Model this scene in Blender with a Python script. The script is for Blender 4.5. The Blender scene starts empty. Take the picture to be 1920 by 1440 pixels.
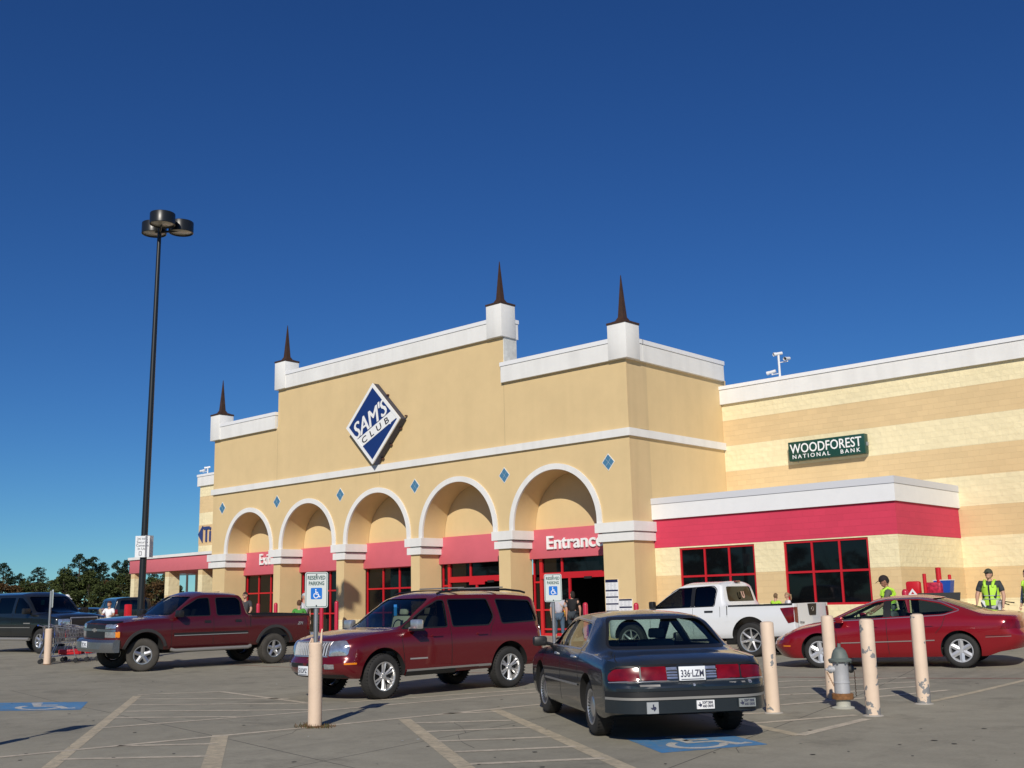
import bpy, bmesh, math, random
from math import sin, cos, pi, radians, sqrt
from mathutils import Vector, Matrix
from mathutils.bvhtree import BVHTree
from mathutils.geometry import tessellate_polygon
random.seed(7)
SC = bpy.context.scene
COL = SC.collection

# ------------------------------------------------------------------ camera
CAM_H = 1.57
YAW, PITCH, ROLL = 0.734, 0.1956, -0.0236
def cam_axes():
    cy, sy, cp, sp = cos(YAW), sin(YAW), cos(PITCH), sin(PITCH)
    f = Vector((-sy*cp, cy*cp, sp)); r = Vector((cy, sy, 0)); u = r.cross(f)
    return r*cos(ROLL)+u*sin(ROLL), u*cos(ROLL)-r*sin(ROLL), f
r_, u_, f_ = cam_axes()
cam_d = bpy.data.cameras.new('camera')
cam_d.sensor_width = 36.0
cam_d.lens = 36.0*2056/1920
cam_d.clip_start = 0.1; cam_d.clip_end = 3000
cam = bpy.data.objects.new('camera', cam_d); COL.objects.link(cam)
cam.matrix_world = Matrix(((r_.x, u_.x, -f_.x, 0), (r_.y, u_.y, -f_.y, 0), (r_.z, u_.z, -f_.z, CAM_H), (0, 0, 0, 1)))
SC.camera = cam

# ------------------------------------------------------------------ sky, sun, exposure
SUN_AZ = radians(-34.0)      # direction the light travels, measured from +Y towards +X
SUN_EL = radians(31.0)
SUN_STRENGTH = 4.0
SKY_STRENGTH = 0.073
EXPOSURE = 0.0
world = bpy.data.worlds.new("World"); SC.world = world; world.use_nodes = True
wn = world.node_tree; wn.nodes.clear()
sky = wn.nodes.new('ShaderNodeTexSky'); sky.sky_type = 'NISHITA'; sky.sun_disc = False
sky.sun_elevation = SUN_EL
# the sun itself stands opposite to the light's travel direction
sx, sy_ = -sin(SUN_AZ), -cos(SUN_AZ)
sky.sun_rotation = math.atan2(sx, sy_)
sky.altitude = 0; sky.air_density = 0.85; sky.dust_density = 0.0; sky.ozone_density = 6.0
bg = wn.nodes.new('ShaderNodeBackground'); bg.inputs[1].default_value = SKY_STRENGTH
hs = wn.nodes.new('ShaderNodeHueSaturation'); hs.inputs['Hue'].default_value = 0.517; hs.inputs['Saturation'].default_value = 1.12
wo = wn.nodes.new('ShaderNodeOutputWorld')
tint = wn.nodes.new('ShaderNodeMix'); tint.data_type = 'RGBA'; tint.blend_type = 'MULTIPLY'; tint.inputs[0].default_value = 1.0; tint.inputs[7].default_value = (0.53, 0.89, 0.94, 1)
wn.links.new(sky.outputs[0], hs.inputs['Color']); wn.links.new(hs.outputs[0], tint.inputs[6]); wn.links.new(tint.outputs[2], bg.inputs[0]); wn.links.new(bg.outputs[0], wo.inputs[0])
sl = bpy.data.lights.new('sun', 'SUN'); sl.energy = SUN_STRENGTH; sl.angle = radians(0.53); sl.color = (1.0, 0.94, 0.84)
sun = bpy.data.objects.new('sun', sl); COL.objects.link(sun)
sun.rotation_euler = Vector((-sin(SUN_AZ)*cos(SUN_EL), -cos(SUN_AZ)*cos(SUN_EL), sin(SUN_EL))).to_track_quat('Z', 'Y').to_euler()
sun.location = (0, -20, 30)
SC.view_settings.view_transform = 'Standard'; SC.view_settings.look = 'None'
SC.view_settings.exposure = EXPOSURE; SC.view_settings.gamma = 1.0; SC.view_settings.use_curve_mapping = False
SC.cycles.max_bounces = 6; SC.cycles.transparent_max_bounces = 12

# ------------------------------------------------------------------ helpers: materials
MATS = {}
def mat(name, col, rough=0.6, metal=0.0, var=0.0, vscale=3.0, bump=0.0, bscale=60.0, coat=0.0, emit=None, spec=0.5, trans=0.0, dirt=None, dirt_amt=0.0, dirt_scale=2.0, dirt_thr=0.62):
    """one Principled material with optional noise in colour, patches of dirt and bump"""
    if name in MATS: return MATS[name]
    m = bpy.data.materials.new(name); m.use_nodes = True
    nt = m.node_tree; b = nt.nodes['Principled BSDF']
    b.inputs['Roughness'].default_value = rough; b.inputs['Metallic'].default_value = metal
    b.inputs['Specular IOR Level'].default_value = spec
    b.inputs['Coat Weight'].default_value = coat; b.inputs['Coat Roughness'].default_value = 0.04
    b.inputs['Transmission Weight'].default_value = trans
    c4 = (*col, 1)
    b.inputs['Base Color'].default_value = c4
    src = None
    if var or dirt or bump:
        tc = nt.nodes.new('ShaderNodeTexCoord')
    if var:
        n = nt.nodes.new('ShaderNodeTexNoise'); n.inputs['Scale'].default_value = vscale; n.inputs['Detail'].default_value = 6; n.inputs['Roughness'].default_value = 0.65
        nt.links.new(tc.outputs['Object'], n.inputs['Vector'])
        r = nt.nodes.new('ShaderNodeMapRange'); r.inputs[1].default_value = 0.25; r.inputs[2].default_value = 0.75
        r.inputs[3].default_value = 1-var; r.inputs[4].default_value = 1+var
        nt.links.new(n.outputs[0], r.inputs[0])
        mx = nt.nodes.new('ShaderNodeVectorMath'); mx.operation = 'SCALE'; mx.inputs[0].default_value = col
        nt.links.new(r.outputs[0], mx.inputs['Scale']); src = mx.outputs[0]
    if dirt:
        n = nt.nodes.new('ShaderNodeTexNoise'); n.inputs['Scale'].default_value = dirt_scale; n.inputs['Detail'].default_value = 8; n.inputs['Roughness'].default_value = 0.7
        nt.links.new(tc.outputs['Object'], n.inputs['Vector'])
        r = nt.nodes.new('ShaderNodeMapRange'); r.inputs[1].default_value = dirt_thr; r.inputs[2].default_value = dirt_thr+0.04
        r.inputs[3].default_value = 0; r.inputs[4].default_value = dirt_amt
        nt.links.new(n.outputs[0], r.inputs[0])
        mx = nt.nodes.new('ShaderNodeMix'); mx.data_type = 'RGBA'
        nt.links.new(r.outputs[0], mx.inputs[0])
        if src: nt.links.new(src, mx.inputs[6])
        else: mx.inputs[6].default_value = c4
        mx.inputs[7].default_value = (*dirt, 1); src = mx.outputs[2]
    if src: nt.links.new(src, b.inputs['Base Color'])
    if bump:
        n = nt.nodes.new('ShaderNodeTexNoise'); n.inputs['Scale'].default_value = bscale; n.inputs['Detail'].default_value = 4
        nt.links.new(tc.outputs['Object'], n.inputs['Vector'])
        bp = nt.nodes.new('ShaderNodeBump'); bp.inputs['Strength'].default_value = bump; bp.inputs['Distance'].default_value = 0.02
        nt.links.new(n.outputs[0], bp.inputs['Height']); nt.links.new(bp.outputs[0], b.inputs['Normal'])
    if emit:
        b.inputs['Emission Color'].default_value = (*emit[0], 1); b.inputs['Emission Strength'].default_value = emit[1]
    MATS[name] = m
    return m

# ------------------------------------------------------------------ helpers: meshes
class MB:
    """collects shapes and links them as one mesh object"""
    def __init__(s): s.v = []; s.f = []; s.mi = []; s.sm = []
    def add(s, vs, fs, mi=0, smooth=False):
        o = len(s.v); s.v += [tuple(v) for v in vs]
        for f in fs: s.f.append(tuple(o+i for i in f)); s.mi.append(mi); s.sm.append(smooth)
        return s
    def box(s, x0, x1, y0, y1, z0, z1, mi=0, bev=0.0):
        if bev:
            b = bmesh.new()
            bmesh.ops.create_cube(b, size=1, matrix=Matrix.Translation(((x0+x1)/2, (y0+y1)/2, (z0+z1)/2)) @ Matrix.Diagonal((abs(x1-x0), abs(y1-y0), abs(z1-z0), 1)))
            bmesh.ops.bevel(b, geom=b.edges[:], offset=bev, segments=2, affect='EDGES', profile=0.5)
            b.verts.ensure_lookup_table(); b.verts.index_update()
            s.add([v.co for v in b.verts], [[v.index for v in f.verts] for f in b.faces], mi, True); b.free(); return s
        vs = [(x, y, z) for z in (z0, z1) for y in (y0, y1) for x in (x0, x1)]
        return s.add(vs, [(0, 2, 3, 1), (4, 5, 7, 6), (0, 1, 5, 4), (2, 6, 7, 3), (0, 4, 6, 2), (1, 3, 7, 5)], mi)
    def prism(s, poly, a, b, axis='y', holes=(), mi=0, smooth_side=False):
        """poly in the plane across axis, extruded a..b. axis y: (x,z); axis x: (y,z); axis z: (x,y)"""
        def P(p, t):
            return (p[0], t, p[1]) if axis == 'y' else ((t, p[0], p[1]) if axis == 'x' else (p[0], p[1], t))
        loops = [list(poly)]+[list(h) for h in holes]
        tri = tessellate_polygon([[Vector((p[0], p[1], 0)) for p in l] for l in loops])
        flat = [p for l in loops for p in l]; n = len(flat)
        s.add([P(p, a) for p in flat]+[P(p, b) for p in flat], [tuple(t) for t in tri]+[tuple(n+i for i in reversed(t)) for t in tri], mi)
        o = 0
        for l in loops:
            m = len(l); vs = [P(p, a) for p in l]+[P(p, b) for p in l]
            s.add(vs, [(i, (i+1) % m, m+(i+1) % m, m+i) for i in range(m)], mi, smooth_side); o += m
        return s
    def tube(s, pts, r, n=8, mi=0, cap=True, smooth=True):
        pts = [Vector(p) for p in pts]
        rr = r if isinstance(r, (list, tuple)) else [r]*len(pts)
        rings = []
        prev = None
        for i, p in enumerate(pts):
            d = (pts[min(i+1, len(pts)-1)]-pts[max(i-1, 0)])
            if d.length < 1e-9: d = Vector((0, 0, 1))
            d.normalize()
            a = prev if prev is not None else (Vector((1, 0, 0)) if abs(d.x) < 0.9 else Vector((0, 1, 0)))
            a = (a-d*a.dot(d)); 
            if a.length < 1e-6: a = d.orthogonal()
            a.normalize(); prev = a; b = d.cross(a)
            rings.append([p+(a*cos(2*pi*k/n)+b*sin(2*pi*k/n))*rr[i] for k in range(n)])
        vs = [v for q in rings for v in q]; fs = []
        for i in range(len(pts)-1):
            for k in range(n):
                fs.append((i*n+k, i*n+(k+1) % n, (i+1)*n+(k+1) % n, (i+1)*n+k))
        s.add(vs, fs, mi, smooth)
        if cap:
            s.add(rings[0], [tuple(reversed(range(n)))], mi); s.add(rings[-1], [tuple(range(n))], mi)
        return s
    def lathe(s, prof, n=24, axis='z', c=(0, 0, 0), mi=0, smooth=True):
        vs = []; fs = []
        for (r, h) in prof:
            for k in range(n):
                a = 2*pi*k/n; x, y = r*cos(a), r*sin(a)
                vs.append((c[0]+x, c[1]+y, c[2]+h) if axis == 'z' else ((c[0]+x, c[1]+h, c[2]+y) if axis == 'y' else (c[0]+h, c[1]+x, c[2]+y)))
        for i in range(len(prof)-1):
            for k in range(n):
                fs.append((i*n+k, i*n+(k+1) % n, (i+1)*n+(k+1) % n, (i+1)*n+k))
        return s.add(vs, fs, mi, smooth)
    def quad(s, a, b, c, d, mi=0): return s.add([a, b, c, d], [(0, 1, 2, 3)], mi)
    def build(s, name, mats, parent=None, fixn=True, sharp=35):
        me = bpy.data.meshes.new(name); me.from_pydata(s.v, [], s.f)
        for m in (mats if isinstance(mats, (list, tuple)) else [mats]): me.materials.append(m)
        me.polygons.foreach_set('material_index', s.mi); me.polygons.foreach_set('use_smooth', s.sm)
        b = bmesh.new(); b.from_mesh(me)
        bmesh.ops.remove_doubles(b, verts=b.verts, dist=0.0002)
        bmesh.ops.delete(b, geom=[v for v in b.verts if not v.link_faces], context='VERTS')
        if fixn: bmesh.ops.recalc_face_normals(b, faces=b.faces)
        b.to_mesh(me); b.free()
        me.set_sharp_from_angle(angle=radians(sharp))
        o = bpy.data.objects.new(name, me); COL.objects.link(o)
        if parent: o.parent = parent
        return o

def thing(name, label, cat, loc=(0, 0, 0), rz=0.0, group=None):
    o = bpy.data.objects.new(name, None); COL.objects.link(o); o.empty_display_size = 0.2
    o.location = loc; o.rotation_euler = (0, 0, rz); o['label'] = label; o['category'] = cat
    if group: o['group'] = group
    return o
def tag(o, label=None, cat=None, group=None, kind=None):
    if label: o['label'] = label
    if cat: o['category'] = cat
    if group: o['group'] = group
    if kind: o['kind'] = kind
    return o
def copy_tree(o, parent=None):
    c = o.copy(); COL.objects.link(c); c.parent = parent
    for ch in list(o.children): copy_tree(ch, c)
    return c
def text_mesh(txt, size, depth=0.01, mi=0, spacing=1.0, shear=0.0, bold=0.0, sx=1.0, align='LEFT'):
    """letters lying in x-z, facing -y, as (verts, faces)"""
    cu = bpy.data.curves.new('t', 'FONT'); cu.body = txt; cu.size = size; cu.extrude = depth/2; cu.space_character = spacing
    cu.shear = shear; cu.offset = bold; cu.align_x = align; cu.resolution_u = 3
    o = bpy.data.objects.new('t', cu); COL.objects.link(o)
    dg = bpy.context.evaluated_depsgraph_get(); me = bpy.data.meshes.new_from_object(o.evaluated_get(dg))
    vs = [(v.co.x*sx, -v.co.z, v.co.y) for v in me.vertices]; fs = [tuple(p.vertices) for p in me.polygons]
    bpy.data.objects.remove(o); bpy.data.curves.remove(cu); bpy.data.meshes.remove(me)
    return vs, fs
def put_text(mb, txt, size, pos, depth=0.01, rot=0.0, mi=0, xform=None, **k):
    vs, fs = text_mesh(txt, size, depth, **k)
    c, s_ = cos(rot), sin(rot)
    out = [(x*c-z*s_+pos[0], y+pos[1], x*s_+z*c+pos[2]) for x, y, z in vs]
    if xform: out = [xform @ Vector(v) for v in out]
    mb.add(out, fs, mi)
def ss(a, b, v):
    t = min(1, max(0, (v-a)/(b-a))); return t*t*(3-2*t)
def G(x, y):
    """height of the lot: a few centimetres up to the left and towards the store"""
    return 0.32*ss(-18, -38, x)+0.5*ss(-17, -9, x)*ss(15, 38, y)
def pchip(pts, x):
    """monotone cubic through pts [(x,y)...]"""
    n = len(pts)
    if x <= pts[0][0]: return pts[0][1]
    if x >= pts[-1][0]: return pts[-1][1]
    k = 0
    while x > pts[k+1][0]: k += 1
    def dl(i): return (pts[i+1][1]-pts[i][1])/(pts[i+1][0]-pts[i][0])
    def sl(i):
        if i == 0: return dl(0)
        if i == n-1: return dl(n-2)
        a, b = dl(i-1), dl(i)
        if a*b <= 0: return 0.0
        return 2*a*b/(a+b)
    h = pts[k+1][0]-pts[k][0]; t = (x-pts[k][0])/h; m0, m1 = sl(k)*h, sl(k+1)*h
    y0, y1 = pts[k][1], pts[k+1][1]
    return (2*t**3-3*t*t+1)*y0+(t**3-2*t*t+t)*m0+(-2*t**3+3*t*t)*y1+(t**3-t*t)*m1
# ================================================================== the store
TAN = (0.69, 0.515, 0.27); CREAM = (0.83, 0.72, 0.45); PINK = (0.62, 0.125, 0.16); REDF = (0.50, 0.012, 0.02)
def stucco(name, col, streak=0.08):
    m = mat(name, col, 0.9, var=0.05, vscale=0.9, bump=0.25, bscale=90)
    nt = m.node_tree; b = nt.nodes['Principled BSDF']
    # rain streaks: noise stretched along z
    geo = nt.nodes.new('ShaderNodeNewGeometry'); mp = nt.nodes.new('ShaderNodeMapping'); mp.inputs['Scale'].default_value = (2.2, 2.2, 0.12)
    n = nt.nodes.new('ShaderNodeTexNoise'); n.inputs['Scale'].default_value = 1.0; n.inputs['Detail'].default_value = 5
    r = nt.nodes.new('ShaderNodeMapRange'); r.inputs[1].default_value = 0.45; r.inputs[2].default_value = 0.8; r.inputs[3].default_value = 1.0; r.inputs[4].default_value = 1-streak*2
    old = b.inputs['Base Color'].links[0].from_socket
    mx = nt.nodes.new('ShaderNodeVectorMath'); mx.operation = 'SCALE'
    nt.links.new(geo.outputs['Position'], mp.inputs['Vector']); nt.links.new(mp.outputs[0], n.inputs['Vector']); nt.links.new(n.outputs[0], r.inputs[0])
    nt.links.new(old, mx.inputs[0]); nt.links.new(r.outputs[0], mx.inputs['Scale']); nt.links.new(mx.outputs[0], b.inputs['Base Color'])
    return m
M_STUC = stucco('tan_stucco', TAN, 0.02)
M_STUC2 = stucco('tan_stucco_weathered', (0.63, 0.47, 0.255), 0.06)
M_WHITE = stucco('white_trim', (0.78, 0.77, 0.74), 0.05)
M_WCAP = mat('white_metal_coping', (0.80, 0.80, 0.80), 0.45, var=0.03)
M_PINK = mat('faded_red_fascia', PINK, 0.75, var=0.06, vscale=1.2, bump=0.1)
M_REDF = mat('red_frame', REDF, 0.4)
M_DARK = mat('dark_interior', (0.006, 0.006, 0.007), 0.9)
M_GLASSD = mat('tinted_store_glass', (0.004, 0.005, 0.006), 0.03, spec=0.35, var=0.4, vscale=0.8)
M_BRONZE = mat('bronze_metal', (0.085, 0.045, 0.026), 0.45, metal=0.35, var=0.25, vscale=4)
M_TILE = mat('blue_tile', (0.07, 0.20, 0.33), 0.3)
M_ROOF = mat('grey_roof', (0.3, 0.3, 0.3), 0.9)

def block_material(name, banded=True, solid=CREAM, course=0.206):
    m = bpy.data.materials.new(name); m.use_nodes = True; nt = m.node_tree; b = nt.nodes['Principled BSDF']; L = nt.links
    b.inputs['Roughness'].default_value = 0.93
    geo = nt.nodes.new('ShaderNodeNewGeometry'); sep = nt.nodes.new('ShaderNodeSeparateXYZ'); L.new(geo.outputs['Position'], sep.inputs[0])
    def M(op, a, bb=None):
        n = nt.nodes.new('ShaderNodeMath'); n.operation = op
        for i, q in enumerate((a, bb)):
            if q is None: continue
            if isinstance(q, (int, float)): n.inputs[i].default_value = q
            else: L.new(q, n.inputs[i])
        return n.outputs[0]
    u = M('ADD', sep.outputs[0], sep.outputs[1]); cv = nt.nodes.new('ShaderNodeCombineXYZ'); L.new(u, cv.inputs[0]); L.new(sep.outputs[2], cv.inputs[1])
    br = nt.nodes.new('ShaderNodeTexBrick'); L.new(cv.outputs[0], br.inputs['Vector']); br.inputs['Scale'].default_value = 1.0
    br.inputs['Brick Width'].default_value = course*2; br.inputs['Row Height'].default_value = course; br.inputs['Mortar Size'].default_value = 0.004; br.inputs['Mortar Smooth'].default_value = 0.3
    br.inputs['Color1'].default_value = (0.96, 0.96, 0.96, 1); br.inputs['Color2'].default_value = (1.03, 1.03, 1.03, 1); br.inputs['Mortar'].default_value = (0.93, 0.93, 0.93, 1)
    no = nt.nodes.new('ShaderNodeTexNoise'); no.inputs['Scale'].default_value = 5.0; no.inputs['Detail'].default_value = 5; no.inputs['Roughness'].default_value = 0.55; L.new(geo.outputs['Position'], no.inputs['Vector'])
    vo = nt.nodes.new('ShaderNodeTexVoronoi'); vo.inputs['Scale'].default_value = 4.5; L.new(geo.outputs['Position'], vo.inputs['Vector'])
    big = nt.nodes.new('ShaderNodeTexNoise'); big.inputs['Scale'].default_value = 0.35; big.inputs['Detail'].default_value = 3; L.new(geo.outputs['Position'], big.inputs['Vector'])
    if banded:
        fr = M('FRACT', M('DIVIDE', M('SUBTRACT', sep.outputs[2], 1.30), 2.11)); istan = M('LESS_THAN', fr, 0.5)
    else:
        istan = None
    mix = nt.nodes.new('ShaderNodeMix'); mix.data_type = 'RGBA'; mix.inputs[6].default_value = (*(CREAM if banded else solid), 1); mix.inputs[7].default_value = (0.70, 0.515, 0.275, 1)
    if banded: L.new(istan, mix.inputs[0])
    else: mix.inputs[0].default_value = 0
    mul = nt.nodes.new('ShaderNodeMix'); mul.data_type = 'RGBA'; mul.blend_type = 'MULTIPLY'; mul.inputs[0].default_value = 1.0 if banded else 1.0
    L.new(mix.outputs[2], mul.inputs[6]); L.new(br.outputs['Color'], mul.inputs[7])
    sc = nt.nodes.new('ShaderNodeVectorMath'); sc.operation = 'SCALE'; L.new(mul.outputs[2], sc.inputs[0])
    L.new(M('ADD', M('MULTIPLY', big.outputs[0], 0.28), 0.86), sc.inputs['Scale']); L.new(sc.outputs[0], b.inputs['Base Color'])
    rough = M('ADD', M('MULTIPLY', no.outputs[0], 0.9), M('MULTIPLY', vo.outputs['Distance'], 0.5))
    if banded:
        amt = M('ADD', M('MULTIPLY', M('SUBTRACT', 1.0, istan), 0.93), 0.07); h = M('MULTIPLY', rough, amt)
    else:
        h = M('MULTIPLY', rough, 0.08)
    h2 = M('SUBTRACT', h, M('MULTIPLY', br.outputs['Fac'], 0.18))
    bp = nt.nodes.new('ShaderNodeBump'); bp.inputs['Strength'].default_value = 0.55; bp.inputs['Distance'].default_value = 0.045
    L.new(h2, bp.inputs['Height']); L.new(bp.outputs[0], b.inputs['Normal'])
    MATS[name] = m
    return m
M_BLOCK = block_material('striped_split_face_block')
M_REDBLOCK = block_material('red_painted_block', False, (0.62, 0.045, 0.095))

YF, YB, YW = 32.59, 33.88, 39.2
XL, XR = -51.0, -23.65
store = thing('store_building', 'long tan and white warehouse store with five arches, stepped parapet and striped block wings', 'building', (0, 0, 0))
arches = [(-47.67, 2.10), (-42.85, 2.19), (-37.79, 2.28), (-32.65, 2.31), (-27.35, 2.32)]   # centre, outer radius of the white ring
piers = [(XL+0.15, -49.74), (-45.5, -44.96), (-40.62, -40.06), (-35.53, -34.98), (-30.33, -29.7), (-25.05, XR)]
RW = 0.22
SPR = 4.47; CAPZ = 4.33
# --- arcade wall: one slab with five arched openings
poly = [(XL, 7.55), (XL, CAPZ)]
for cx, ro in arches:
    ri = ro-RW
    poly += [(cx-ri, CAPZ)]
    for k in range(0, 33):
        a = pi-pi*k/32; poly.append((cx+ri*cos(a), SPR+ri*sin(a)))
    poly += [(cx+ri, CAPZ)]
poly += [(XR, CAPZ), (XR, 7.55)]
w = MB().prism(poly, YF, YB, 'y', smooth_side=True)
for a, b in piers: w.box(a, b, YF, YB-0.003, 0.0, CAPZ)
# upper wall (thinner) with the raised middle
up = [(XL, 7.55), (XL, 10.45), (-45.35, 10.45), (-45.35, 12.4), (-29.87, 12.4), (-29.87, 10.45), (XR, 10.45), (XR, 7.55)]
w.prism(up, YF, YF+0.75, 'y')
w.build('arcade_wall', M_STUC, store, sharp=30)
# side walls of the arcade block
MB().box(XR-0.3, XR, YB, 39.6, 0, 10.45).build('side_wall', M_STUC, store)
MB().box(XL, XL+0.3, YB, 39.6, 0, 10.45).build('side_wall', M_STUC, store)
MB().box(XR-0.05, XR+0.004, YF+0.003, YB+0.0, CAPZ, 7.4).box(XR-0.05, XR+0.004, YF+0.003, YB, 7.8, 10.4).box(XR-0.05, XR+0.004, YF+0.003, YB, 0.9, 3.6).build('corner_pilaster', M_STUC2, store)
# back wall above the red fascias, roof
MB().box(XL+0.3, XR-0.3, YB+0.02, YB+0.3, 4.2, 10.0).build('vestibule_wall', M_STUC, store)
MB().box(XL+0.3, XR-0.3, YF+0.75, 39.5, 9.9, 10.0).build('roof', M_ROOF, store)
MB().box(-62.9, -8.0+10, YW+0.4, 70, 9.2, 9.4).build('roof', M_ROOF, store)
for x_, z0_, z1_ in ((-29.86, 7.77, 10.37), (-45.36, 7.77, 10.37), (-37.58, 6.85, 7.46)):
    MB().box(x_-0.008, x_+0.008, YF-0.0015, YF+0.01, z0_, z1_).build('control_joint', mat('joint_sealant', (0.42, 0.31, 0.17), 0.9), store)
# raised middle wall: whitewashed side faces
MB().box(-29.867, -29.82, YF+0.02, YF+0.8, 10.9, 12.4).build('parapet_return', mat('streaky_white', (0.62, 0.62, 0.58), 0.8, var=0.3, vscale=2.5), store)
# --- string course
sc_ = MB()
sc_.box(XL-0.1, XR+0.1, YF-0.10, YF+0.03, 7.47, 7.76).box(XR-0.02, XR+0.1, YF+0.03, YW, 7.47, 7.76).box(XL-0.1, XL+0.02, YF+0.03, YW, 7.47, 7.76)
sc_.build('string_course', M_WHITE, store)
# --- parapets: broad white band and a thin coping above it
def parapet(segs, z0, z1, name='parapet'):
    m = MB()
    for (x0, x1, y0, y1) in segs: m.box(x0, x1, y0, y1, z0, z1-0.17)
    o = m.build(name, M_WHITE, store)
    c = MB()
    for (x0, x1, y0, y1) in segs: c.box(x0-0.03, x1+0.03, y0-0.03, y1+0.03, z1-0.165, z1)
    c.build('coping', M_WCAP, o)
    return o
P = 0.14
parapet([(-29.9, XR+P, YF-P, YF+0.9), (XR-0.6, XR+P, YF+0.93, 39.3)], 10.38, 11.22)
parapet([(XL-P, -45.4, YF-P, YF+0.9), (XL-P, XL+0.6, YF+0.93, 39.3)], 10.38, 11.22)
parapet([(-45.4, -29.8, YF-P-0.003, YF+0.9)], 12.33, 13.17)
# --- towers and spires
def tower(x0, y0, z0, z1, s=0.86, ztop=1.98):
    t = MB().box(x0, x0+s, y0, y0+s, z0, z1, bev=0.008).build('tower', M_WHITE, store)
    c = (x0+s/2, y0+s/2)
    m = MB()
    rings = [(s/2+0.02, 0), (s/2+0.02, 0.08), (s/2-0.08, 0.11), (s/2-0.23, 0.18), (0.165, 0.25), (0.135, 0.30), (0.125, 0.32), (0.010, ztop)]
    vs = []; fs = []
    for (h, z) in rings:
        for (a, b) in ((-1, -1), (1, -1), (1, 1), (-1, 1)): vs.append((c[0]+a*h, c[1]+b*h, z1+0.002+z))
    for i in range(len(rings)-1):
        for k in range(4): fs.append((i*4+k, i*4+(k+1) % 4, i*4+4+(k+1) % 4, i*4+4+k))
    fs += [(3, 2, 1, 0), tuple(range(len(vs)-4, len(vs)))]
    m.add(vs, fs); m.build('spire', M_BRONZE, t, sharp=20)
Q = P+0.045
tower(XR+Q-0.86, YF-Q, 10.385, 11.73)
tower(-29.75-0.86, YF-Q, 12.335, 13.73, 0.86)
tower(-45.45, YF-Q, 12.335, 13.73)
tower(XL-Q, YF-Q, 10.385, 11.73)
# --- arch rings
for i, (cx, ro) in enumerate(arches):
    ri = ro-RW-0.004; m = MB()
    pts = [(cx-ro, CAPZ)]+[(cx+ro*cos(pi-pi*k/40), SPR+ro*sin(pi-pi*k/40)) for k in range(41)]+[(cx+ro, CAPZ), (cx+ri, CAPZ)]+[(cx+ri*cos(pi*k/40), SPR+ri*sin(pi*k/40)) for k in range(41)]+[(cx-ri, CAPZ)]
    m.prism(pts, YF-0.07, YF+0.02, 'y', smooth_side=True).build('arch_moulding', M_WHITE, store, sharp=30)
# --- capitals: two stepped slabs round each pier
for i, (a, b) in enumerate(piers):
    m = MB()
    e1, e2 = 0.26, 0.16
    aa = a if i else XL; bb = b
    m.box(aa-(e1 if i else 0.22), bb+(e1 if i < 5 else 0.14), YF-0.14, YB+0.08 if i < 5 else YB+0.005, 3.98, CAPZ+0.004)
    m.box(aa-(e2 if i else 0.14), bb+(e2 if i < 5 else 0.09), YF-0.09, YB+0.05 if i < 5 else YB+0.003, 3.64, 3.93)
    m.box(aa-0.02, bb+0.02, YF-0.02, YB+0.001, 3.93, 3.98)
    m.build('capital', M_WHITE, store)
    bm_ = MB().box(a-0.05, b+0.05, YF-0.05, YB-0.02 if i < 5 else YB+0.0, -0.05, 0.92)
    bm_.build('stone_base', M_BLOCK, store)
# --- blue diamond tiles
for (x, z) in [(-50.11, 6.72), (-45.31, 6.69), (-40.37, 6.64), (-35.25, 6.6), (-29.93, 6.58), (-24.65, 6.58)]:
    def dm(h, k, y0, y1, m): m.prism([(x-h, z), (x, z-k), (x+h, z), (x, z+k)], y0, y1, 'y')
    m = MB(); dm(0.30, 0.33, YF-0.012, YF+0.01, m); o = m.build('diamond_tile', M_WHITE, store)
    m = MB()
    h, k, g = 0.27, 0.30, 0.007
    for sx_, sz_ in ((1, 0), (-1, 0), (0, 1), (0, -1)):
        ox, oz = sx_*(h/2), sz_*(k/2)
        m.prism([(x+ox-h/2+g, z+oz), (x+ox, z+oz-k/2+g), (x+ox+h/2-g, z+oz), (x+ox, z+oz+k/2-g)], YF-0.018, YF-0.013, 'y')
    m.build('tile', M_TILE, o)
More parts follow.
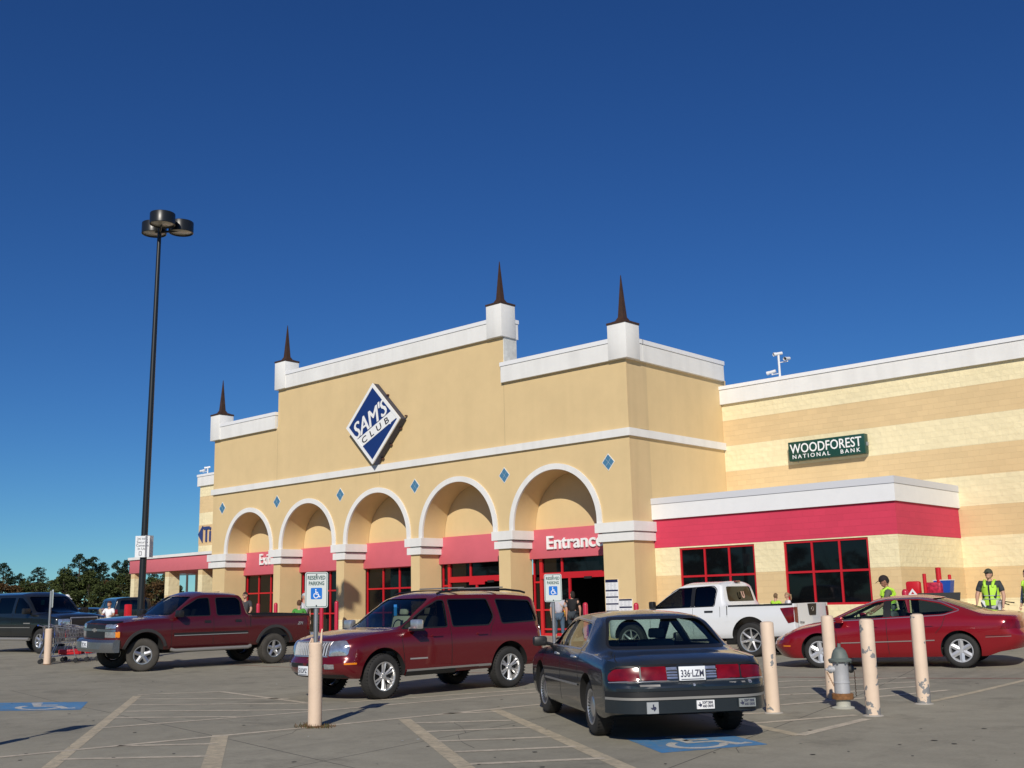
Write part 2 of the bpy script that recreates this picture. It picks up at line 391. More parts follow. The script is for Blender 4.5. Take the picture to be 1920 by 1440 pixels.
# --- bays: red fascia, storefront frames, glass
bays = [(piers[i][1], piers[i+1][0]) for i in range(5)]
YG = YB+0.12
for i, (a, b) in enumerate(bays):
    f = MB().box(a-(0.12 if i else 0.1), b+0.12, YB-0.14, YB+0.25, 3.22, 4.38, bev=0.01).build('fascia', M_PINK, store)
    door = i >= 3
    fr = MB(); gl = MB()
    base = 0.10
    def vbar(x, w_=0.07, z0=base, z1=3.25, d=0.0): fr.box(x-w_/2, x+w_/2, YG-0.05-d, YG+0.03, z0, z1)
    def hbar(z, h=0.07, x0=a, x1=b): fr.box(x0, x1, YG-0.046, YG+0.026, z-h/2, z+h/2)
    if not door:
        nx = 4
        for k in range(nx+1): vbar(a+0.03+(b-a-0.06)*k/nx, 0.075)
        for z in (0.16, 1.2, 2.28, 3.22): hbar(z)
        MB().box(a, b, YG+0.005, YG+0.02, base, 3.3).build('window_glass', M_GLASSD, store)
        fr.build('window_frame', M_REDF, store)
    else:
        vbar(a+0.03); vbar(a+0.42, 0.15, d=0.02); xl = b-3.15 if i == 4 else b-2.95; xr = b-0.86
        xl2 = xl
        vbar(xl, 0.09, 2.66); vbar(xr, 0.09, 2.66); vbar(b-0.3, 0.09)
        for z in (1.2, 2.3): hbar(z, 0.07, a, a+0.42)
        hbar(1.2, 0.07, a+0.42, xl+0.2); hbar(0.45, 0.07, a+0.42, xl+0.2)
        fr.box(a+0.42, b-0.02, YG-0.10, YG+0.04, 2.42, 2.66)
        fr.box(xl, xl+0.9, YG-0.13, YG-0.10, 2.30, 2.42) if i == 3 else None
        fr.box(a+0.5, xl+0.2, YG-0.05, YG+0.03, 0.10, 0.30)
        # sliding leaf frames either side of the opening
        for x in (xl+0.42, xr): fr.box(x-0.05, x+0.05, YG-0.12, YG-0.05, base, 2.42)
        fr.box(xr+0.03, b-0.3, YG-0.11, YG-0.05, 2.28, 2.42)
        fr.build('door_frame', M_REDF, store)
        MB().box((xl+xr)/2+0.05, (xl+xr)/2+0.4, YG-0.16, YG-0.101, 2.37, 2.46).build('door_sensor', mat('black_plastic', (0.015, 0.015, 0.016), 0.5), store)
        g = MB().box(a, xl+0.42, YG+0.005, YG+0.02, base, 2.5).box(xr, b, YG+0.005, YG+0.02, base, 2.5).box(a, b, YG+0.005, YG+0.02, 2.6, 3.3)
        g.build('window_glass', M_GLASSD, store)
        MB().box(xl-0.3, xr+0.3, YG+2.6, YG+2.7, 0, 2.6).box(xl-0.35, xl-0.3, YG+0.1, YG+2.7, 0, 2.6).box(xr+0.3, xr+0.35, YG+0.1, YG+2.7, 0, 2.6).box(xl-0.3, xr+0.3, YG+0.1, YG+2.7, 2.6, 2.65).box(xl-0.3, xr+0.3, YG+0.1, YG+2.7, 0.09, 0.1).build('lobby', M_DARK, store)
# --- main block wall to the right, far wall to the left
def wall_parapet(x0, x1):
    o = MB().box(x0, x1, YW-0.13, YW+0.45, 9.37, 9.98).build('parapet', M_WHITE, store)
    MB().box(x0-0.03, x1+0.03, YW-0.17, YW+0.48, 9.985, 10.13).build('coping', M_WCAP, o)
MB().box(XR+0.002, 4.0, YW, YW+0.4, -0.2, 9.45).build('block_wall', M_BLOCK, store); wall_parapet(XR-0.03, 4.0)
MB().box(-62.9, XL, YW, YW+0.4, -0.2, 9.45).box(-62.9, -62.5, YW+0.4, 70, -0.2, 9.45).build('block_wall', M_BLOCK, store)
wall_parapet(-63.05, XL-0.05)
# --- bank bay
BX0, BX1, BY1 = XR+0.006, -14.39, YW-0.002
wins = [(-22.57, -19.5, 0.98, 3.32, 3), (-18.38, -15.38, 1.22, 3.33, 3)]
MB().prism([(BX0, -0.2), (BX1, -0.2), (BX1, 3.37), (BX0, 3.37)], YB, YB+0.25, 'y', holes=[[(x0, z0), (x0, z1), (x1, z1), (x1, z0)] for x0, x1, z0, z1, n in wins]).box(BX1-0.25, BX1, YB+0.25, BY1, -0.2, 3.37).build('block_wall', M_BLOCK, store)
MB().box(BX0, BX1+0.008, YB-0.008, BY1, 3.374, 4.41).build('red_band', M_REDBLOCK, store)
o = MB().box(BX0, BX1+0.07, YB-0.10, BY1, 4.414, 4.97).build('parapet', M_WCAP, store)
MB().box(BX0, BX1+0.09, YB-0.125, BY1, 4.975, 5.2).build('coping', mat('grey_coping', (0.62, 0.63, 0.66), 0.5), o)
for x0, x1, z0, z1, n in wins:
    fr = MB()
    for k in range(n+1):
        x = x0+0.035+(x1-x0-0.07)*k/n; fr.box(x-0.035, x+0.035, YB+0.03, YB+0.12, z0, z1)
    for z in (z0+0.035, 2.3, z1-0.035): fr.box(x0, x1, YB+0.033, YB+0.117, z-0.035, z+0.035)
    o = fr.build('window_frame', M_REDF, store)
    MB().box(x0, x1, YB+0.07, YB+0.08, z0, z1).build('window_glass', M_GLASSD, o)
    MB().box(x0-0.02, x1+0.02, YB+0.24, YB+0.3, z0-0.1, z1+0.1).build('window_backing', M_DARK, o)
# wall opening in the bay's right end (cart bay)
# --- covered drive on the far left
MB().box(-61.8, XL-0.01, YB, YW-0.1, 3.72, 4.5, bev=0.01).build('canopy_fascia', mat('pale_red_fascia', (0.62, 0.15, 0.175), 0.75, var=0.05), store)
MB().box(-61.9, XL-0.011, YB-0.08, YW-0.15, 4.504, 4.66).build('coping', M_WHITE, store)
for x in (-61.7, -57.85, -54.4, -51.75):
    MB().box(x, x+0.42, YB+0.06, YB+0.75, -0.1, 3.75).build('canopy_pier', M_BLOCK, store)
for x in (-61.7, -57.85):
    MB().box(x, x+0.42, YW-0.9, YW-0.3, -0.1, 3.75).build('canopy_pier', M_STUC, store)

# ------------------------------------------------------------------ signs on the store
logo = thing('diamond_sign', 'large blue and white diamond store sign tilted on the tan wall above the arches', 'sign', (-37.58, YF, 9.62))
D = 1.86
def dia(r, y0, y1, m): m.prism([(-r, 0), (0, -r), (r, 0), (0, r)], y0, y1, 'y')
m = MB(); dia(D-0.004, -0.40, -0.06, m); m.build('sign_box', mat('dark_blue_metal', (0.035, 0.045, 0.09), 0.35, metal=0.3), logo)
m = MB(); m.prism([(-D, 0), (0, -D), (D, 0), (0, D)], -0.44, -0.38, 'y', holes=[[(-D+0.2, 0), (0, -D+0.2), (D-0.2, 0), (0, D-0.2)]]); m.build('border', mat('white_acrylic', (0.82, 0.82, 0.80), 0.35), logo)
m = MB(); dia(D-0.19, -0.415, -0.401, m); m.build('face', mat('blue_acrylic', (0.012, 0.035, 0.16), 0.3), logo)
# slanted band and letters, clipped to the diamond by construction
ang = radians(24)
def clip_poly(poly, R):
    for (nx, nz) in ((1, 1), (1, -1), (-1, 1), (-1, -1)):
        out = []
        for i in range(len(poly)):
            p, q = poly[i], poly[(i+1) % len(poly)]
            dp, dq = p[0]*nx+p[1]*nz-R, q[0]*nx+q[1]*nz-R
            if dp <= 0: out.append(p)
            if dp*dq < 0:
                t = dp/(dp-dq); out.append((p[0]+(q[0]-p[0])*t, p[1]+(q[1]-p[1])*t))
        poly = out
    return poly
def rt(x, z): return (x*cos(ang)-z*sin(ang), x*sin(ang)+z*cos(ang))
band = clip_poly([rt(-3, -0.60), rt(3, -0.60), rt(3, -0.135), rt(-3, -0.135)], D-0.2)
MB().prism(band, -0.424, -0.416, 'y').build('band', MATS['white_acrylic'], logo)
m = MB()
vs, fs = text_mesh("SAM'S", 0.92, 0.01, shear=0.28, bold=0.0, align='CENTER', spacing=0.95)
x0 = min(v[0] for v in vs); x1 = max(v[0] for v in vs); zmax = max(v[2] for v in vs)
vs = [((v[0]-(x0+x1)/2)*2.50/(x1-x0), v[1], v[2]*0.78/zmax) for v in vs]
out = []
for x, y, z in vs:
    q = rt(x-0.06, z-0.10); out.append((q[0], y-0.43, q[1]))
for dx_, dy_ in ((0, 0), (0.018, -0.002), (-0.018, -0.004)): m.add([(v[0]+dx_*cos(ang), v[1]+dy_, v[2]+dx_*sin(ang)) for v in out], fs)
m.build('lettering', MATS['white_acrylic'], logo)
m = MB()
vs, fs = text_mesh("CLUB", 0.42, 0.006, align='CENTER', spacing=1.75, bold=0.004)
x0 = min(v[0] for v in vs); x1 = max(v[0] for v in vs)
out = []
for x, y, z in vs:
    q = rt((x-(x0+x1)/2)*1.98/(x1-x0)+0.03, z-0.52); out.append((q[0], y-0.43, q[1]))
m.add(out, fs); m.build('lettering', mat('black_ink', (0.012, 0.012, 0.02), 0.5), logo)
MB().lathe([(0, -0.425), (0.055, -0.425), (0.055, -0.41)], 16, 'y', (1.18, 0, -0.12)).build('registered_mark', MATS['white_acrylic'], logo)
m = MB()
for x, z in ((0.62, 1.27), (1.84, 0.15), (1.5, -0.38), (0.85, -1.05), (-0.9, -1.02), (0.3, -1.62)): m.box(x-0.03, x+0.06, -0.12, -0.02, z-0.03, z+0.03)
m.build('bracket', mat('rusty_bracket', (0.10, 0.045, 0.03), 0.7), logo)

def letters(name, txt, x0, x1, z0, z1, y, depth, material, label, cat='sign', bold=0.012, cap=None):
    t = thing(name, label, cat, ((x0+x1)/2, y, z0))
    vs, fs = text_mesh(txt, 1.0, depth, bold=bold)
    a = min(v[0] for v in vs); b = max(v[0] for v in vs); h = cap or max(v[2] for v in vs)
    m = MB(); m.add([((v[0]-a)/(b-a)*(x1-x0)+x0-(x0+x1)/2, v[1]-depth/2, v[2]/h*(z1-z0)) for v in vs], fs)
    m.build('lettering', material, t)
    return t
M_LET = mat('white_channel_letter', (0.85, 0.85, 0.84), 0.4)
letters('entrance_sign', 'Entrance', -28.72, -25.86, 3.58, 4.09, YB-0.15, 0.07, M_LET, 'white raised Entrance letters on the red fascia of the rightmost arch', bold=0.014)
letters('exit_sign', 'Exit', -48.25, -47.3, 3.72, 4.27, YB-0.15, 0.07, M_LET, 'white raised Exit letters on the red fascia of the leftmost arch', bold=0.008)
t = letters('tire_sign', 'Ti', -62.28, -61.44, 5.78, 6.72, YW-0.004, 0.07, mat('navy_letter', (0.03, 0.05, 0.17), 0.5), 'navy letters and left pointing triangle on the far left block wall', bold=0.02)
MB().prism([(-1.02, 0.47), (-0.52, -0.06), (-0.52, 1.0)], -0.08, -0.006, 'y').build('triangle', MATS['navy_letter'], t)
MB().box(-1.05, 0.50, -0.004, 0.0, -0.12, 1.06).build('backing', mat('tan_paint', (0.66, 0.46, 0.24), 0.8), t)

bank = thing('bank_sign', 'long dark green bank sign with white lettering on the striped right wall', 'sign', (-19.0, YW, 7.04))
MB().box(-1.57, 1.57, -0.36, -0.07, -0.37, 0.37, bev=0.012).build('sign_box', mat('green_metal', (0.006, 0.055, 0.040), 0.4), bank)
def serif_text(txt, x0, x1, z0, z1, m, y, sp=1.0, sw=0.0):
    vs, fs = text_mesh(txt, 1.0, 0.012, bold=0.008, spacing=sp)
    a = min(v[0] for v in vs); b = max(v[0] for v in vs); h = max(v[2] for v in vs)
    m.add([((v[0]-a)/(b-a)*(x1-x0)+x0, v[1]+y, v[2]/h*(z1-z0)+z0) for v in vs], fs)
m = MB(); serif_text('WOODFOREST', -1.49, 1.45, -0.08, 0.28, m, -0.37); serif_text('NATIONAL   BANK', -1.40, 1.38, -0.29, -0.14, m, -0.37, 1.45)
# small serifs under and over the upright strokes of the big word
adv = [(-1.02, 0.0)]
m.build('lettering', M_LET, bank)
MB().box(1.57, 1.62, -0.25, -0.12, -0.08, 0.06).box(0.0, 0.04, -0.2, -0.15, -0.42, -0.37).box(-1.3, -1.26, -0.2, -0.15, -0.42, -0.37).build('junction_box', mat('grey_metal', (0.45, 0.46, 0.47), 0.4, metal=0.6), bank)

# store information boards on the corner pier
def board(x0, x1, z0, z1, rows, label):
    t = thing('notice_board', label, 'sign', ((x0+x1)/2, YF, z0))
    w2 = (x1-x0)/2; h = z1-z0
    MB().box(-w2, w2, -0.03, -0.004, 0, h).build('panel', mat('white_panel', (0.78, 0.79, 0.80), 0.4), t)
    m = MB(); m2 = MB(); g = mat('navy_strip', (0.012, 0.015, 0.06), 0.4)
    rnd = random.Random(3)
    for (f0, f1) in rows: m.box(-w2+0.01, w2-0.01, -0.036, -0.031, h*f0, h*f1)
    m.build('heading_strip', g, t)
    zz = 0.03
    while zz < h-0.03:
        if not any(h*f0-0.03 < zz < h*f1+0.01 for f0, f1 in rows):
            for k in range(3):
                xa = -w2+0.05+k*(2*w2-0.08)/3; m2.box(xa, xa+(2*w2-0.1)/3*rnd.uniform(0.5, 0.85), -0.034, -0.031, zz, zz+0.012)
        zz += 0.045
    m2.build('fine_print', mat('grey_print', (0.45, 0.46, 0.5), 0.5), t)
    return t
board(-25.0, -24.42, 0.98, 2.27, [(0, 0.14), (0.30, 0.34), (0.49, 0.53), (0.67, 0.71), (0.92, 1.0)], 'tall white notice board with five navy strips on the corner pier')
board(-24.40, -23.82, 1.07, 1.56, [(0.35, 0.46), (0.88, 0.99)], 'short white notice board with two navy strips, right of the tall board')

board(-50.62, -50.1, 1.55, 2.42, [(0.3, 0.36), (0.6, 0.66), (0.92, 1.0)], 'notice board on the far left pier beside the Exit arch')
# roof cameras
def roof_cams(name, label, x, y, z, heads, ph):
    t = thing(name, label, 'security camera', (x, y, z))
    wm = mat('white_camera_metal', (0.75, 0.76, 0.77), 0.35)
    MB().tube([(0, 0, 0), (0, 0, ph)], 0.045, 10).build('pole', wm, t)
    for (dx, dz, ax) in heads:
        o = MB().tube([(0, 0, dz-0.08), (dx, 0, dz-0.08)], 0.02, 8).tube([(dx, 0, dz-0.1), (dx, 0, dz)], 0.025, 8).build('arm', wm, t)
        a = ax; d = Vector((cos(a), sin(a), -0.18)).normalized(); p = Vector((dx, 0, dz+0.03))
        h = MB().tube([p-d*0.16, p+d*0.16], 0.065, 10).tube([p+d*0.12, p+d*0.22], [0.075, 0.078], 10, cap=False).build('housing', wm, o)
        MB().tube([p+d*0.155, p+d*0.17], 0.05, 10).build('lens', M_DARK, h)
    return t
roof_cams('camera_mast', 'white mast with three security cameras on the roof edge of the striped right wall', -21.0, YW+0.2, 10.13, [(0.0, 0.98, -2.2), (0.38, 0.72, -1.6), (-0.34, 0.28, -2.9)], 0.95)
roof_cams('camera_mast', 'white bracket with two security cameras on the far left roof edge', -62.4, YW+0.2, 10.13, [(0.0, 0.42, -2.2), (-0.55, 0.28, -2.8)], 0.4)
# ================================================================== ground
def ground_material():
    m = bpy.data.materials.new('worn_concrete'); m.use_nodes = True; nt = m.node_tree; b = nt.nodes['Principled BSDF']; L = nt.links
    b.inputs['Roughness'].default_value = 0.88; b.inputs['Specular IOR Level'].default_value = 0.3
    geo = nt.nodes.new('ShaderNodeNewGeometry')
    def noise(s, d=6, r=0.6, sc=None):
        n = nt.nodes.new('ShaderNodeTexNoise'); n.inputs['Scale'].default_value = s; n.inputs['Detail'].default_value = d; n.inputs['Roughness'].default_value = r
        if sc:
            mp = nt.nodes.new('ShaderNodeMapping'); mp.inputs['Scale'].default_value = sc; mp.inputs['Rotation'].default_value = (0, 0, radians(35)); L.new(geo.outputs['Position'], mp.inputs[0]); L.new(mp.outputs[0], n.inputs['Vector'])
        else: L.new(geo.outputs['Position'], n.inputs['Vector'])
        return n.outputs[0]
    def mr(src, a, bb, c, d):
        r = nt.nodes.new('ShaderNodeMapRange'); r.inputs[1].default_value = a; r.inputs[2].default_value = bb; r.inputs[3].default_value = c; r.inputs[4].default_value = d; L.new(src, r.inputs[0]); return r.outputs[0]
    def mul(a, c):
        n = nt.nodes.new('ShaderNodeMath'); n.operation = 'MULTIPLY'; L.new(a, n.inputs[0]); L.new(c, n.inputs[1]); return n.outputs[0]
    f = mul(mr(noise(0.25, 4), 0.3, 0.7, 0.86, 1.12), mr(noise(2.2, 8, 0.7), 0.3, 0.7, 0.88, 1.1))
    f = mul(f, mr(noise(28, 3), 0.2, 0.8, 0.9, 1.1))
    f = mul(f, mr(noise(1.1, 6, 0.7, (1, 0.18, 1)), 0.54, 0.72, 1.0, 0.78))      # tyre-blackened streaks
    f = mul(f, mr(noise(3.1, 5, 0.75), 0.70, 0.74, 1.0, 0.5))                       # oil spots
    f = mul(f, mr(noise(0.9, 7, 0.75), 0.54, 0.64, 1.0, 0.80))
    sc = nt.nodes.new('ShaderNodeVectorMath'); sc.operation = 'SCALE'; sc.inputs[0].default_value = (0.302, 0.280, 0.218); L.new(f, sc.inputs['Scale'])
    L.new(sc.outputs[0], b.inputs['Base Color'])
    bp = nt.nodes.new('ShaderNodeBump'); bp.inputs['Strength'].default_value = 0.35; bp.inputs['Distance'].default_value = 0.01
    L.new(noise(45, 5), bp.inputs['Height']); L.new(bp.outputs[0], b.inputs['Normal'])
    return m
M_GND = ground_material()
# one sheet to the horizon, finer where it rises
def axis_steps(lo, hi, a, b, st):
    out = []; v = a
    while v <= b+1e-6: out.append(v); v += st
    k = st
    while out[0] > lo: k *= 1.6; out.insert(0, max(lo, out[0]-k))
    k = st
    while out[-1] < hi: k *= 1.6; out.append(min(hi, out[-1]+k))
    return out
xs = axis_steps(-1500, 1500, -60, 10, 0.625); ys = axis_steps(-1500, 1500, -5, 60, 0.625)
m = MB(); m.add([(x, y, G(x, y)) for y in ys for x in xs], [(j*len(xs)+i, j*len(xs)+i+1, (j+1)*len(xs)+i+1, (j+1)*len(xs)+i) for j in range(len(ys)-1) for i in range(len(xs)-1)], smooth=True)
tag(m.build('ground', M_GND), kind='structure')

def paint_mat(name, col, wear=0.5):
    m = bpy.data.materials.new(name); m.use_nodes = True; nt = m.node_tree; b = nt.nodes['Principled BSDF']; L = nt.links
    geo = nt.nodes.new('ShaderNodeNewGeometry')
    n = nt.nodes.new('ShaderNodeTexNoise'); n.inputs['Scale'].default_value = 9; n.inputs['Detail'].default_value = 9; n.inputs['Roughness'].default_value = 0.75; L.new(geo.outputs['Position'], n.inputs['Vector'])
    r = nt.nodes.new('ShaderNodeMapRange'); r.inputs[1].default_value = 0.52-0.2*wear; r.inputs[2].default_value = 0.62; r.inputs[3].default_value = 0.05; r.inputs[4].default_value = 0.25+0.7*wear; L.new(n.outputs[0], r.inputs[0])
    n2 = nt.nodes.new('ShaderNodeTexNoise'); n2.inputs['Scale'].default_value = 2; n2.inputs['Detail'].default_value = 6; L.new(geo.outputs['Position'], n2.inputs['Vector'])
    r2 = nt.nodes.new('ShaderNodeMapRange'); r2.inputs[1].default_value = 0.3; r2.inputs[2].default_value = 0.7; r2.inputs[3].default_value = 0.82; r2.inputs[4].default_value = 1.08; L.new(n2.outputs[0], r2.inputs[0])
    mx = nt.nodes.new('ShaderNodeMix'); mx.data_type = 'RGBA'; mx.inputs[6].default_value = (*col, 1); mx.inputs[7].default_value = (0.26, 0.24, 0.185, 1); L.new(r.outputs[0], mx.inputs[0])
    sc = nt.nodes.new('ShaderNodeVectorMath'); sc.operation = 'SCALE'; L.new(mx.outputs[2], sc.inputs[0]); L.new(r2.outputs[0], sc.inputs['Scale']); L.new(sc.outputs[0], b.inputs['Base Color'])
    b.inputs['Roughness'].default_value = 0.8
    MATS[name] = m
    return m
M_PT = paint_mat('worn_cream_paint', (0.64, 0.55, 0.42), 0.5); M_PTY = paint_mat('worn_yellow_paint', (0.60, 0.50, 0.34), 0.65)
M_PTB = paint_mat('worn_blue_paint', (0.04, 0.23, 0.50), 0.4); M_PTW = paint_mat('worn_white_paint', (0.62, 0.62, 0.6), 0.6); M_PTR = paint_mat('worn_red_paint', (0.32, 0.07, 0.05), 0.85)
M_JOINT = mat('joint_tar', (0.06, 0.055, 0.05), 0.9)
def stripe(m, p, q, w, dz=0.002, mi=0):
    p = Vector(p); q = Vector(q); d = (q-p); n = max(1, int(d.length/0.6)); d.normalize(); s_ = Vector((-d.y, d.x))*w/2
    vs = []
    for i in range(n+1):
        c = p+(q-p)*i/n
        for k in (-1, 1):
            v = c+s_*k; vs.append((v.x, v.y, G(v.x, v.y)+dz))
    m.add(vs, [(2*i, 2*i+1, 2*i+3, 2*i+2) for i in range(n)], mi)
mk = MB(); W = 0.10
for p, q, w_ in [((-19.41, 10.91), (-11.51, 5.51), 0.15), ((-10.0, 4.5), (-11.51, 5.51), 0.15),
    ((-12.48, 8.18), (-8.2, 5.2), 0.20), ((-11.79, 10.68), (-5.5, 6.25), 0.17), ((-11.6, 12.31), (-4.0, 6.95), 0.17)]: stripe(mk, p, q, w_)
lines = [((-19.63, 11.04), (-18.78, 12.3)), ((-18.78, 12.3), (-15.21, 11.6)), ((-18.81, 10.52), (-16.2, 11.98)), ((-17.74, 9.86), (-15.04, 11.59)), ((-16.71, 9.2), (-14.13, 10.88)), ((-15.89, 8.58), (-14.25, 9.66)),
    ((-14.71, 7.75), (-13.99, 10.33)), ((-13.99, 10.33), (-13.07, 14.96)), ((-13.07, 14.96), (-12.5, 17.8)), ((-12.84, 5.58), (-12.14, 9.4)), ((-12.14, 9.4), (-11.66, 12.31)), ((-11.66, 12.31), (-11.3, 14.6)),
    ((-12.59, 6.85), (-11.74, 7.6)), ((-12.03, 5.91), (-10.84, 6.95)), ((-14.66, 12.0), (-13.54, 15.49)),
    ((-11.87, 11.49), (-11.33, 12.05)), ((-11.28, 10.4), (-10.36, 11.3)), ((-10.41, 9.8), (-9.57, 10.82)), ((-9.59, 9.2), (-8.71, 10.19)), ((-8.76, 8.65), (-7.92, 9.68)), ((-7.98, 8.1), (-7.11, 9.14)), ((-7.1, 7.4), (-6.3, 8.5)),
    ((-10.55, 18.26), (-8.49, 19.81)), ((-9.91, 17.16), (-7.97, 19.24)), ((-9.3, 16.0), (-8.47, 16.95)), ((-8.47, 16.95), (-7.61, 18.6)), ((-8.28, 14.84), (-7.9, 15.8)), ((-7.9, 15.8), (-7.04, 18.01)), ((-8.4, 13.2), (-7.91, 13.75)), ((-7.43, 12.54), (-6.76, 14.08)),
    ((-6.36, 11.78), (-6.45, 13.73))]
mk2 = MB()
for i, (p, q) in enumerate(lines): stripe(mk2, p, q, 0.125 if i not in (30,) else 0.14, 0.0035)
stripe(mk, (-9.1, 13.6), (-6.36, 11.78), 0.15)
tag(mk2.build('parking_lines', M_PT), kind='structure'); 
tag(mk.build('stall_lines', M_PTY), kind='structure')
m = MB(); stripe(m, (-6.63, 16.21), (-6.5, 20.2), 0.12, 0.003); tag(m.build('kerb_line', M_PTY), kind='structure')
m = MB()
for p, q in [((-30.0, 16.2), (-16.0, 18.75)), ((-16.0, 18.75), (-11.26, 19.25)), ((-11.26, 19.25), (-9.37, 19.53)), ((-9.37, 19.53), (-7.77, 19.93)), ((-7.77, 19.93), (-4.7, 20.9))]: stripe(m, p, q, 0.10, 0.0025)
tag(m.build('fire_lane_line', M_PTR), kind='structure')
# blue accessible-parking panels with the wheelchair symbol
def wheelchair(sz, xf, m, z, mi=0, th=0.11):
    """symbol in a unit square (0..1), strokes as flat strips mapped by xf"""
    def strip(pts, w_):
        vs = []
        for i, p in enumerate(pts):
            a = Vector(pts[max(i-1, 0)]); b = Vector(pts[min(i+1, len(pts)-1)]); d = (b-a).normalized(); n = Vector((-d.y, d.x))*w_/2
            for k in (-1, 1): vs.append(Vector(p)+n*k)
        out = [xf(v.x, v.y) for v in vs]
        m.add(out, [(2*i, 2*i+1, 2*i+3, 2*i+2) for i in range(len(pts)-1)], mi)
    arc = [(0.46+0.24*cos(a), 0.33+0.24*sin(a)) for a in [radians(t) for t in range(125, 126+235, 15)]]
    strip(arc, th*0.75)
    strip([(0.43, 0.78), (0.45, 0.46), (0.70, 0.46), (0.80, 0.18), (0.92, 0.22)], th)
    strip([(0.44, 0.62), (0.68, 0.62)], th*0.75)
    c = (0.43, 0.88); r = 0.07
    m.add([xf(c[0], c[1])]+[xf(c[0]+r*cos(2*pi*k/12), c[1]+r*sin(2*pi*k/12)) for k in range(12)], [(0, 1+k, 1+(k+1) % 12) for k in range(12)], mi)
def ada(q, up):
    """q: four ground corners; symbol upright direction given by corner order"""
    def bil(u, v, dz):
        a, b, c, d = [Vector(p) for p in q]
        p = a*(1-u)*(1-v)+b*u*(1-v)+c*u*v+d*(1-u)*v
        return (p.x, p.y, G(p.x, p.y)+dz)
    m = MB(); n = 4
    for i in range(n):
        for j in range(n): m.quad(*[bil(u/n, v/n, 0.0025) for u, v in ((i, j), (i+1, j), (i+1, j+1), (i, j+1))])
    tag(m.build('blue_panel', M_PTB), kind='structure')
    m = MB(); wheelchair(1, lambda x, y: bil(x, y, 0.0045), m, 0); tag(m.build('wheelchair_symbol', M_PTW), kind='structure')
# bottom edge faces the stall entrance
ada([(-6.85, 9.76), (-6.27, 10.91), (-7.20, 11.52), (-7.88, 10.52)], 0)
ada([(-18.81, 8.13), (-17.71, 8.95), (-19.08, 9.78), (-20.34, 8.78)], 0)
# saw-cut joints
m = MB()
for p, q in [((-17.18, 9.04), (-12.14, 8.01)), ((-12.14, 8.01), (-8.39, 7.2)), ((-23, 10.1), (-17.18, 9.04)), ((-30, 21), (-2, 26.5)), ((-5, 3.6), (-9.6, 24)), ((-24, 6), (-27, 20)), ((-9, 5), (-13.5, 30))]: stripe(m, p, q, 0.012, 0.001)
tag(m.build('paving_joints', M_JOINT), kind='structure')
# wandering hairline cracks
rnd = random.Random(21); m = MB()
for x, y, a, n in [(-11.5, 8.2, 2.4, 9), (-16.2, 11.2, 1.2, 8), (-8.8, 9.0, 2.9, 8), (-20.5, 8.8, 0.9, 9), (-7.2, 17.5, 1.9, 8), (-12.5, 7.2, 1.0, 7), (-14.8, 9.1, 0.2, 6), (-24, 12, 0.4, 8), (-6.2, 10.2, 2.0, 6)]:
    for k in range(n):
        a += rnd.uniform(-0.5, 0.5); L_ = rnd.uniform(0.2, 0.5); x2, y2 = x+cos(a)*L_, y+sin(a)*L_; stripe(m, (x, y), (x2, y2), rnd.uniform(0.004, 0.009), 0.001); x, y = x2, y2
tag(m.build('paving_cracks', M_JOINT), kind='structure')
# bits of litter / gum: small pale and dark flecks lying on the concrete
rnd = random.Random(5); m = MB(); m2 = MB()
for k in range(260):
    d = rnd.uniform(8, 30); a = rnd.uniform(-0.05, 1.25); x, y = -sin(a)*d, cos(a)*d
    s_ = rnd.uniform(0.01, 0.045); z = G(x, y)+0.003
    pts = [(x+s_*rnd.uniform(0.5, 1)*cos(t), y+s_*rnd.uniform(0.5, 1)*sin(t), z+rnd.uniform(0, 0.004)) for t in (0, 1.3, 2.4, 3.6, 5)]
    (m2 if k % 9 == 0 else m).add(pts, [(0, 1, 2, 3, 4)])
tag(m.build('dark_flecks', mat('dark_fleck', (0.05, 0.045, 0.04), 0.9)), 'small dark specks scattered over the pavement', 'litter', kind='stuff')
tag(m2.build('paper_scraps', mat('paper_scrap', (0.7, 0.7, 0.68), 0.9)), 'small pale paper scraps scattered over the pavement', 'litter', kind='stuff')
# walk in front of the store
def slab(name, x0, x1, y0, y1, h):
    m = MB(); n = 12; vs = []
    for j, y in enumerate((y0, y1)):
        for i in range(n+1):
            x = x0+(x1-x0)*i/n; vs.append((x, y, G(x, y)+h))
    for i in range(n+1):
        x = x0+(x1-x0)*i/n; vs.append((x, y0, G(x, y0)-0.1))
    m.add(vs, [(i, i+1, n+2+i, n+1+i) for i in range(n)]+[(2*(n+1)+i, 2*(n+1)+i+1, i+1, i) for i in range(n)])
    return tag(m.build(name, mat('walk_concrete', (0.33, 0.30, 0.25), 0.9, var=0.12, vscale=1.5)), kind='structure')
slab('pavement', -52, -20.0, 30.3, 34.6, 0.015)
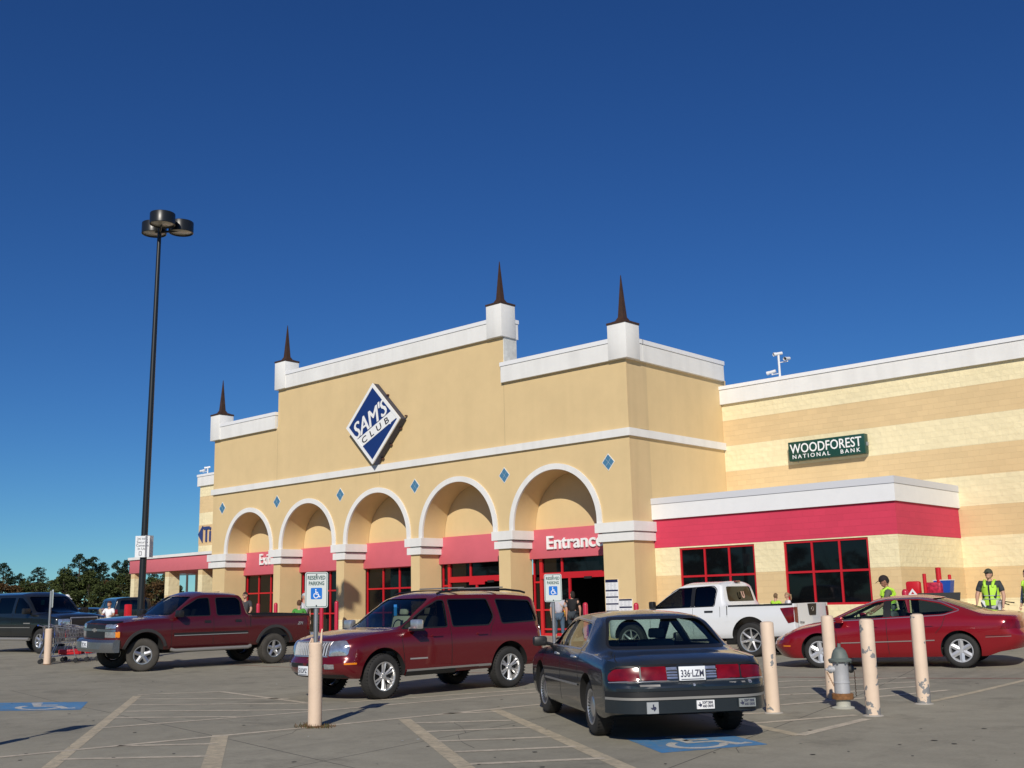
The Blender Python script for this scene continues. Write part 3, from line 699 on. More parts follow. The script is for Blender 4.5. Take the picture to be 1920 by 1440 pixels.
# ================================================================== vehicles
def paint(name, col, rough=0.28, metal=0.35, coat=1.0, dust=0.12):
    m = mat(name, col, rough, metal=metal, coat=coat)
    nt = m.node_tree; b = nt.nodes['Principled BSDF']; L = nt.links
    b.inputs['Coat Roughness'].default_value = 0.05
    # fine dust: a pale rough film, thicker on faces that look up
    geo = nt.nodes.new('ShaderNodeNewGeometry'); sep = nt.nodes.new('ShaderNodeSeparateXYZ'); L.new(geo.outputs['Normal'], sep.inputs[0])
    tc = nt.nodes.new('ShaderNodeTexCoord'); n = nt.nodes.new('ShaderNodeTexNoise'); n.inputs['Scale'].default_value = 2.5; n.inputs['Detail'].default_value = 7; L.new(tc.outputs['Object'], n.inputs['Vector'])
    r = nt.nodes.new('ShaderNodeMapRange'); r.inputs[1].default_value = 0.55; r.inputs[2].default_value = 1.0; r.inputs[3].default_value = 0.12; r.inputs[4].default_value = 1.0; L.new(sep.outputs[2], r.inputs[0])
    r2 = nt.nodes.new('ShaderNodeMapRange'); r2.inputs[1].default_value = 0.3; r2.inputs[2].default_value = 0.7; r2.inputs[3].default_value = dust*0.6; r2.inputs[4].default_value = dust*1.4; L.new(n.outputs[0], r2.inputs[0])
    mu = nt.nodes.new('ShaderNodeMath'); mu.operation = 'MULTIPLY'; L.new(r.outputs[0], mu.inputs[0]); L.new(r2.outputs[0], mu.inputs[1])
    mx = nt.nodes.new('ShaderNodeMix'); mx.data_type = 'RGBA'; mx.inputs[6].default_value = (*col, 1); mx.inputs[7].default_value = (0.42, 0.36, 0.28, 1); L.new(mu.outputs[0], mx.inputs[0]); L.new(mx.outputs[2], b.inputs['Base Color'])
    return m
K_BLK = mat('black_trim', (0.012, 0.012, 0.013), 0.45)
K_GAP = mat('panel_gap_black', (0.004, 0.004, 0.004), 0.8)
K_ARCH = mat('wheel_well_black', (0.008, 0.008, 0.008), 0.95)
K_INT = mat('cabin_lining', (0.06, 0.058, 0.055), 0.9)
K_SEAT = mat('beige_seat', (0.36, 0.32, 0.26), 0.8)
K_SEATG = mat('grey_seat', (0.14, 0.15, 0.16), 0.85)
K_CHR = mat('chrome', (0.72, 0.71, 0.70), 0.30, metal=0.8)
K_ALU = mat('brushed_alloy', (0.55, 0.56, 0.58), 0.28, metal=0.85)
K_TYRE = mat('tyre_rubber', (0.022, 0.021, 0.020), 0.85, var=0.35, vscale=6)
K_TYRED = mat('dusty_tyre_rubber', (0.05, 0.045, 0.038), 0.9, var=0.3, vscale=6)
K_RED = mat('red_lens', (0.15, 0.002, 0.004), 0.14, coat=0.3, var=0.45, vscale=9)
K_REDD = mat('dark_red_lens', (0.14, 0.003, 0.006), 0.15, coat=1.0)
K_AMB = mat('amber_lens', (0.75, 0.22, 0.01), 0.2, coat=0.6)
K_LAMP = mat('clear_lamp', (0.55, 0.57, 0.60), 0.10, metal=0.75, coat=1.0, var=0.35, vscale=14)
K_PLATE = mat('plate_white', (0.72, 0.75, 0.78), 0.5)
K_INK = mat('plate_ink', (0.02, 0.025, 0.06), 0.6)
K_GREYP = mat('grey_cladding', (0.035, 0.034, 0.034), 0.6, var=0.12)
K_SILL = mat('dusty_silver', (0.30, 0.29, 0.27), 0.5, metal=0.4)
def glass(name, col, trans=0.0):
    if name in MATS: return MATS[name]
    if not trans: return mat(name, col, 0.03, spec=0.5)
    m = bpy.data.materials.new(name); m.use_nodes = True; nt = m.node_tree; nt.nodes.clear(); L = nt.links
    o = nt.nodes.new('ShaderNodeOutputMaterial'); g = nt.nodes.new('ShaderNodeBsdfGlossy'); g.inputs['Roughness'].default_value = 0.02
    t = nt.nodes.new('ShaderNodeBsdfTransparent'); t.inputs[0].default_value = (*[c*trans for c in col], 1)
    lw = nt.nodes.new('ShaderNodeLayerWeight'); pw = nt.nodes.new('ShaderNodeMath'); pw.operation = 'POWER'; pw.inputs[1].default_value = 4.5; L.new(lw.outputs['Facing'], pw.inputs[0])
    fr = nt.nodes.new('ShaderNodeMath'); fr.operation = 'MULTIPLY_ADD'; fr.inputs[1].default_value = 0.85; fr.inputs[2].default_value = 0.06; L.new(pw.outputs[0], fr.inputs[0]); mx = nt.nodes.new('ShaderNodeMixShader')
    L.new(fr.outputs[0], mx.inputs[0]); L.new(t.outputs[0], mx.inputs[1]); L.new(g.outputs[0], mx.inputs[2]); L.new(mx.outputs[0], o.inputs[0])
    MATS[name] = m; return m
GL_CLEAR = glass('green_tinted_glass', (0.80, 0.95, 0.88), 0.80)
GL_SMOKE = glass('smoked_glass', (0.6, 0.62, 0.6), 0.22)
GL_DARK = glass('privacy_glass', (0.5, 0.5, 0.5), 0.07)

def eval_boolean(body, cutters):
    for c in cutters:
        md = body.modifiers.new('b', 'BOOLEAN'); md.operation = 'DIFFERENCE'; md.solver = 'EXACT'; md.object = c; md.material_mode = 'TRANSFER'
    bpy.context.view_layer.update()
    dg = bpy.context.evaluated_depsgraph_get(); me = bpy.data.meshes.new_from_object(body.evaluated_get(dg))
    body.modifiers.clear(); old = body.data; body.data = me; bpy.data.meshes.remove(old)
    for c in cutters: cm = c.data; bpy.data.objects.remove(c); bpy.data.meshes.remove(cm)

class Car:
    """Body lofted from side-view curves, x forward, y left; windows, wells and cabin are cut out of it"""
    def __init__(s, S): s.S = S
    def W(s, x):
        """plan taper towards both ends"""
        S = s.S; k = 1.0
        for xe, b, n in ((S['xf'], S.get('bf', .45), S.get('nf', 2.6)), (S['xr'], S.get('br', .35), S.get('nr', 2.8))):
            t = 1-abs(xe-x)/b
            if t > 0: k *= max(0.0, 1-min(1, t)**n)**(1/n)
        return k
    def section(s, x, N=(12, 7, 9)):
        S = s.S; g = lambda k: pchip(S[k], x)
        zs, zb, ze, zc = g('zs'), g('zb'), g('ze'), g('zc'); wm, wb, we = g('wm'), g('wb'), g('we'); k = max(s.W(x), 0.002)
        ze = max(ze, zb+0.004); zc = max(zc, ze+0.003); h = zb-zs
        prof = S.get('side') or [(0, -0.07), (0.08, -0.03), (0.3, -0.008), (0.6, 0.0), (0.85, -0.01)]
        pts = [(zs+h*a, wm+d) for a, d in prof]+[(zb, wb)]
        out = [(0.0, zs)]
        for i in range(N[0]+1):
            z = zs+h*i/N[0]; out.append((pchip(pts, z)*k, z))
        bl = S.get('bulge', 0.02)
        for i in range(1, N[1]+1):
            t = i/N[1]; out.append(((wb+(we-wb)*t+bl*sin(pi*t)*min(1, (ze-zb)*3))*k, zb+(ze-zb)*t))
        pw = S.get('crown', 2.6)
        for i in range(1, N[2]+1):
            a = i/N[2]; y = we*(1-a**1.25); out.append((y*k, ze+(zc-ze)*(1-(y/we)**pw)))
        return out
    def dx(s, x, z):
        """fore-aft lean of the nose and tail as a function of height"""
        S = s.S; d = 0
        if 'nose' in S: d += pchip(S['nose'], z)*ss(S['xf']-0.8, S['xf']-0.1, x)
        if 'tail' in S: d -= pchip(S['tail'], z)*ss(S['xr']+0.7, S['xr']+0.1, x)
        return d
    def stations(s):
        S = s.S; xs = []
        bf, br = S.get('bf', .45), S.get('br', .35)
        nb = 12
        for i in range(nb): xs.append(S['xr']+br*(1-cos(pi/2*i/nb)))
        a, b = S['xr']+br, S['xf']-bf; n = int((b-a)/0.045)
        for i in range(n+1): xs.append(a+(b-a)*i/n)
        for i in range(1, nb+1): xs.append(S['xf']-bf+bf*sin(pi/2*i/nb))
        for e in S.get('extra', []): xs.append(e)
        xs = sorted(xs); out = [xs[0]]
        for x in xs[1:]:
            if x-out[-1] > 0.004: out.append(x)
        return out
    def loft(s, name, mats):
        xs = s.stations(); vs = []; fs = []; rings = []
        for x in xs:
            h = s.section(x); ring = [(y, z) for y, z in h]+[(-y, z) for y, z in reversed(h[1:-1])]
            rings.append(len(ring))
            for y, z in ring: vs.append((x+s.dx(x, z), y, z))
        n = rings[0]
        for i in range(len(xs)-1):
            for k in range(n): fs.append((i*n+k, i*n+(k+1) % n, (i+1)*n+(k+1) % n, (i+1)*n+k))
        fs.append(tuple(reversed(range(n)))); fs.append(tuple(range((len(xs)-1)*n, len(xs)*n)))
        m = MB(); m.add(vs, fs, 0, True)
        o = m.build(name, mats, sharp=40)
        return o
    def cabin(s, x0, x1, zf, mi_mat, t=0.055):
        S = s.S; n = max(8, int((x1-x0)/0.06)); vs = []; fs = []
        for i in range(n+1):
            x = x0+(x1-x0)*i/n; g = lambda k: pchip(S[k], x)
            zb, ze, zc = g('zb'), g('ze'), g('zc'); wb, we = g('wb')-t-0.01, g('we')-t
            top = max(min(zc-0.05, 9), zf+0.25); e = max(min(ze-0.04, top-0.01), zf+0.2); bz = min(zb, e-0.02)
            if ze < zb+0.06: wt = we-0.02
            half = [(wb-0.02, zf), (wb, bz-0.1), (wb, bz), (we, e), (we*0.7, (e+top)/2+0.01), (we*0.3, top)]
            ring = half+[(-y, z) for y, z in reversed(half)]
            for y, z in ring: vs.append((x, y, z))
        m_ = 12
        for i in range(n):
            for k in range(m_): fs.append((i*m_+k, i*m_+(k+1) % m_, (i+1)*m_+(k+1) % m_, (i+1)*m_+k))
        fs.append(tuple(reversed(range(m_)))); fs.append(tuple(range(n*m_, (n+1)*m_)))
        m = MB(); m.add(vs, fs); return m.build('cut', [mi_mat])
    def make(s, root, paintm):
        S = s.S; s.root = root
        b = s.loft('body', [paintm])
        # un-cut copy for projecting trim and glass
        me = b.data; s.bvh = BVHTree.FromPolygons([v.co.copy() for v in me.vertices], [tuple(p.vertices) for p in me.polygons])
        cut = []
        for c in S['cabs']: cut.append(s.cabin(c[0], c[1], c[2], K_INT))
        for poly in S.get('side_win', []):
            m = MB(); m.prism(poly['p'], -1.4, 1.4, 'y'); cut.append(m.build('cut', [K_BLK]))
        for (x0, x1, poly) in S.get('end_win', []):
            m = MB(); m.prism(poly, x0, x1, 'x'); cut.append(m.build('cut', [K_BLK]))
        for (xa, r) in S['arch']:
            m = MB()
            for sd in (-1, 1):
                pts = [(xa+r*cos(2*pi*k/40), S.get('archz', 0.36)+r*S.get('archs', 1)*sin(2*pi*k/40)) for k in range(40)]
                m.prism(pts, sd*0.52, sd*1.3, 'y', smooth_side=True)
            cut.append(m.build('cut', [K_ARCH]))
        if 'bed' in S:
            x0, x1, w, z0 = S['bed']; cut.append(MB().box(x0, x1, -w, w, z0, 3.0).build('cut', [S.get('bedmat', K_BLK)]))
        eval_boolean(b, cut)
        b.data.set_sharp_from_angle(angle=radians(32)); b.parent = root; s.body = b
        return s
    # ---- projecting shapes on the body
    def hit(s, plane, u, v, side=1):
        if plane == 'side': o, d = Vector((u, 3*side, v)), Vector((0, -side, 0))
        elif plane == 'front': o, d = Vector((5, u, v)), Vector((-1, 0, 0))
        elif plane == 'rear': o, d = Vector((-5, u, v)), Vector((1, 0, 0))
        elif plane == 'top': o, d = Vector((u, v, 4)), Vector((0, 0, -1))
        elif plane[0] == 'ray': o, d = plane[1]+Vector((u, v, 0)), plane[2]
        h = s.bvh.ray_cast(o, d)
        if h[0] is None: return None
        n = h[1]
        if n.dot(d) > 0: n = -n
        return h[0], n
    def patch(s, name, mats, plane, poly, off=0.004, side=1, res=0.05, parent=None, dome=0.0, label=None):
        """shape drawn in side (x,z), front/rear (y,z) or top (x,y) view, laid on the body and raised by off"""
        from mathutils.geometry import delaunay_2d_cdt
        pts = []; 
        for i in range(len(poly)):
            a = Vector(poly[i]); b = Vector(poly[(i+1) % len(poly)]); n = max(1, int((b-a).length/res))
            for k in range(n): pts.append(a+(b-a)*k/n)
        ne = len(pts); edges = [(i, (i+1) % ne) for i in range(ne)]
        x0, x1 = min(p.x for p in pts), max(p.x for p in pts); y0, y1 = min(p.y for p in pts), max(p.y for p in pts)
        nx, ny = int((x1-x0)/res), int((y1-y0)/res)
        for i in range(1, nx+1):
            for j in range(1, ny+1):
                pts.append(Vector((x0+(x1-x0)*i/(nx+1)+1e-4*j, y0+(y1-y0)*j/(ny+1)+1e-4*i)))
        vo, _, fo, _, _, _ = delaunay_2d_cdt(pts, edges, [], 1, 1e-5)
        cen = Vector(((x0+x1)/2, (y0+y1)/2)); vs = []; ok = []
        for p in vo:
            h = s.hit(plane, p.x, p.y, side)
            if h is None: vs.append((0, 0, 0)); ok.append(False); continue
            o = off
            if dome:
                q = (p-cen); rx = abs(q.x)/max(1e-3, (x1-x0)/2); ry = abs(q.y)/max(1e-3, (y1-y0)/2); o += dome*max(0, 1-max(rx, ry)**2)
            vs.append(h[0]+h[1]*o); ok.append(True)
        fs = [f for f in fo if all(ok[i] for i in f)]
        # a rim down to the surface so the piece has thickness
        m = MB(); m.add(vs, fs, 0, True)
        if off > 0.003:
            rim = []; 
            for p in vo:
                h = s.hit(plane, p.x, p.y, side); rim.append(h[0]-h[1]*0.004 if h else Vector((0, 0, 0)))
            cnt = {}
            for f in fs:
                for i in range(len(f)):
                    e = (f[i], f[(i+1) % len(f)]); cnt[tuple(sorted(e))] = cnt.get(tuple(sorted(e)), 0)+1
            for (a, b), c in cnt.items():
                if c == 1: m.add([vs[a], vs[b], rim[b], rim[a]], [(0, 1, 2, 3)])
        ob = m.build(name, mats, parent or s.root)
        if label: ob['label'] = label
        return ob
    def strip(s, name, m_, plane, pts, w, off=0.004, side=1, parent=None, n=None):
        """a thin band along a line drawn in the given view"""
        poly = []; P_ = [Vector(p) for p in pts]; L_ = []; R_ = []
        for i, p in enumerate(P_):
            d = (P_[min(i+1, len(P_)-1)]-P_[max(i-1, 0)]).normalized(); nn = Vector((-d.y, d.x))*w/2
            L_.append(p+nn); R_.append(p-nn)
        vs = []; fs = []; 
        def seg(A, B, k):
            return A+(B-A)*k
        rows = []
        for i in range(len(P_)-1):
            k_ = max(1, int((P_[i+1]-P_[i]).length/0.04))
            for k in range(k_+(1 if i == len(P_)-2 else 0)):
                rows.append((seg(L_[i], L_[i+1], k/k_), seg(R_[i], R_[i+1], k/k_)))
        prev = None
        for a, b in rows:
            ha, hb = s.hit(plane, a.x, a.y, side), s.hit(plane, b.x, b.y, side)
            if not ha or not hb: prev = None; continue
            q = [ha[0]+ha[1]*off, hb[0]+hb[1]*off, hb[0]-hb[1]*0.003, ha[0]-ha[1]*0.003]
            i0 = len(vs); vs += q
            if prev is not None:
                for k in range(4): fs.append((prev+k, prev+(k+1) % 4, i0+(k+1) % 4, i0+k))
            prev = i0
        m = MB(); m.add(vs, fs, 0, False)
        return m.build(name, m_, parent or s.root)

def loopstrip(car, name, m_, plane, pts, w, **k): return car.strip(name, m_, plane, list(pts)+[pts[0]], w, **k)

def wheel(root, x, y, r, w, rr, style, tyre=None, steer=0.0, rimm=None):
    """wheel with axis along y; outer face towards sign(y)"""
    sd = 1 if y > 0 else -1
    e = bpy.data.objects.new('wheel', None); COL.objects.link(e); e.parent = root; e.location = (x, y, r); e.rotation_euler = (0, 0, steer)
    t = MB(); h = w/2
    t.lathe([(rr, -h*0.9), (rr+0.02, -h*0.98), (r-0.05, -h), (r-0.018, -h*0.86), (r, -h*0.6), (r+0.002, 0), (r, h*0.6), (r-0.018, h*0.86), (r-0.05, h), (rr+0.02, h*0.98), (rr, h*0.88), (rr-0.01, h*0.3), (rr-0.01, -h*0.9)], 40, 'y')
    for k in range(60):   # tread blocks
        a = 2*pi*k/44; 
        for q in (-1, 1):
            c_, s_ = cos(a+0.03*q), sin(a+0.03*q); c2, s2 = cos(a+0.03*q+0.07), sin(a+0.03*q+0.07)
            y0, y1 = (0.08*q*w*1.0, 0.46*q*w)
            ro = r+0.0025
            t.add([(ro*c_, y0, ro*s_), (ro*c2, y0, ro*s2), (ro*c2, y1, ro*s2), (ro*c_, y1, ro*s_)], [(0, 1, 2, 3)])
    t.build('tyre', tyre or K_TYRE, e)
    m = MB(); R_ = rimm or K_ALU
    f = sd*h   # outer face
    m.lathe([(rr+0.003, f*0.90), (rr+0.006, f*0.97), (rr-0.012, f*0.96), (rr-0.022, f*0.80), (rr-0.03, f*0.2), (rr-0.03, -f*0.85)], 40, 'y')
    m.lathe([(0.0, f*0.72), (0.045, f*0.72), (0.055, f*0.60), (0.075, f*0.55)], 20, 'y')
    kind, n = style
    R0, R1 = 0.045, rr-0.012
    def spoke(a, w0, w1, d0=0.56, d1=0.86):
        ca, sa = cos(a), sin(a); ta = (-sa, ca)
        vs = []
        for (rad, ww, dep) in ((R0, w0, d0+0.06), ((R0+R1)/2, (w0+w1)/2*0.95, (d0+d1)/2+0.08), (R1, w1, d1)):
            for q, dd in ((-1, -0.03), (0, 0.04), (1, -0.03)):
                vs.append((rad*ca+ta[0]*ww*q, f*dep+sd*dd*0.4, rad*sa+ta[1]*ww*q))
            vs.append((rad*ca, f*dep-sd*0.05, rad*sa))
        fs = []
        for i in range(2):
            for a_, b_ in ((0, 1), (1, 2), (2, 3), (3, 0)): fs.append((i*4+a_, i*4+b_, i*4+4+b_, i*4+4+a_))
        m.add(vs, fs, 0)
    if kind == 'twin':
        for k in range(n):
            a = 2*pi*k/n+pi/2; spoke(a-0.14, 0.016, 0.022); spoke(a+0.14, 0.016, 0.022)
    elif kind == 'star':
        for k in range(n): spoke(2*pi*k/n+pi/2, 0.035, 0.022)
    elif kind == 'wide':
        for k in range(n): spoke(2*pi*k/n+pi/2, 0.05, 0.045)
    elif kind == 'disc':
        m.lathe([(0.0, f*0.84), (0.06, f*0.86), (rr*0.55, f*0.80), (rr*0.6, f*0.74), (rr*0.86, f*0.86), (rr-0.01, f*0.9)], 40, 'y')
        for k in range(n):
            a = 2*pi*k/n; ca, sa = cos(a), sin(a); ta = (-sa*0.006, ca*0.006)
            vs = [(rad*ca+ta[0]*q, f*dep, rad*sa+ta[1]*q) for rad, dep in ((rr*0.58, 0.80), (rr*0.88, 0.93)) for q in (-1, 1)]
            m.add(vs, [(0, 1, 3, 2)], 1)
    m.build('rim', [R_, K_ARCH], e)
    bk = MB(); bk.lathe([(0.0, f*0.15), (rr-0.032, f*0.15)], 24, 'y'); bk.build('brake_disc', mat('dark_brake', (0.02, 0.02, 0.021), 0.6), e)
    return e

def seat(mb, x, y, z, w=0.26, h=0.62, head=True, lean=0.22):
    c, s_ = cos(lean), -sin(lean)
    mb.box(x-0.05, x+0.45, y-w, y+w, z, z+0.14, bev=0.04)
    b = MB(); b.box(-0.07, 0.07, -w, w, 0, h, bev=0.05)
    if head: b.box(-0.04, 0.04, -0.11, 0.11, h+0.02, h+0.15, bev=0.035)
    mb.add([(x+v[0]*c+v[2]*s_, y+v[1], z+0.12-v[0]*s_+v[2]*c) for v in b.v], b.f, 0, True)

def mirror(root, x, y, z, w=0.2, h=0.14, m_=None, d=0.14, glassy=True):
    sd = 1 if y > 0 else -1
    m = MB(); m.box(x-d*0.5, x+d*0.5, y+sd*0.03 if sd > 0 else y-0.03-w, y+0.03+w if sd > 0 else y-0.03, z, z+h, bev=0.03)
    m.tube([(x+0.02, y-sd*0.06, z+0.01), (x, y+sd*0.06, z+0.04)], 0.025, 8)
    o = m.build('mirror', m_ or K_BLK, root); return o

def plate(root, P, txt, front, size=(0.305, 0.152), tilt=0.0):
    """number plate centred at P on the nose (front=1) or tail (-1)"""
    o = MB().box(-0.006, 0.006, -size[0]/2, size[0]/2, -size[1]/2, size[1]/2, bev=0.004).build('license_plate', K_PLATE, root)
    o.location = P; o.rotation_euler = (0, tilt, 0)
    vs, fs = text_mesh(txt, 0.105, 0.003, align='CENTER', bold=0.002)
    a = min(v[0] for v in vs); b = max(v[0] for v in vs); k = (size[0]-0.04)/(b-a)
    m = MB()
    # text faces -y; turn it to face +x or -x
    m.add([((0.0085+0*v[0])*front, ((v[0]-(a+b)/2)*k)*front, v[2]-0.035) for v in vs], fs)
    m.box(min(0.0065*front, 0.0085*front), max(0.0065*front, 0.0085*front), -0.13, 0.13, -0.066, -0.058)
    m.build('number', K_INK, o)
    return o

def place_car(root, loc, heading, wb, tr=1.5):
    h = radians(heading); fx, fy = cos(h), sin(h)
    x, y = loc; zf = G(x+fx*wb/2, y+fy*wb/2); zr = G(x-fx*wb/2, y-fy*wb/2); zl = G(x-fy*tr/2, y+fx*tr/2); zr2 = G(x+fy*tr/2, y-fx*tr/2)
    root.location = (x, y, (zf+zr+zl+zr2)/4+0.002); root.rotation_euler = (math.atan2(zl-zr2, tr), -math.atan2(zf-zr, wb), h)
    root.rotation_mode = 'XYZ'

def rounded(pts, r=0.05, n=4):
    """polygon with rounded corners"""
    out = []; N = len(pts)
    for i in range(N):
        p0, p1, p2 = Vector(pts[i-1]), Vector(pts[i]), Vector(pts[(i+1) % N]); rr = r[i] if isinstance(r, (list, tuple)) else r
        a = (p0-p1); b = (p2-p1); k = min(rr, a.length*0.45, b.length*0.45)
        if k < 1e-4: out.append(tuple(p1)); continue
        A, B = p1+a.normalized()*k, p1+b.normalized()*k
        for j in range(n+1):
            t = j/n; q = A*(1-t)**2+p1*2*t*(1-t)+B*t*t; out.append((q.x, q.y))
    return out
def inset_win(poly, e):
    """grow a polygon outwards by e (centroid scaling)"""
    c = Vector((sum(p[0] for p in poly)/len(poly), sum(p[1] for p in poly)/len(poly)))
    o = []
    for p in poly:
        d = Vector(p)-c; o.append(tuple(c+d*(1+e/max(0.05, d.length))))
    return o
def side_glass(car, mats):
    for i, w in enumerate(car.S['side_win']):
        for sd in (1, -1):
            car.patch('side_window', mats[i], 'side', inset_win(w['p'], 0.02), off=-0.014, side=sd, res=0.12)
# ------------------------------------------------------------------ navy sedan seen from behind
navy = paint('navy_paint', (0.010, 0.017, 0.024), 0.26, 0.1, coat=0.7, dust=0.05)
LES = dict(xf=2.50, xr=-2.58, bf=0.5, br=0.42, nf=2.4, nr=2.6,
    zs=[(-2.58, 0.36), (-2.3, 0.30), (-1.8, 0.24), (1.9, 0.22), (2.5, 0.30)],
    zb=[(-2.58, 0.76), (-2.45, 0.85), (-2.2, 0.895), (-1.0, 0.945), (0.9, 0.93), (1.9, 0.86), (2.4, 0.76), (2.5, 0.68)],
    ze=[(-2.58, 0.77), (-2.45, 0.865), (-1.95, 0.93), (-1.66, 0.975), (-1.15, 1.285), (-0.85, 1.345), (-0.2, 1.37), (0.3, 1.335), (0.62, 1.20), (1.12, 0.955), (1.9, 0.88), (2.5, 0.70)],
    zc=[(-2.58, 0.78), (-2.46, 0.89), (-2.2, 0.94), (-1.95, 0.96), (-1.86, 0.975), (-1.25, 1.30), (-0.9, 1.385), (-0.3, 1.415), (0.25, 1.385), (0.6, 1.26), (1.25, 0.985), (1.9, 0.93), (2.4, 0.83), (2.5, 0.74)],
    wm=[(-2.58, 0.93), (-1.5, 0.945), (0, 0.95), (1.8, 0.94), (2.5, 0.92)],
    wb=[(-2.58, 0.86), (-1.6, 0.885), (0, 0.89), (1.4, 0.87), (2.5, 0.82)],
    we=[(-2.58, 0.78), (-1.95, 0.80), (-1.6, 0.74), (-0.9, 0.63), (0.2, 0.63), (0.7, 0.70), (1.2, 0.80), (2.5, 0.74)],
    tail=[(0.30, -0.10), (0.42, 0.0), (0.62, 0.0), (0.66, -0.06), (0.9, -0.10), (1.0, -0.15)],
    nose=[(0.3, -0.12), (0.5, 0.0), (0.6, -0.02), (0.8, -0.15)],
    cabs=[(-1.62, 1.22, 0.38)], arch=[(1.42, 0.385), (-1.40, 0.365)], archz=0.35, crown=3.2,
    side_win=[dict(p=rounded([(0.98, 0.975), (0.10, 0.985), (0.14, 1.30), (0.32, 1.275)], 0.05)), dict(p=rounded([(0.02, 0.985), (-0.92, 0.99), (-1.0, 1.07), (-0.82, 1.27), (0.05, 1.315)], 0.06))],
    end_win=[(0.35, 1.5, rounded([(-0.70, 0.99), (0.70, 0.99), (0.58, 1.32), (-0.58, 1.32)], 0.07)), (-2.2, -0.9, rounded([(-0.72, 1.00), (0.72, 1.00), (0.58, 1.33), (-0.58, 1.33)], 0.07))])
t = thing('parked_car', 'navy blue four door sedan seen from behind with wide red tail lights and bumper stickers', 'car')
c = Car(LES).make(t, navy)
side_glass(c, [GL_CLEAR, GL_CLEAR])
c.patch('windshield', GL_CLEAR, 'front', inset_win(LES['end_win'][0][2], 0.02), off=-0.012, res=0.12)
c.patch('rear_window', GL_CLEAR, 'rear', inset_win(LES['end_win'][1][2], 0.02), off=-0.012, res=0.12)
loopstrip(c, 'window_trim', K_BLK, 'rear', LES['end_win'][1][2], 0.03, off=0.003)
for sd in (1, -1):
    c.patch('door_pillar', K_BLK, 'side', [(0.10, 0.985), (0.02, 0.985), (0.05, 1.315), (0.14, 1.30)], off=0.002, side=sd, res=0.1)
    loopstrip(c, 'window_trim', K_ALU, 'side', rounded([(1.03, 0.968), (-0.95, 0.972), (-1.08, 1.06), (-0.86, 1.295), (0.05, 1.335), (0.33, 1.30)], 0.06), 0.014, off=0.004, side=sd)
    for x in (0.06, -1.02+0.0, 1.12): c.strip('door_seam', K_GAP, 'side', [(x, 0.95), (x, 0.30)] if x > -1 else [(-0.98, 0.97), (-0.94, 0.80), (-0.98, 0.62)], 0.009, off=0.0015, side=sd)
    c.strip('side_moulding', K_SILL, 'side', [(1.0, 0.53), (-0.98, 0.55)], 0.022, off=0.010, side=sd)
    c.strip('belt_line', K_ALU, 'side', [(-1.0, 0.945), (-1.6, 0.925), (-2.0, 0.89)], 0.012, off=0.003, side=sd)
    for x in (0.22, -0.78): c.patch('door_handle', K_CHR, 'side', rounded([(x, 0.86), (x+0.17, 0.86), (x+0.17, 0.885), (x, 0.885)], 0.01), off=0.018, side=sd, res=0.2)
    mirror(t, 0.95, sd*0.90, 0.95, 0.19, 0.13, K_BLK)
# tail lights: four red lenses across, clear reversing lamps by the plate
for sd in (1, -1):
    s_ = sd
    def yy(a, b, z0, z1, **k): return [(s_*a, z0), (s_*b, z0), (s_*b, z1), (s_*a, z1)]
    c.patch('tail_light', K_RED, 'rear', rounded([(s_*0.585, 0.670), (s_*0.895, 0.665), (s_*0.885, 0.75), (s_*0.83, 0.795), (s_*0.585, 0.812)], 0.03), off=0.016, res=0.04)
    c.patch('tail_light', K_RED, 'rear', rounded(yy(0.29, 0.565, 0.672, 0.812), 0.012), off=0.016, res=0.05)
    rl = c.patch('reversing_light', K_LAMP, 'rear', yy(0.165, 0.285, 0.688, 0.805), off=0.013, res=0.1)
    for z in (0.715, 0.745, 0.775): c.strip('lamp_rib', K_BLK, 'rear', [(s_*0.165, z), (s_*0.285, z)], 0.010, off=0.015, parent=rl)
    c.strip('lamp_frame', K_BLK, 'rear', [(s_*0.160, 0.822), (s_*0.80, 0.820), (s_*0.87, 0.785)], 0.014, off=0.012)
    c.strip('lamp_frame', K_CHR, 'rear', [(s_*0.160, 0.662), (s_*0.80, 0.658), (s_*0.895, 0.654)], 0.008, off=0.014)
    c.strip('lamp_frame', K_BLK, 'rear', [(s_*0.575, 0.668), (s_*0.575, 0.815)], 0.018, off=0.017)
plate(t, (-2.52, 0, 0.742), '336·LZM', -1, tilt=0.08)
# bumper: body-coloured with black rub strip and thin silver strip
bp = []
m = MB()
def plan(x_off, z0, z1, out, mi=0, y1=0.935):
    vs = []; n = 24
    for k in range(n+1):
        a = -1+2*k/n; y = y1*math.copysign(abs(a)**0.9, a) if a else 0; xx = -2.585+x_off+0.36*abs(a)**5.5
        vs += [(xx, y, z0), (xx, y, z1), (xx+0.14, y*0.97, z1), (xx+0.14, y*0.97, z0)]
    m.add(vs, [(4*i+a, 4*i+b, 4*i+4+b, 4*i+4+a) for i in range(n) for a, b in ((0, 1), (1, 2), (2, 3), (3, 0))]+[(3, 2, 1, 0), tuple(range(4*n, 4*n+4))], mi, True)
plan(-0.02, 0.335, 0.475, 0); plan(-0.035, 0.478, 0.505, 0, 1); plan(-0.03, 0.508, 0.565, 0, 2); plan(-0.005, 0.568, 0.60, 0, 0)
bo = m.build('rear_bumper', [navy, K_SILL, K_BLK], t, sharp=30)
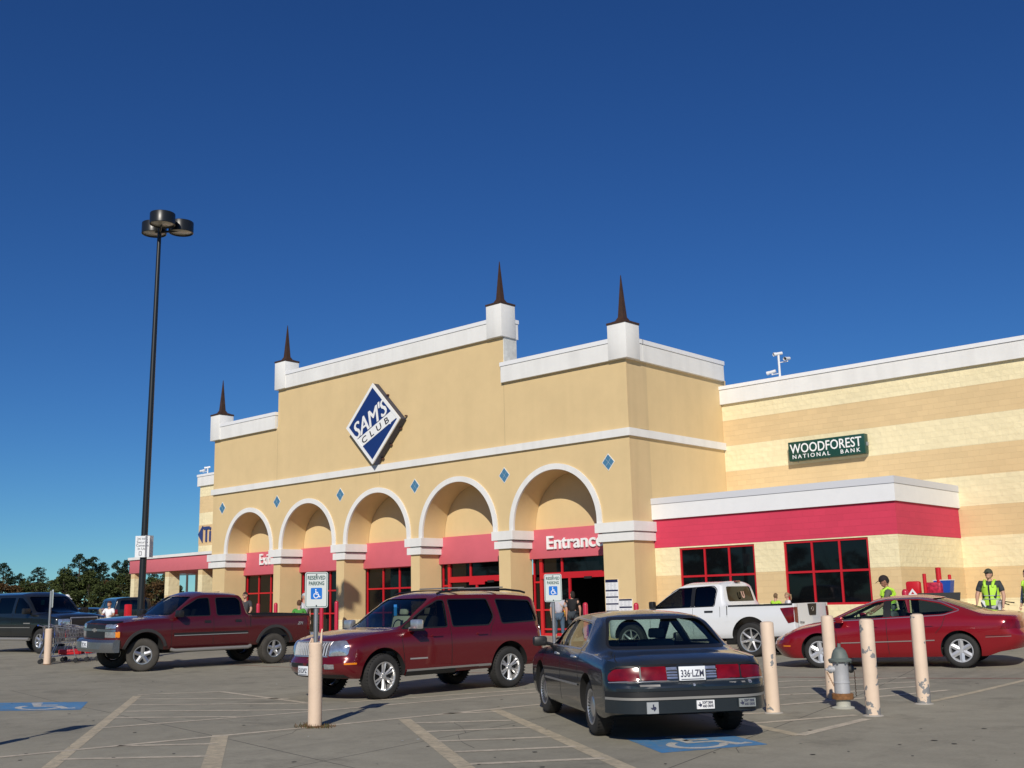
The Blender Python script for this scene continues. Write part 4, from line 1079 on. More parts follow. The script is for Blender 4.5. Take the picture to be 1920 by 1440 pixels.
def sticker(y, z, w_, h_, m_, name='sticker', txt=None, x=-2.63, ink=K_INK):
    o = MB().box(x, x+0.02, y-w_/2, y+w_/2, z-h_/2, z+h_/2).build(name, m_, bo)
    if txt:
        m = MB()
        for i, l in enumerate(txt):
            vs, fs = text_mesh(l, h_*0.42, 0.002, align='CENTER', bold=0.002)
            a = min(v[0] for v in vs); b = max(v[0] for v in vs); k = min(1.3, w_*0.62/(b-a))
            m.add([(x-0.002, -(v[0]-(a+b)/2)*k+y-w_*0.12, z+h_*(0.1-0.42*i)+v[2]) for v in vs], fs)
        m.build('lettering', ink, o)
    # small state-shaped mark
    P_ = [(0, 0.5), (0.22, 0.5), (0.22, 0.2), (0.55, 0.12), (0.6, -0.1), (0.25, -0.5), (0.05, -0.2), (-0.15, -0.25), (-0.4, 0.05), (0, 0.05)]
    MB().prism([(y+w_*0.36*(1 if txt else 0)-(p[0]*h_*0.55), z+p[1]*h_*0.62) for p in P_], x-0.003, x-0.001, 'x').build('mark', ink, o)
sticker(0.50, 0.40, 0.13, 0.12, mat('grey_sticker', (0.35, 0.37, 0.38), 0.6))
sticker(-0.10, 0.415, 0.20, 0.09, mat('white_sticker', (0.78, 0.78, 0.78), 0.5), txt=["DON'T DRINK", 'AND DRIVE'])
sticker(-0.58, 0.42, 0.19, 0.09, mat('faded_sticker', (0.22, 0.24, 0.24), 0.6), txt=["DON'T DRINK", 'AND DRIVE'])
c.patch('badge', K_SILL, 'rear', [(0.38, 0.615), (0.60, 0.615), (0.60, 0.635), (0.38, 0.635)], off=0.002, res=0.2)
c.strip('badge', K_SILL, 'rear', [(-0.42, 0.632), (-0.62, 0.632)], 0.014, off=0.002)
c.patch('badge', K_CHR, 'rear', rounded([(-0.66, 0.615), (-0.70, 0.615), (-0.70, 0.65), (-0.66, 0.65)], 0.015), off=0.006, res=0.1)
c.patch('lock', K_CHR, 'rear', rounded([(0.012, 0.61), (-0.012, 0.61), (-0.012, 0.635), (0.012, 0.635)], 0.01), off=0.006, res=0.1)
c.strip('boot_seam', K_GAP, 'top', [(-2.43, 0.80), (-2.2, 0.79), (-1.93, 0.72)], 0.010, off=0.0015)
c.strip('boot_seam', K_GAP, 'top', [(-2.43, -0.80), (-2.2, -0.79), (-1.93, -0.72)], 0.010, off=0.0015)
c.strip('boot_seam', K_GAP, 'rear', [(0.76, 0.835), (0, 0.842), (-0.76, 0.835)], 0.008, off=0.0015)
m = MB()
for y in (0.38, -0.38): seat(m, 0.15, y, 0.36, 0.25, 0.56, True)
m.box(-1.35, -0.8, -0.62, 0.62, 0.40, 0.56, bev=0.05).box(-1.45, -1.2, -0.62, 0.62, 0.5, 0.90, bev=0.06)
m.build('seat', K_SEATG, t)
MB().box(0.85, 1.18, -0.7, 0.7, 0.75, 0.95, bev=0.05).box(-1.60, -1.35, -0.68, 0.68, 0.86, 0.93, bev=0.02).build('dashboard', mat('navy_lining', (0.03, 0.04, 0.055), 0.8), t)
MB().box(-1.60, -1.50, -0.12, 0.12, 0.93, 0.97, bev=0.01).build('brake_light', K_REDD, t)
for x in (1.42, -1.40):
    for y in (0.79, -0.79): wheel(t, x, y, 0.325, 0.205, 0.20, ('disc', 26), rimm=K_ALU, steer=0.06 if x > 0 else 0)
place_car(t, (-8.95, 12.13), 142.0, 2.82)
CAR_NAVY = t

# ------------------------------------------------------------------ red SUV, silver grille towards the viewer
maroon = paint('maroon_suv_paint', (0.125, 0.003, 0.008), 0.22, 0.2, coat=0.8, dust=0.05)
SUV = dict(xf=2.34, xr=-2.44, bf=0.5, br=0.30, nf=2.5, nr=3.0,
    zs=[(-2.44, 0.46), (-2.1, 0.40), (1.8, 0.36), (2.34, 0.38)],
    zb=[(-2.44, 1.06), (-1.5, 1.12), (0.9, 1.10), (1.3, 1.09), (2.0, 1.02), (2.25, 0.95), (2.34, 0.86)],
    ze=[(-2.44, 1.10), (-2.40, 1.30), (-2.28, 1.56), (-2.1, 1.66), (-1.2, 1.705), (-0.2, 1.71), (0.15, 1.67), (0.45, 1.50), (1.05, 1.14), (1.4, 1.11), (2.0, 1.04), (2.34, 0.87)],
    zc=[(-2.44, 1.14), (-2.41, 1.34), (-2.30, 1.62), (-2.1, 1.74), (-1.2, 1.785), (-0.2, 1.785), (0.1, 1.75), (0.4, 1.60), (1.18, 1.16), (1.5, 1.15), (2.0, 1.09), (2.25, 1.02), (2.34, 0.90)],
    wm=[(-2.44, 0.92), (0, 0.935), (2.34, 0.92)], wb=[(-2.44, 0.86), (-1.5, 0.88), (0, 0.89), (1.2, 0.87), (2.34, 0.82)],
    we=[(-2.44, 0.78), (-2.2, 0.72), (-1, 0.70), (0, 0.70), (0.5, 0.74), (1.1, 0.80), (2.34, 0.72)],
    nose=[(0.38, -0.10), (0.5, 0.03), (0.62, 0.05), (0.70, -0.02), (0.95, -0.06), (1.1, -0.12)], tail=[(0.4, -0.05), (0.55, 0.05), (0.72, 0.05), (0.76, -0.02), (1.2, -0.02)],
    cabs=[(-2.2, 1.15, 0.5)], arch=[(1.40, 0.45), (-1.45, 0.45)], archz=0.40, crown=2.8,
    side_win=[dict(p=rounded([(0.98, 1.145), (0.0, 1.15), (-0.02, 1.62), (0.12, 1.62), (0.40, 1.50)], 0.05)), dict(p=rounded([(-0.12, 1.15), (-0.98, 1.155), (-1.12, 1.30), (-1.04, 1.625), (-0.10, 1.63)], 0.05)),
        dict(p=rounded([(-1.30, 1.17), (-2.22, 1.20), (-2.10, 1.58), (-1.24, 1.62)], 0.06))],
    end_win=[(0.15, 1.6, rounded([(-0.74, 1.17), (0.74, 1.17), (0.64, 1.66), (-0.64, 1.66)], 0.08)), (-2.6, -2.1, rounded([(-0.66, 1.2), (0.66, 1.2), (0.6, 1.62), (-0.6, 1.62)], 0.08))])
t = thing('parked_car', 'shiny red SUV with chrome waterfall grille and roof rack behind the front reserved parking post', 'car')
c = Car(SUV).make(t, maroon)
side_glass(c, [GL_SMOKE, GL_DARK, GL_DARK])
c.patch('windshield', GL_CLEAR, 'front', inset_win(SUV['end_win'][0][2], 0.02), off=-0.012, res=0.12)
c.patch('rear_window', GL_DARK, 'rear', inset_win(SUV['end_win'][1][2], 0.02), off=-0.012, res=0.12)
for sd in (1, -1):
    for i, w_ in enumerate(SUV['side_win']): loopstrip(c, 'window_trim', K_BLK, 'side', w_['p'], 0.022, off=0.003, side=sd)
    c.strip('door_seam', K_GAP, 'side', [(1.0, 1.12), (1.02, 0.95), (0.96, 0.48)], 0.010, off=0.0015, side=sd)
    c.strip('door_seam', K_GAP, 'side', [(-0.06, 1.66), (-0.06, 1.1), (-0.06, 0.48)], 0.010, off=0.0015, side=sd)
    c.strip('door_seam', K_GAP, 'side', [(-1.08, 1.66), (-1.16, 1.28), (-1.02, 1.1), (-0.97, 0.95)], 0.010, off=0.0015, side=sd)
    c.strip('side_moulding', K_SILL, 'side', [(0.93, 0.445), (-0.98, 0.455)], 0.03, off=0.02, side=sd)
    c.strip('running_board', K_BLK, 'side', [(0.95, 0.395), (-1.0, 0.405)], 0.06, off=0.03, side=sd)
    for x in (0.16, -0.88): c.patch('door_handle', maroon, 'side', rounded([(x, 0.99), (x+0.22, 0.99), (x+0.22, 1.025), (x, 1.025)], 0.015), off=0.03, side=sd, res=0.2)
    o = mirror(t, 0.80, sd*0.90, 1.13, 0.22, 0.17, K_CHR if sd > 0 else K_CHR)
    MB().box(0.70, 0.90, sd*0.93-0.0 if sd > 0 else -1.15, 1.15 if sd > 0 else -0.93, 1.105, 1.145, bev=0.015).build('mirror_base', K_BLK, o)
    c.patch('badge', K_CHR, 'side', rounded([(0.48, 0.625), (0.86, 0.625), (0.86, 0.65), (0.48, 0.65)], 0.004), off=0.003, side=sd, res=0.3)
    c.patch('headlight', K_LAMP, 'front', rounded([(sd*0.53, 0.735), (sd*0.84, 0.75), (sd*0.85, 0.90), (sd*0.76, 0.985), (sd*0.56, 0.965)], 0.03), off=0.010, res=0.05, dome=0.02)
    c.patch('fog_light', K_LAMP, 'front', rounded([(sd*0.52, 0.535), (sd*0.70, 0.535), (sd*0.70, 0.61), (sd*0.52, 0.61)], 0.015), off=0.012, res=0.06)
    c.patch('turn_lamp', K_AMB, 'side', rounded([(1.95, 0.60), (2.15, 0.60), (2.15, 0.63), (1.95, 0.63)], 0.008), off=0.006, side=sd, res=0.06)
    c.patch('tail_light', K_LAMP, 'side', rounded([(-2.28, 0.78), (-2.36, 0.80), (-2.37, 1.12), (-2.27, 1.10)], 0.02), off=0.012, side=sd, res=0.06, label='pale grey wrap-round lens')
    c.patch('tail_light', K_RED, 'rear', rounded([(sd*0.66, 0.80), (sd*0.86, 0.80), (sd*0.85, 1.12), (sd*0.68, 1.12)], 0.02), off=0.012, res=0.06)
    rk = MB(); rk.tube([(0.05, sd*0.64, 1.735), (-0.05, sd*0.64, 1.765), (-0.5, sd*0.64, 1.795), (-1.6, sd*0.64, 1.795), (-2.0, sd*0.62, 1.76), (-2.12, sd*0.62, 1.73)], 0.02, 8)
    rk.build('roof_rail', K_BLK, t)
MB().box(-0.60, -0.52, -0.64, 0.64, 1.825, 1.85, bev=0.008).box(-1.55, -1.47, -0.64, 0.64, 1.825, 1.85, bev=0.008).build('rack_bar', K_SILL, t)
g = c.patch('grille', K_BLK, 'front', rounded([(-0.50, 0.735), (0.50, 0.735), (0.54, 0.955), (-0.54, 0.955)], 0.04), off=0.006, res=0.06)
for k in range(-8, 9): c.strip('grille_bar', mat('bright_chrome', (0.85, 0.85, 0.85), 0.3, metal=0.5), 'front', [(k*0.060, 0.745), (k*0.062, 0.945)], 0.018, off=0.022, parent=g)
loopstrip(c, 'grille_frame', K_CHR, 'front', [(-0.51, 0.73), (0.51, 0.73), (0.55, 0.955), (0, 0.965), (-0.55, 0.955)], 0.02, off=0.018, parent=g)
c.patch('bumper_step', K_BLK, 'front', rounded([(-0.50, 0.55), (0.50, 0.55), (0.52, 0.62), (-0.52, 0.62)], 0.03), off=0.004, res=0.06)
c.patch('skid_plate', K_BLK, 'front', [(-0.8, 0.385), (0.8, 0.385), (0.78, 0.44), (-0.78, 0.44)], off=0.006, res=0.08)
plate(t, (2.42, 0.0, 0.50), '51DPZ', 1)
m = MB()
for y in (0.38, -0.38): seat(m, 0.18, y, 0.62, 0.26, 0.62)
m.box(-1.15, -0.62, -0.64, 0.64, 0.62, 0.78, bev=0.05).box(-1.25, -1.05, -0.64, 0.64, 0.7, 1.35, bev=0.06)
m.build('seat', K_SEAT, t)
o = MB().box(0.78, 1.10, -0.76, 0.76, 0.95, 1.12, bev=0.05).build('dashboard', mat('beige_dash', (0.16, 0.145, 0.12), 0.8), t)
MB().lathe([(0.17, 0), (0.185, 0.012), (0.17, 0.024), (0.16, 0.012), (0.17, 0)], 24, 'x', (0.70, 0.38, 1.12)).build('steering_wheel', K_BLK, t)
MB().box(0.50, 0.512, -0.04, 0.04, 1.36, 1.56).build('hanging_tag', mat('blue_tag', (0.03, 0.22, 0.6), 0.5), t)
for x in (1.40, -1.45):
    for y in (0.80, -0.80): wheel(t, x, y, 0.375, 0.245, 0.235, ('twin', 6), rimm=K_CHR, steer=0.10 if x > 0 else 0)
place_car(t, (-15.25, 14.15), 264, 2.85)

# ------------------------------------------------------------------ metallic red sedan, right
cherry = paint('cherry_paint', (0.28, 0.004, 0.012), 0.26, 0.3, coat=0.85, dust=0.05)
SAB = dict(xf=2.50, xr=-2.52, bf=0.65, br=0.40, nf=2.1, nr=2.6,
    zs=[(-2.52, 0.36), (-2.1, 0.30), (-1.8, 0.22), (1.9, 0.20), (2.5, 0.24)],
    zb=[(-2.52, 0.82), (-2.47, 0.92), (-2.2, 0.96), (-1.2, 0.975), (0, 0.93), (1.1, 0.86), (1.9, 0.75), (2.35, 0.62), (2.5, 0.50)],
    ze=[(-2.52, 0.83), (-2.47, 0.94), (-2.2, 0.98), (-1.85, 1.0), (-1.5, 1.11), (-1.0, 1.265), (-0.5, 1.325), (0.0, 1.325), (0.45, 1.23), (0.95, 1.03), (1.3, 0.87), (1.9, 0.76), (2.5, 0.51)],
    zc=[(-2.52, 0.84), (-2.47, 0.96), (-2.35, 1.0), (-2.05, 1.025), (-1.85, 1.04), (-1.35, 1.22), (-0.95, 1.335), (-0.5, 1.385), (0.0, 1.375), (0.4, 1.29), (1.35, 0.925), (1.9, 0.83), (2.3, 0.70), (2.5, 0.54)],
    wm=[(-2.52, 0.90), (-1.5, 0.92), (0, 0.925), (1.6, 0.915), (2.5, 0.86)], wb=[(-2.52, 0.80), (-1.4, 0.85), (0, 0.87), (1.2, 0.85), (2.5, 0.72)],
    we=[(-2.52, 0.70), (-2.0, 0.74), (-1.4, 0.68), (-0.6, 0.60), (0.1, 0.60), (0.7, 0.70), (1.3, 0.80), (2.5, 0.62)],
    nose=[(0.24, -0.12), (0.45, 0.0), (0.6, -0.05), (0.8, -0.2)], tail=[(0.36, -0.02), (0.5, 0.05), (0.62, 0.05), (0.68, 0.0), (0.95, -0.03)],
    cabs=[(-1.60, 1.3, 0.36)], arch=[(1.36, 0.37), (-1.38, 0.37)], archz=0.34, crown=2.8,
    side=[(0, -0.09), (0.1, -0.045), (0.35, -0.015), (0.6, 0.0), (0.85, -0.012)],
    side_win=[dict(p=rounded([(1.05, 0.935), (0.02, 0.985), (0.02, 1.29), (0.18, 1.275), (0.55, 1.15)], 0.05)), dict(p=rounded([(-0.10, 0.99), (-1.10, 1.02), (-1.34, 1.09), (-1.05, 1.22), (-0.65, 1.30), (-0.10, 1.31)], 0.06))],
    end_win=[(0.3, 1.6, rounded([(-0.70, 0.98), (0.70, 0.98), (0.57, 1.31), (-0.57, 1.31)], 0.08)), (-2.2, -0.9, rounded([(-0.64, 1.075), (0.64, 1.075), (0.55, 1.32), (-0.55, 1.32)], 0.07))])
t = thing('parked_car', 'metallic red four door sedan with rounded roof behind the bollards at right', 'car')
c = Car(SAB).make(t, cherry)
side_glass(c, [GL_CLEAR, GL_CLEAR])
c.patch('windshield', GL_CLEAR, 'front', inset_win(SAB['end_win'][0][2], 0.02), off=-0.012, res=0.12)
c.patch('rear_window', GL_SMOKE, 'rear', inset_win(SAB['end_win'][1][2], 0.02), off=-0.012, res=0.12)
for sd in (1, -1):
    c.patch('door_pillar', K_BLK, 'side', [(0.03, 0.985), (-0.11, 0.99), (-0.11, 1.31), (0.03, 1.29)], off=0.002, side=sd, res=0.1)
    loopstrip(c, 'window_trim', K_ALU, 'side', rounded([(1.12, 0.925), (-1.12, 1.0), (-1.42, 1.085), (-1.08, 1.245), (-0.65, 1.325), (0.0, 1.325), (0.18, 1.30), (0.58, 1.165)], 0.05), 0.013, off=0.004, side=sd)
    c.strip('door_seam', K_GAP, 'side', [(-0.03, 1.32), (-0.03, 0.26)], 0.010, off=0.0015, side=sd)
    c.strip('door_seam', K_GAP, 'side', [(1.08, 0.90), (0.98, 0.7), (0.95, 0.26)], 0.010, off=0.0015, side=sd)
    c.strip('door_seam', K_GAP, 'side', [(-1.15, 0.99), (-1.08, 0.8), (-0.95, 0.66)], 0.010, off=0.0015, side=sd)
    c.strip('side_moulding', K_SILL, 'side', [(0.9, 0.50), (-0.92, 0.53)], 0.018, off=0.008, side=sd)
    for x in (0.14, -0.92): c.patch('door_handle', cherry, 'side', rounded([(x, 0.80), (x+0.22, 0.80), (x+0.22, 0.835), (x, 0.835)], 0.015), off=0.025, side=sd, res=0.2)
    mirror(t, 0.86, sd*0.88, 0.90, 0.17, 0.12, cherry)
    c.patch('headlight', K_LAMP, 'side', rounded([(2.12, 0.57), (2.30, 0.56), (2.33, 0.62), (2.22, 0.70), (2.08, 0.70)], 0.03), off=0.008, side=sd, res=0.04)
    c.patch('headlight', K_LAMP, 'front', rounded([(sd*0.36, 0.55), (sd*0.72, 0.57), (sd*0.70, 0.67), (sd*0.40, 0.62)], 0.03), off=0.008, res=0.04)
    c.patch('turn_lamp', K_AMB, 'side', rounded([(1.95, 0.44), (2.12, 0.44), (2.12, 0.465), (1.95, 0.465)], 0.008), off=0.006, side=sd, res=0.06)
    c.patch('tail_light', K_RED, 'side', rounded([(-2.12, 0.72), (-2.40, 0.73), (-2.40, 0.88), (-2.22, 0.90)], 0.03), off=0.010, side=sd, res=0.05)
    c.patch('tail_light', K_RED, 'rear', rounded([(sd*0.45, 0.72), (sd*0.76, 0.72), (sd*0.74, 0.86), (sd*0.48, 0.84)], 0.03), off=0.010, res=0.05)
    for z in (0.60, 0.575): c.strip('bumper_line', K_SILL if z < 0.58 else K_BLK, 'side', [(-1.85, z), (-2.3, z+0.01)], 0.008, off=0.002, side=sd)
m = MB()
for y in (0.36, -0.36): seat(m, 0.05, y, 0.38, 0.26, 0.60)
m.box(-1.25, -0.75, -0.6, 0.6, 0.4, 0.56, bev=0.05).box(-1.35, -1.1, -0.6, 0.6, 0.5, 0.98, bev=0.06); m.build('seat', K_SEATG, t)
MB().box(0.75, 1.15, -0.7, 0.7, 0.72, 0.92, bev=0.05).box(-1.6, -1.3, -0.64, 0.64, 0.92, 0.99, bev=0.02).build('dashboard', MATS['beige_dash'], t)
MB().lathe([(0.17, 0), (0.185, 0.012), (0.17, 0.024), (0.16, 0.012), (0.17, 0)], 24, 'x', (0.62, 0.36, 0.93)).build('steering_wheel', K_BLK, t)
for x in (1.36, -1.38):
    for y in (0.775, -0.775): wheel(t, x, y, 0.325, 0.205, 0.215, ('wide', 6), rimm=mat('silver_wheel', (0.62, 0.63, 0.65), 0.3, metal=0.5), steer=0)
place_car(t, (-9.75, 22.45), 191, 2.74)

# ------------------------------------------------------------------ pickups
def pickup(S, label, paintm, wheels, wx, rims, tyre, R=0.39, glassm=None, extras=None, flare=None, track=0.83, steer=0.0):
    t = thing('pickup_truck', label, 'pickup truck'); c = Car(S).make(t, paintm)
    gm = glassm or [GL_DARK]*len(S['side_win'])
    side_glass(c, gm)
    c.patch('windshield', GL_CLEAR, 'front', inset_win(S['end_win'][0][2], 0.02), off=-0.012, res=0.12)
    c.patch('rear_window', GL_DARK if not flare else GL_DARK, ('ray', Vector((-1, 0, 0)), Vector((1, 0, 0))) if False else 'rearcab', inset_win(S['end_win'][1][2], 0.02), off=-0.012, res=0.12)
    return t, c
def rearcab_hit(self, plane, u, v, side=1):
    if plane == 'rearcab': 
        h = self.bvh.ray_cast(Vector((self.S['cabrear']-0.4, u, v)), Vector((1, 0, 0)))
        if h[0] is None: return None
        n = h[1]; n = -n if n.x > 0 else n
        return h[0], n
    return Car._hit0(self, plane, u, v, side)
Car._hit0 = Car.hit; Car.hit = rearcab_hit

TRKS = [(0, -0.07), (0.08, -0.03), (0.3, -0.005), (0.62, 0.0), (0.8, -0.012), (0.92, -0.02)]
# white extended cab seen from the rear left
white = paint('white_paint', (0.74, 0.75, 0.76), 0.3, 0.0, dust=0.10)
TI = dict(xf=2.72, xr=-2.98, bf=0.45, br=0.05, nf=2.6, nr=5,
    zs=[(-2.98, 0.62), (-2.9, 0.52), (-1.2, 0.46), (1.5, 0.44), (2.72, 0.50)],
    zb=[(-2.98, 1.25), (-1.0, 1.25), (1.0, 1.19), (1.5, 1.17), (2.3, 1.12), (2.65, 1.05), (2.72, 0.95)],
    ze=[(-2.98, 1.262), (-1.10, 1.262), (-1.04, 1.35), (-0.94, 1.74), (-0.84, 1.80), (0.1, 1.80), (0.40, 1.72), (0.75, 1.50), (1.25, 1.22), (1.6, 1.19), (2.3, 1.14), (2.72, 0.96)],
    zc=[(-2.98, 1.268), (-1.12, 1.268), (-1.06, 1.40), (-0.96, 1.82), (-0.84, 1.88), (0.1, 1.885), (0.35, 1.82), (0.7, 1.62), (1.40, 1.25), (1.7, 1.24), (2.3, 1.20), (2.6, 1.14), (2.72, 1.0)],
    wm=[(-2.98, 0.97), (2.72, 0.97)], wb=[(-2.98, 0.955), (-1, 0.95), (1.0, 0.92), (2.72, 0.88)],
    we=[(-2.98, 0.94), (-1.12, 0.92), (-0.94, 0.76), (0.2, 0.75), (0.7, 0.78), (1.3, 0.84), (2.72, 0.78)],
    side=TRKS, extra=[-1.11, -1.08, -1.05, -1.01, -0.98, -0.94, -0.89], cabrear=-1.08,
    cabs=[(-1.0, 1.32, 0.6)], arch=[(1.80, 0.52), (-1.76, 0.52)], archz=0.46, bed=(-2.90, -1.18, 0.86, 0.66), bedmat=K_BLK, crown=3.0, tail=[(0.5, 0.0), (1.3, 0.0)],
    side_win=[dict(p=rounded([(1.12, 1.235), (-0.10, 1.25), (-0.10, 1.745), (0.32, 1.72), (0.72, 1.51)], 0.05)), dict(p=rounded([(-0.19, 1.25), (-0.78, 1.26), (-0.82, 1.66), (-0.72, 1.745), (-0.19, 1.745)], 0.06))],
    end_win=[(0.3, 1.8, rounded([(-0.76, 1.27), (0.76, 1.27), (0.66, 1.76), (-0.66, 1.76)], 0.08)), (-1.3, -0.85, rounded([(-0.68, 1.36), (0.68, 1.36), (0.62, 1.74), (-0.62, 1.74)], 0.07))])
t, c = pickup(TI, 'white extended cab pickup with chrome wheels parked in front of the bank windows', white, None, None, None, None)
for sd in (1, -1):
    loopstrip(c, 'window_trim', K_BLK, 'side', rounded([(1.14, 1.228), (-0.79, 1.252), (-0.84, 1.66), (-0.73, 1.76), (0.35, 1.725), (0.74, 1.525)], 0.05), 0.02, off=0.003, side=sd)
    c.patch('door_pillar', K_BLK, 'side', [(-0.09, 1.25), (-0.20, 1.25), (-0.20, 1.745), (-0.09, 1.745)], off=0.002, side=sd, res=0.1)
    c.strip('door_seam', K_GAP, 'side', [(-0.94, 1.24), (-0.94, 0.98)], 0.009, off=0.0015, side=sd)
    c.strip('door_seam', K_GAP, 'side', [(-0.145, 1.22), (-0.145, 0.55)], 0.007, off=0.0015, side=sd)
    c.strip('door_seam', K_GAP, 'side', [(1.15, 1.2), (1.15, 0.55)], 0.009, off=0.0015, side=sd)
    c.strip('cab_gap', K_GAP, 'side', [(-1.14, 1.25), (-1.14, 0.98)], 0.022, off=0.0015, side=sd)
    c.patch('door_handle', K_BLK, 'side', rounded([(-0.74, 1.10), (-0.50, 1.10), (-0.50, 1.145), (-0.74, 1.145)], 0.012), off=0.02, side=sd, res=0.2)
    c.strip('bed_rail', K_BLK, 'side', [(-1.18, 1.243), (-2.93, 1.243)], 0.026, off=0.012, side=sd)
    c.patch('fuel_door', white, 'side', rounded([(-1.02, 0.86), (-1.2, 0.86), (-1.2, 1.02), (-1.02, 1.02)], 0.02), off=0.0035, side=sd, res=0.2)
    c.patch('tail_light', K_RED, 'side', rounded([(-2.60, 1.16), (-2.955, 1.18), (-2.955, 0.83), (-2.80, 0.80)], 0.02), off=0.012, side=sd, res=0.06)
    c.patch('tail_light', K_RED, 'rear', rounded([(sd*0.80, 1.18), (sd*0.945, 1.18), (sd*0.945, 0.83), (sd*0.82, 0.80)], 0.015), off=0.012, res=0.06)
    mirror(t, 1.02, sd*0.90, 1.23, 0.17, 0.19, K_BLK)
    c.patch('headlight', K_LAMP, 'front', rounded([(sd*0.58, 0.85), (sd*0.86, 0.85), (sd*0.84, 1.04), (sd*0.6, 1.04)], 0.03), off=0.01, res=0.06)
tg = c.patch('tailgate_panel', K_BLK, 'rear', rounded([(-0.24, 1.25), (0.24, 1.25), (0.18, 0.97), (-0.18, 0.97)], 0.03), off=0.012, res=0.08)
loopstrip(c, 'emblem', K_CHR, 'rear', [(0.05*cos(2*pi*k/12), 1.12+0.05*sin(2*pi*k/12)) for k in range(12)], 0.012, off=0.018, parent=tg)
for y in (-0.785, 0.785): c.strip('tailgate_seam', K_GAP, 'rear', [(y, 1.26), (y, 0.70)], 0.010, off=0.0015)
m = MB(); vs, fs = text_mesh('TITAN', 0.075, 0.004, bold=0.002); m.add([(-2.995, 0.74-v[0]*1.1, 0.78+v[2]) for v in vs], fs); m.build('badge', K_GAP, t)
m = MB(); vs, fs = text_mesh('U', 0.22, 0.004, bold=0.012); 
m.add([(-1.10+v[2]*0.26, 0.03-v[0], 1.45+v[2]) for v in vs], fs); m.build('window_decal', mat('orange_white_decal', (0.7, 0.42, 0.32), 0.6), t)
MB().box(-0.99, -0.93, -0.13, 0.13, 1.845, 1.885, bev=0.01).build('brake_light', K_REDD, t)
MB().box(-3.12, -2.99, -0.92, 0.92, 0.52, 0.72, bev=0.03).build('rear_bumper', K_CHR, t)
MB().box(-1.5, -1.0, -0.85, 0.85, 0.30, 0.52, bev=0.03).box(-2.7, -2.3, -0.3, 0.3, 0.35, 0.5, bev=0.03).box(-0.9, 1.2, -0.75, 0.75, 0.38, 0.50).build('chassis', K_ARCH, t)
for x in (1.80, -1.76):
    for y in (0.84, -0.84): wheel(t, x, y, 0.42, 0.27, 0.285, ('star', 7), rimm=K_CHR)
place_car(t, (-16.66, 26.2), 182, 3.56); t.scale = (1.035, 1.035, 1.035)

# dark red crew cab seen from the front left
crim = paint('crimson_paint', (0.085, 0.003, 0.007), 0.26, 0.2, coat=0.8, dust=0.06)
CH = dict(xf=2.72, xr=-2.90, bf=0.28, br=0.05, nf=3.2, nr=5,
    zs=[(-2.90, 0.62), (-2.75, 0.54), (1.8, 0.50), (2.72, 0.60)],
    zb=[(-2.90, 1.27), (-1.0, 1.27), (1.0, 1.25), (1.5, 1.24), (2.45, 1.18), (2.68, 1.12), (2.72, 1.05)],
    ze=[(-2.90, 1.282), (-1.00, 1.282), (-0.94, 1.36), (-0.84, 1.72), (-0.72, 1.80), (0.2, 1.82), (0.55, 1.74), (0.85, 1.54), (1.25, 1.275), (1.6, 1.26), (2.45, 1.19), (2.72, 1.06)],
    zc=[(-2.90, 1.288), (-1.02, 1.288), (-0.95, 1.42), (-0.86, 1.80), (-0.72, 1.87), (0.15, 1.90), (0.5, 1.83), (0.82, 1.62), (1.38, 1.31), (1.7, 1.31), (2.3, 1.27), (2.6, 1.22), (2.72, 1.12)],
    wm=[(-2.90, 0.96), (2.72, 0.96)], wb=[(-2.90, 0.945), (-1, 0.94), (1.2, 0.91), (2.72, 0.90)],
    we=[(-2.90, 0.93), (-1.00, 0.91), (-0.82, 0.75), (0.2, 0.74), (0.8, 0.78), (1.3, 0.84), (2.72, 0.82)],
    side=TRKS, extra=[-1.01, -0.98, -0.95, -0.92, -0.88, -0.84, -0.79], cabrear=-0.97,
    cabs=[(-0.88, 1.30, 0.64)], arch=[(1.86, 0.50), (-1.78, 0.50)], archz=0.44, bed=(-2.82, -1.08, 0.85, 0.70), bedmat=K_BLK, crown=3.0, tail=[(0.5, 0.0), (1.3, 0.0)],
    side_win=[dict(p=rounded([(1.10, 1.295), (0.12, 1.295), (0.12, 1.745), (0.42, 1.735), (0.80, 1.53)], 0.05)), dict(p=rounded([(-0.06, 1.295), (-0.76, 1.295), (-0.76, 1.66), (-0.66, 1.745), (-0.06, 1.745)], 0.07))],
    end_win=[(0.4, 1.8, rounded([(-0.77, 1.325), (0.77, 1.325), (0.66, 1.775), (-0.66, 1.775)], 0.08)), (-1.2, -0.7, rounded([(-0.68, 1.38), (0.68, 1.38), (0.62, 1.73), (-0.62, 1.73)], 0.07))])
t, c = pickup(CH, 'dark red crew cab pickup with chrome front bumper parked by the tall lamp post', crim, None, None, None, None)
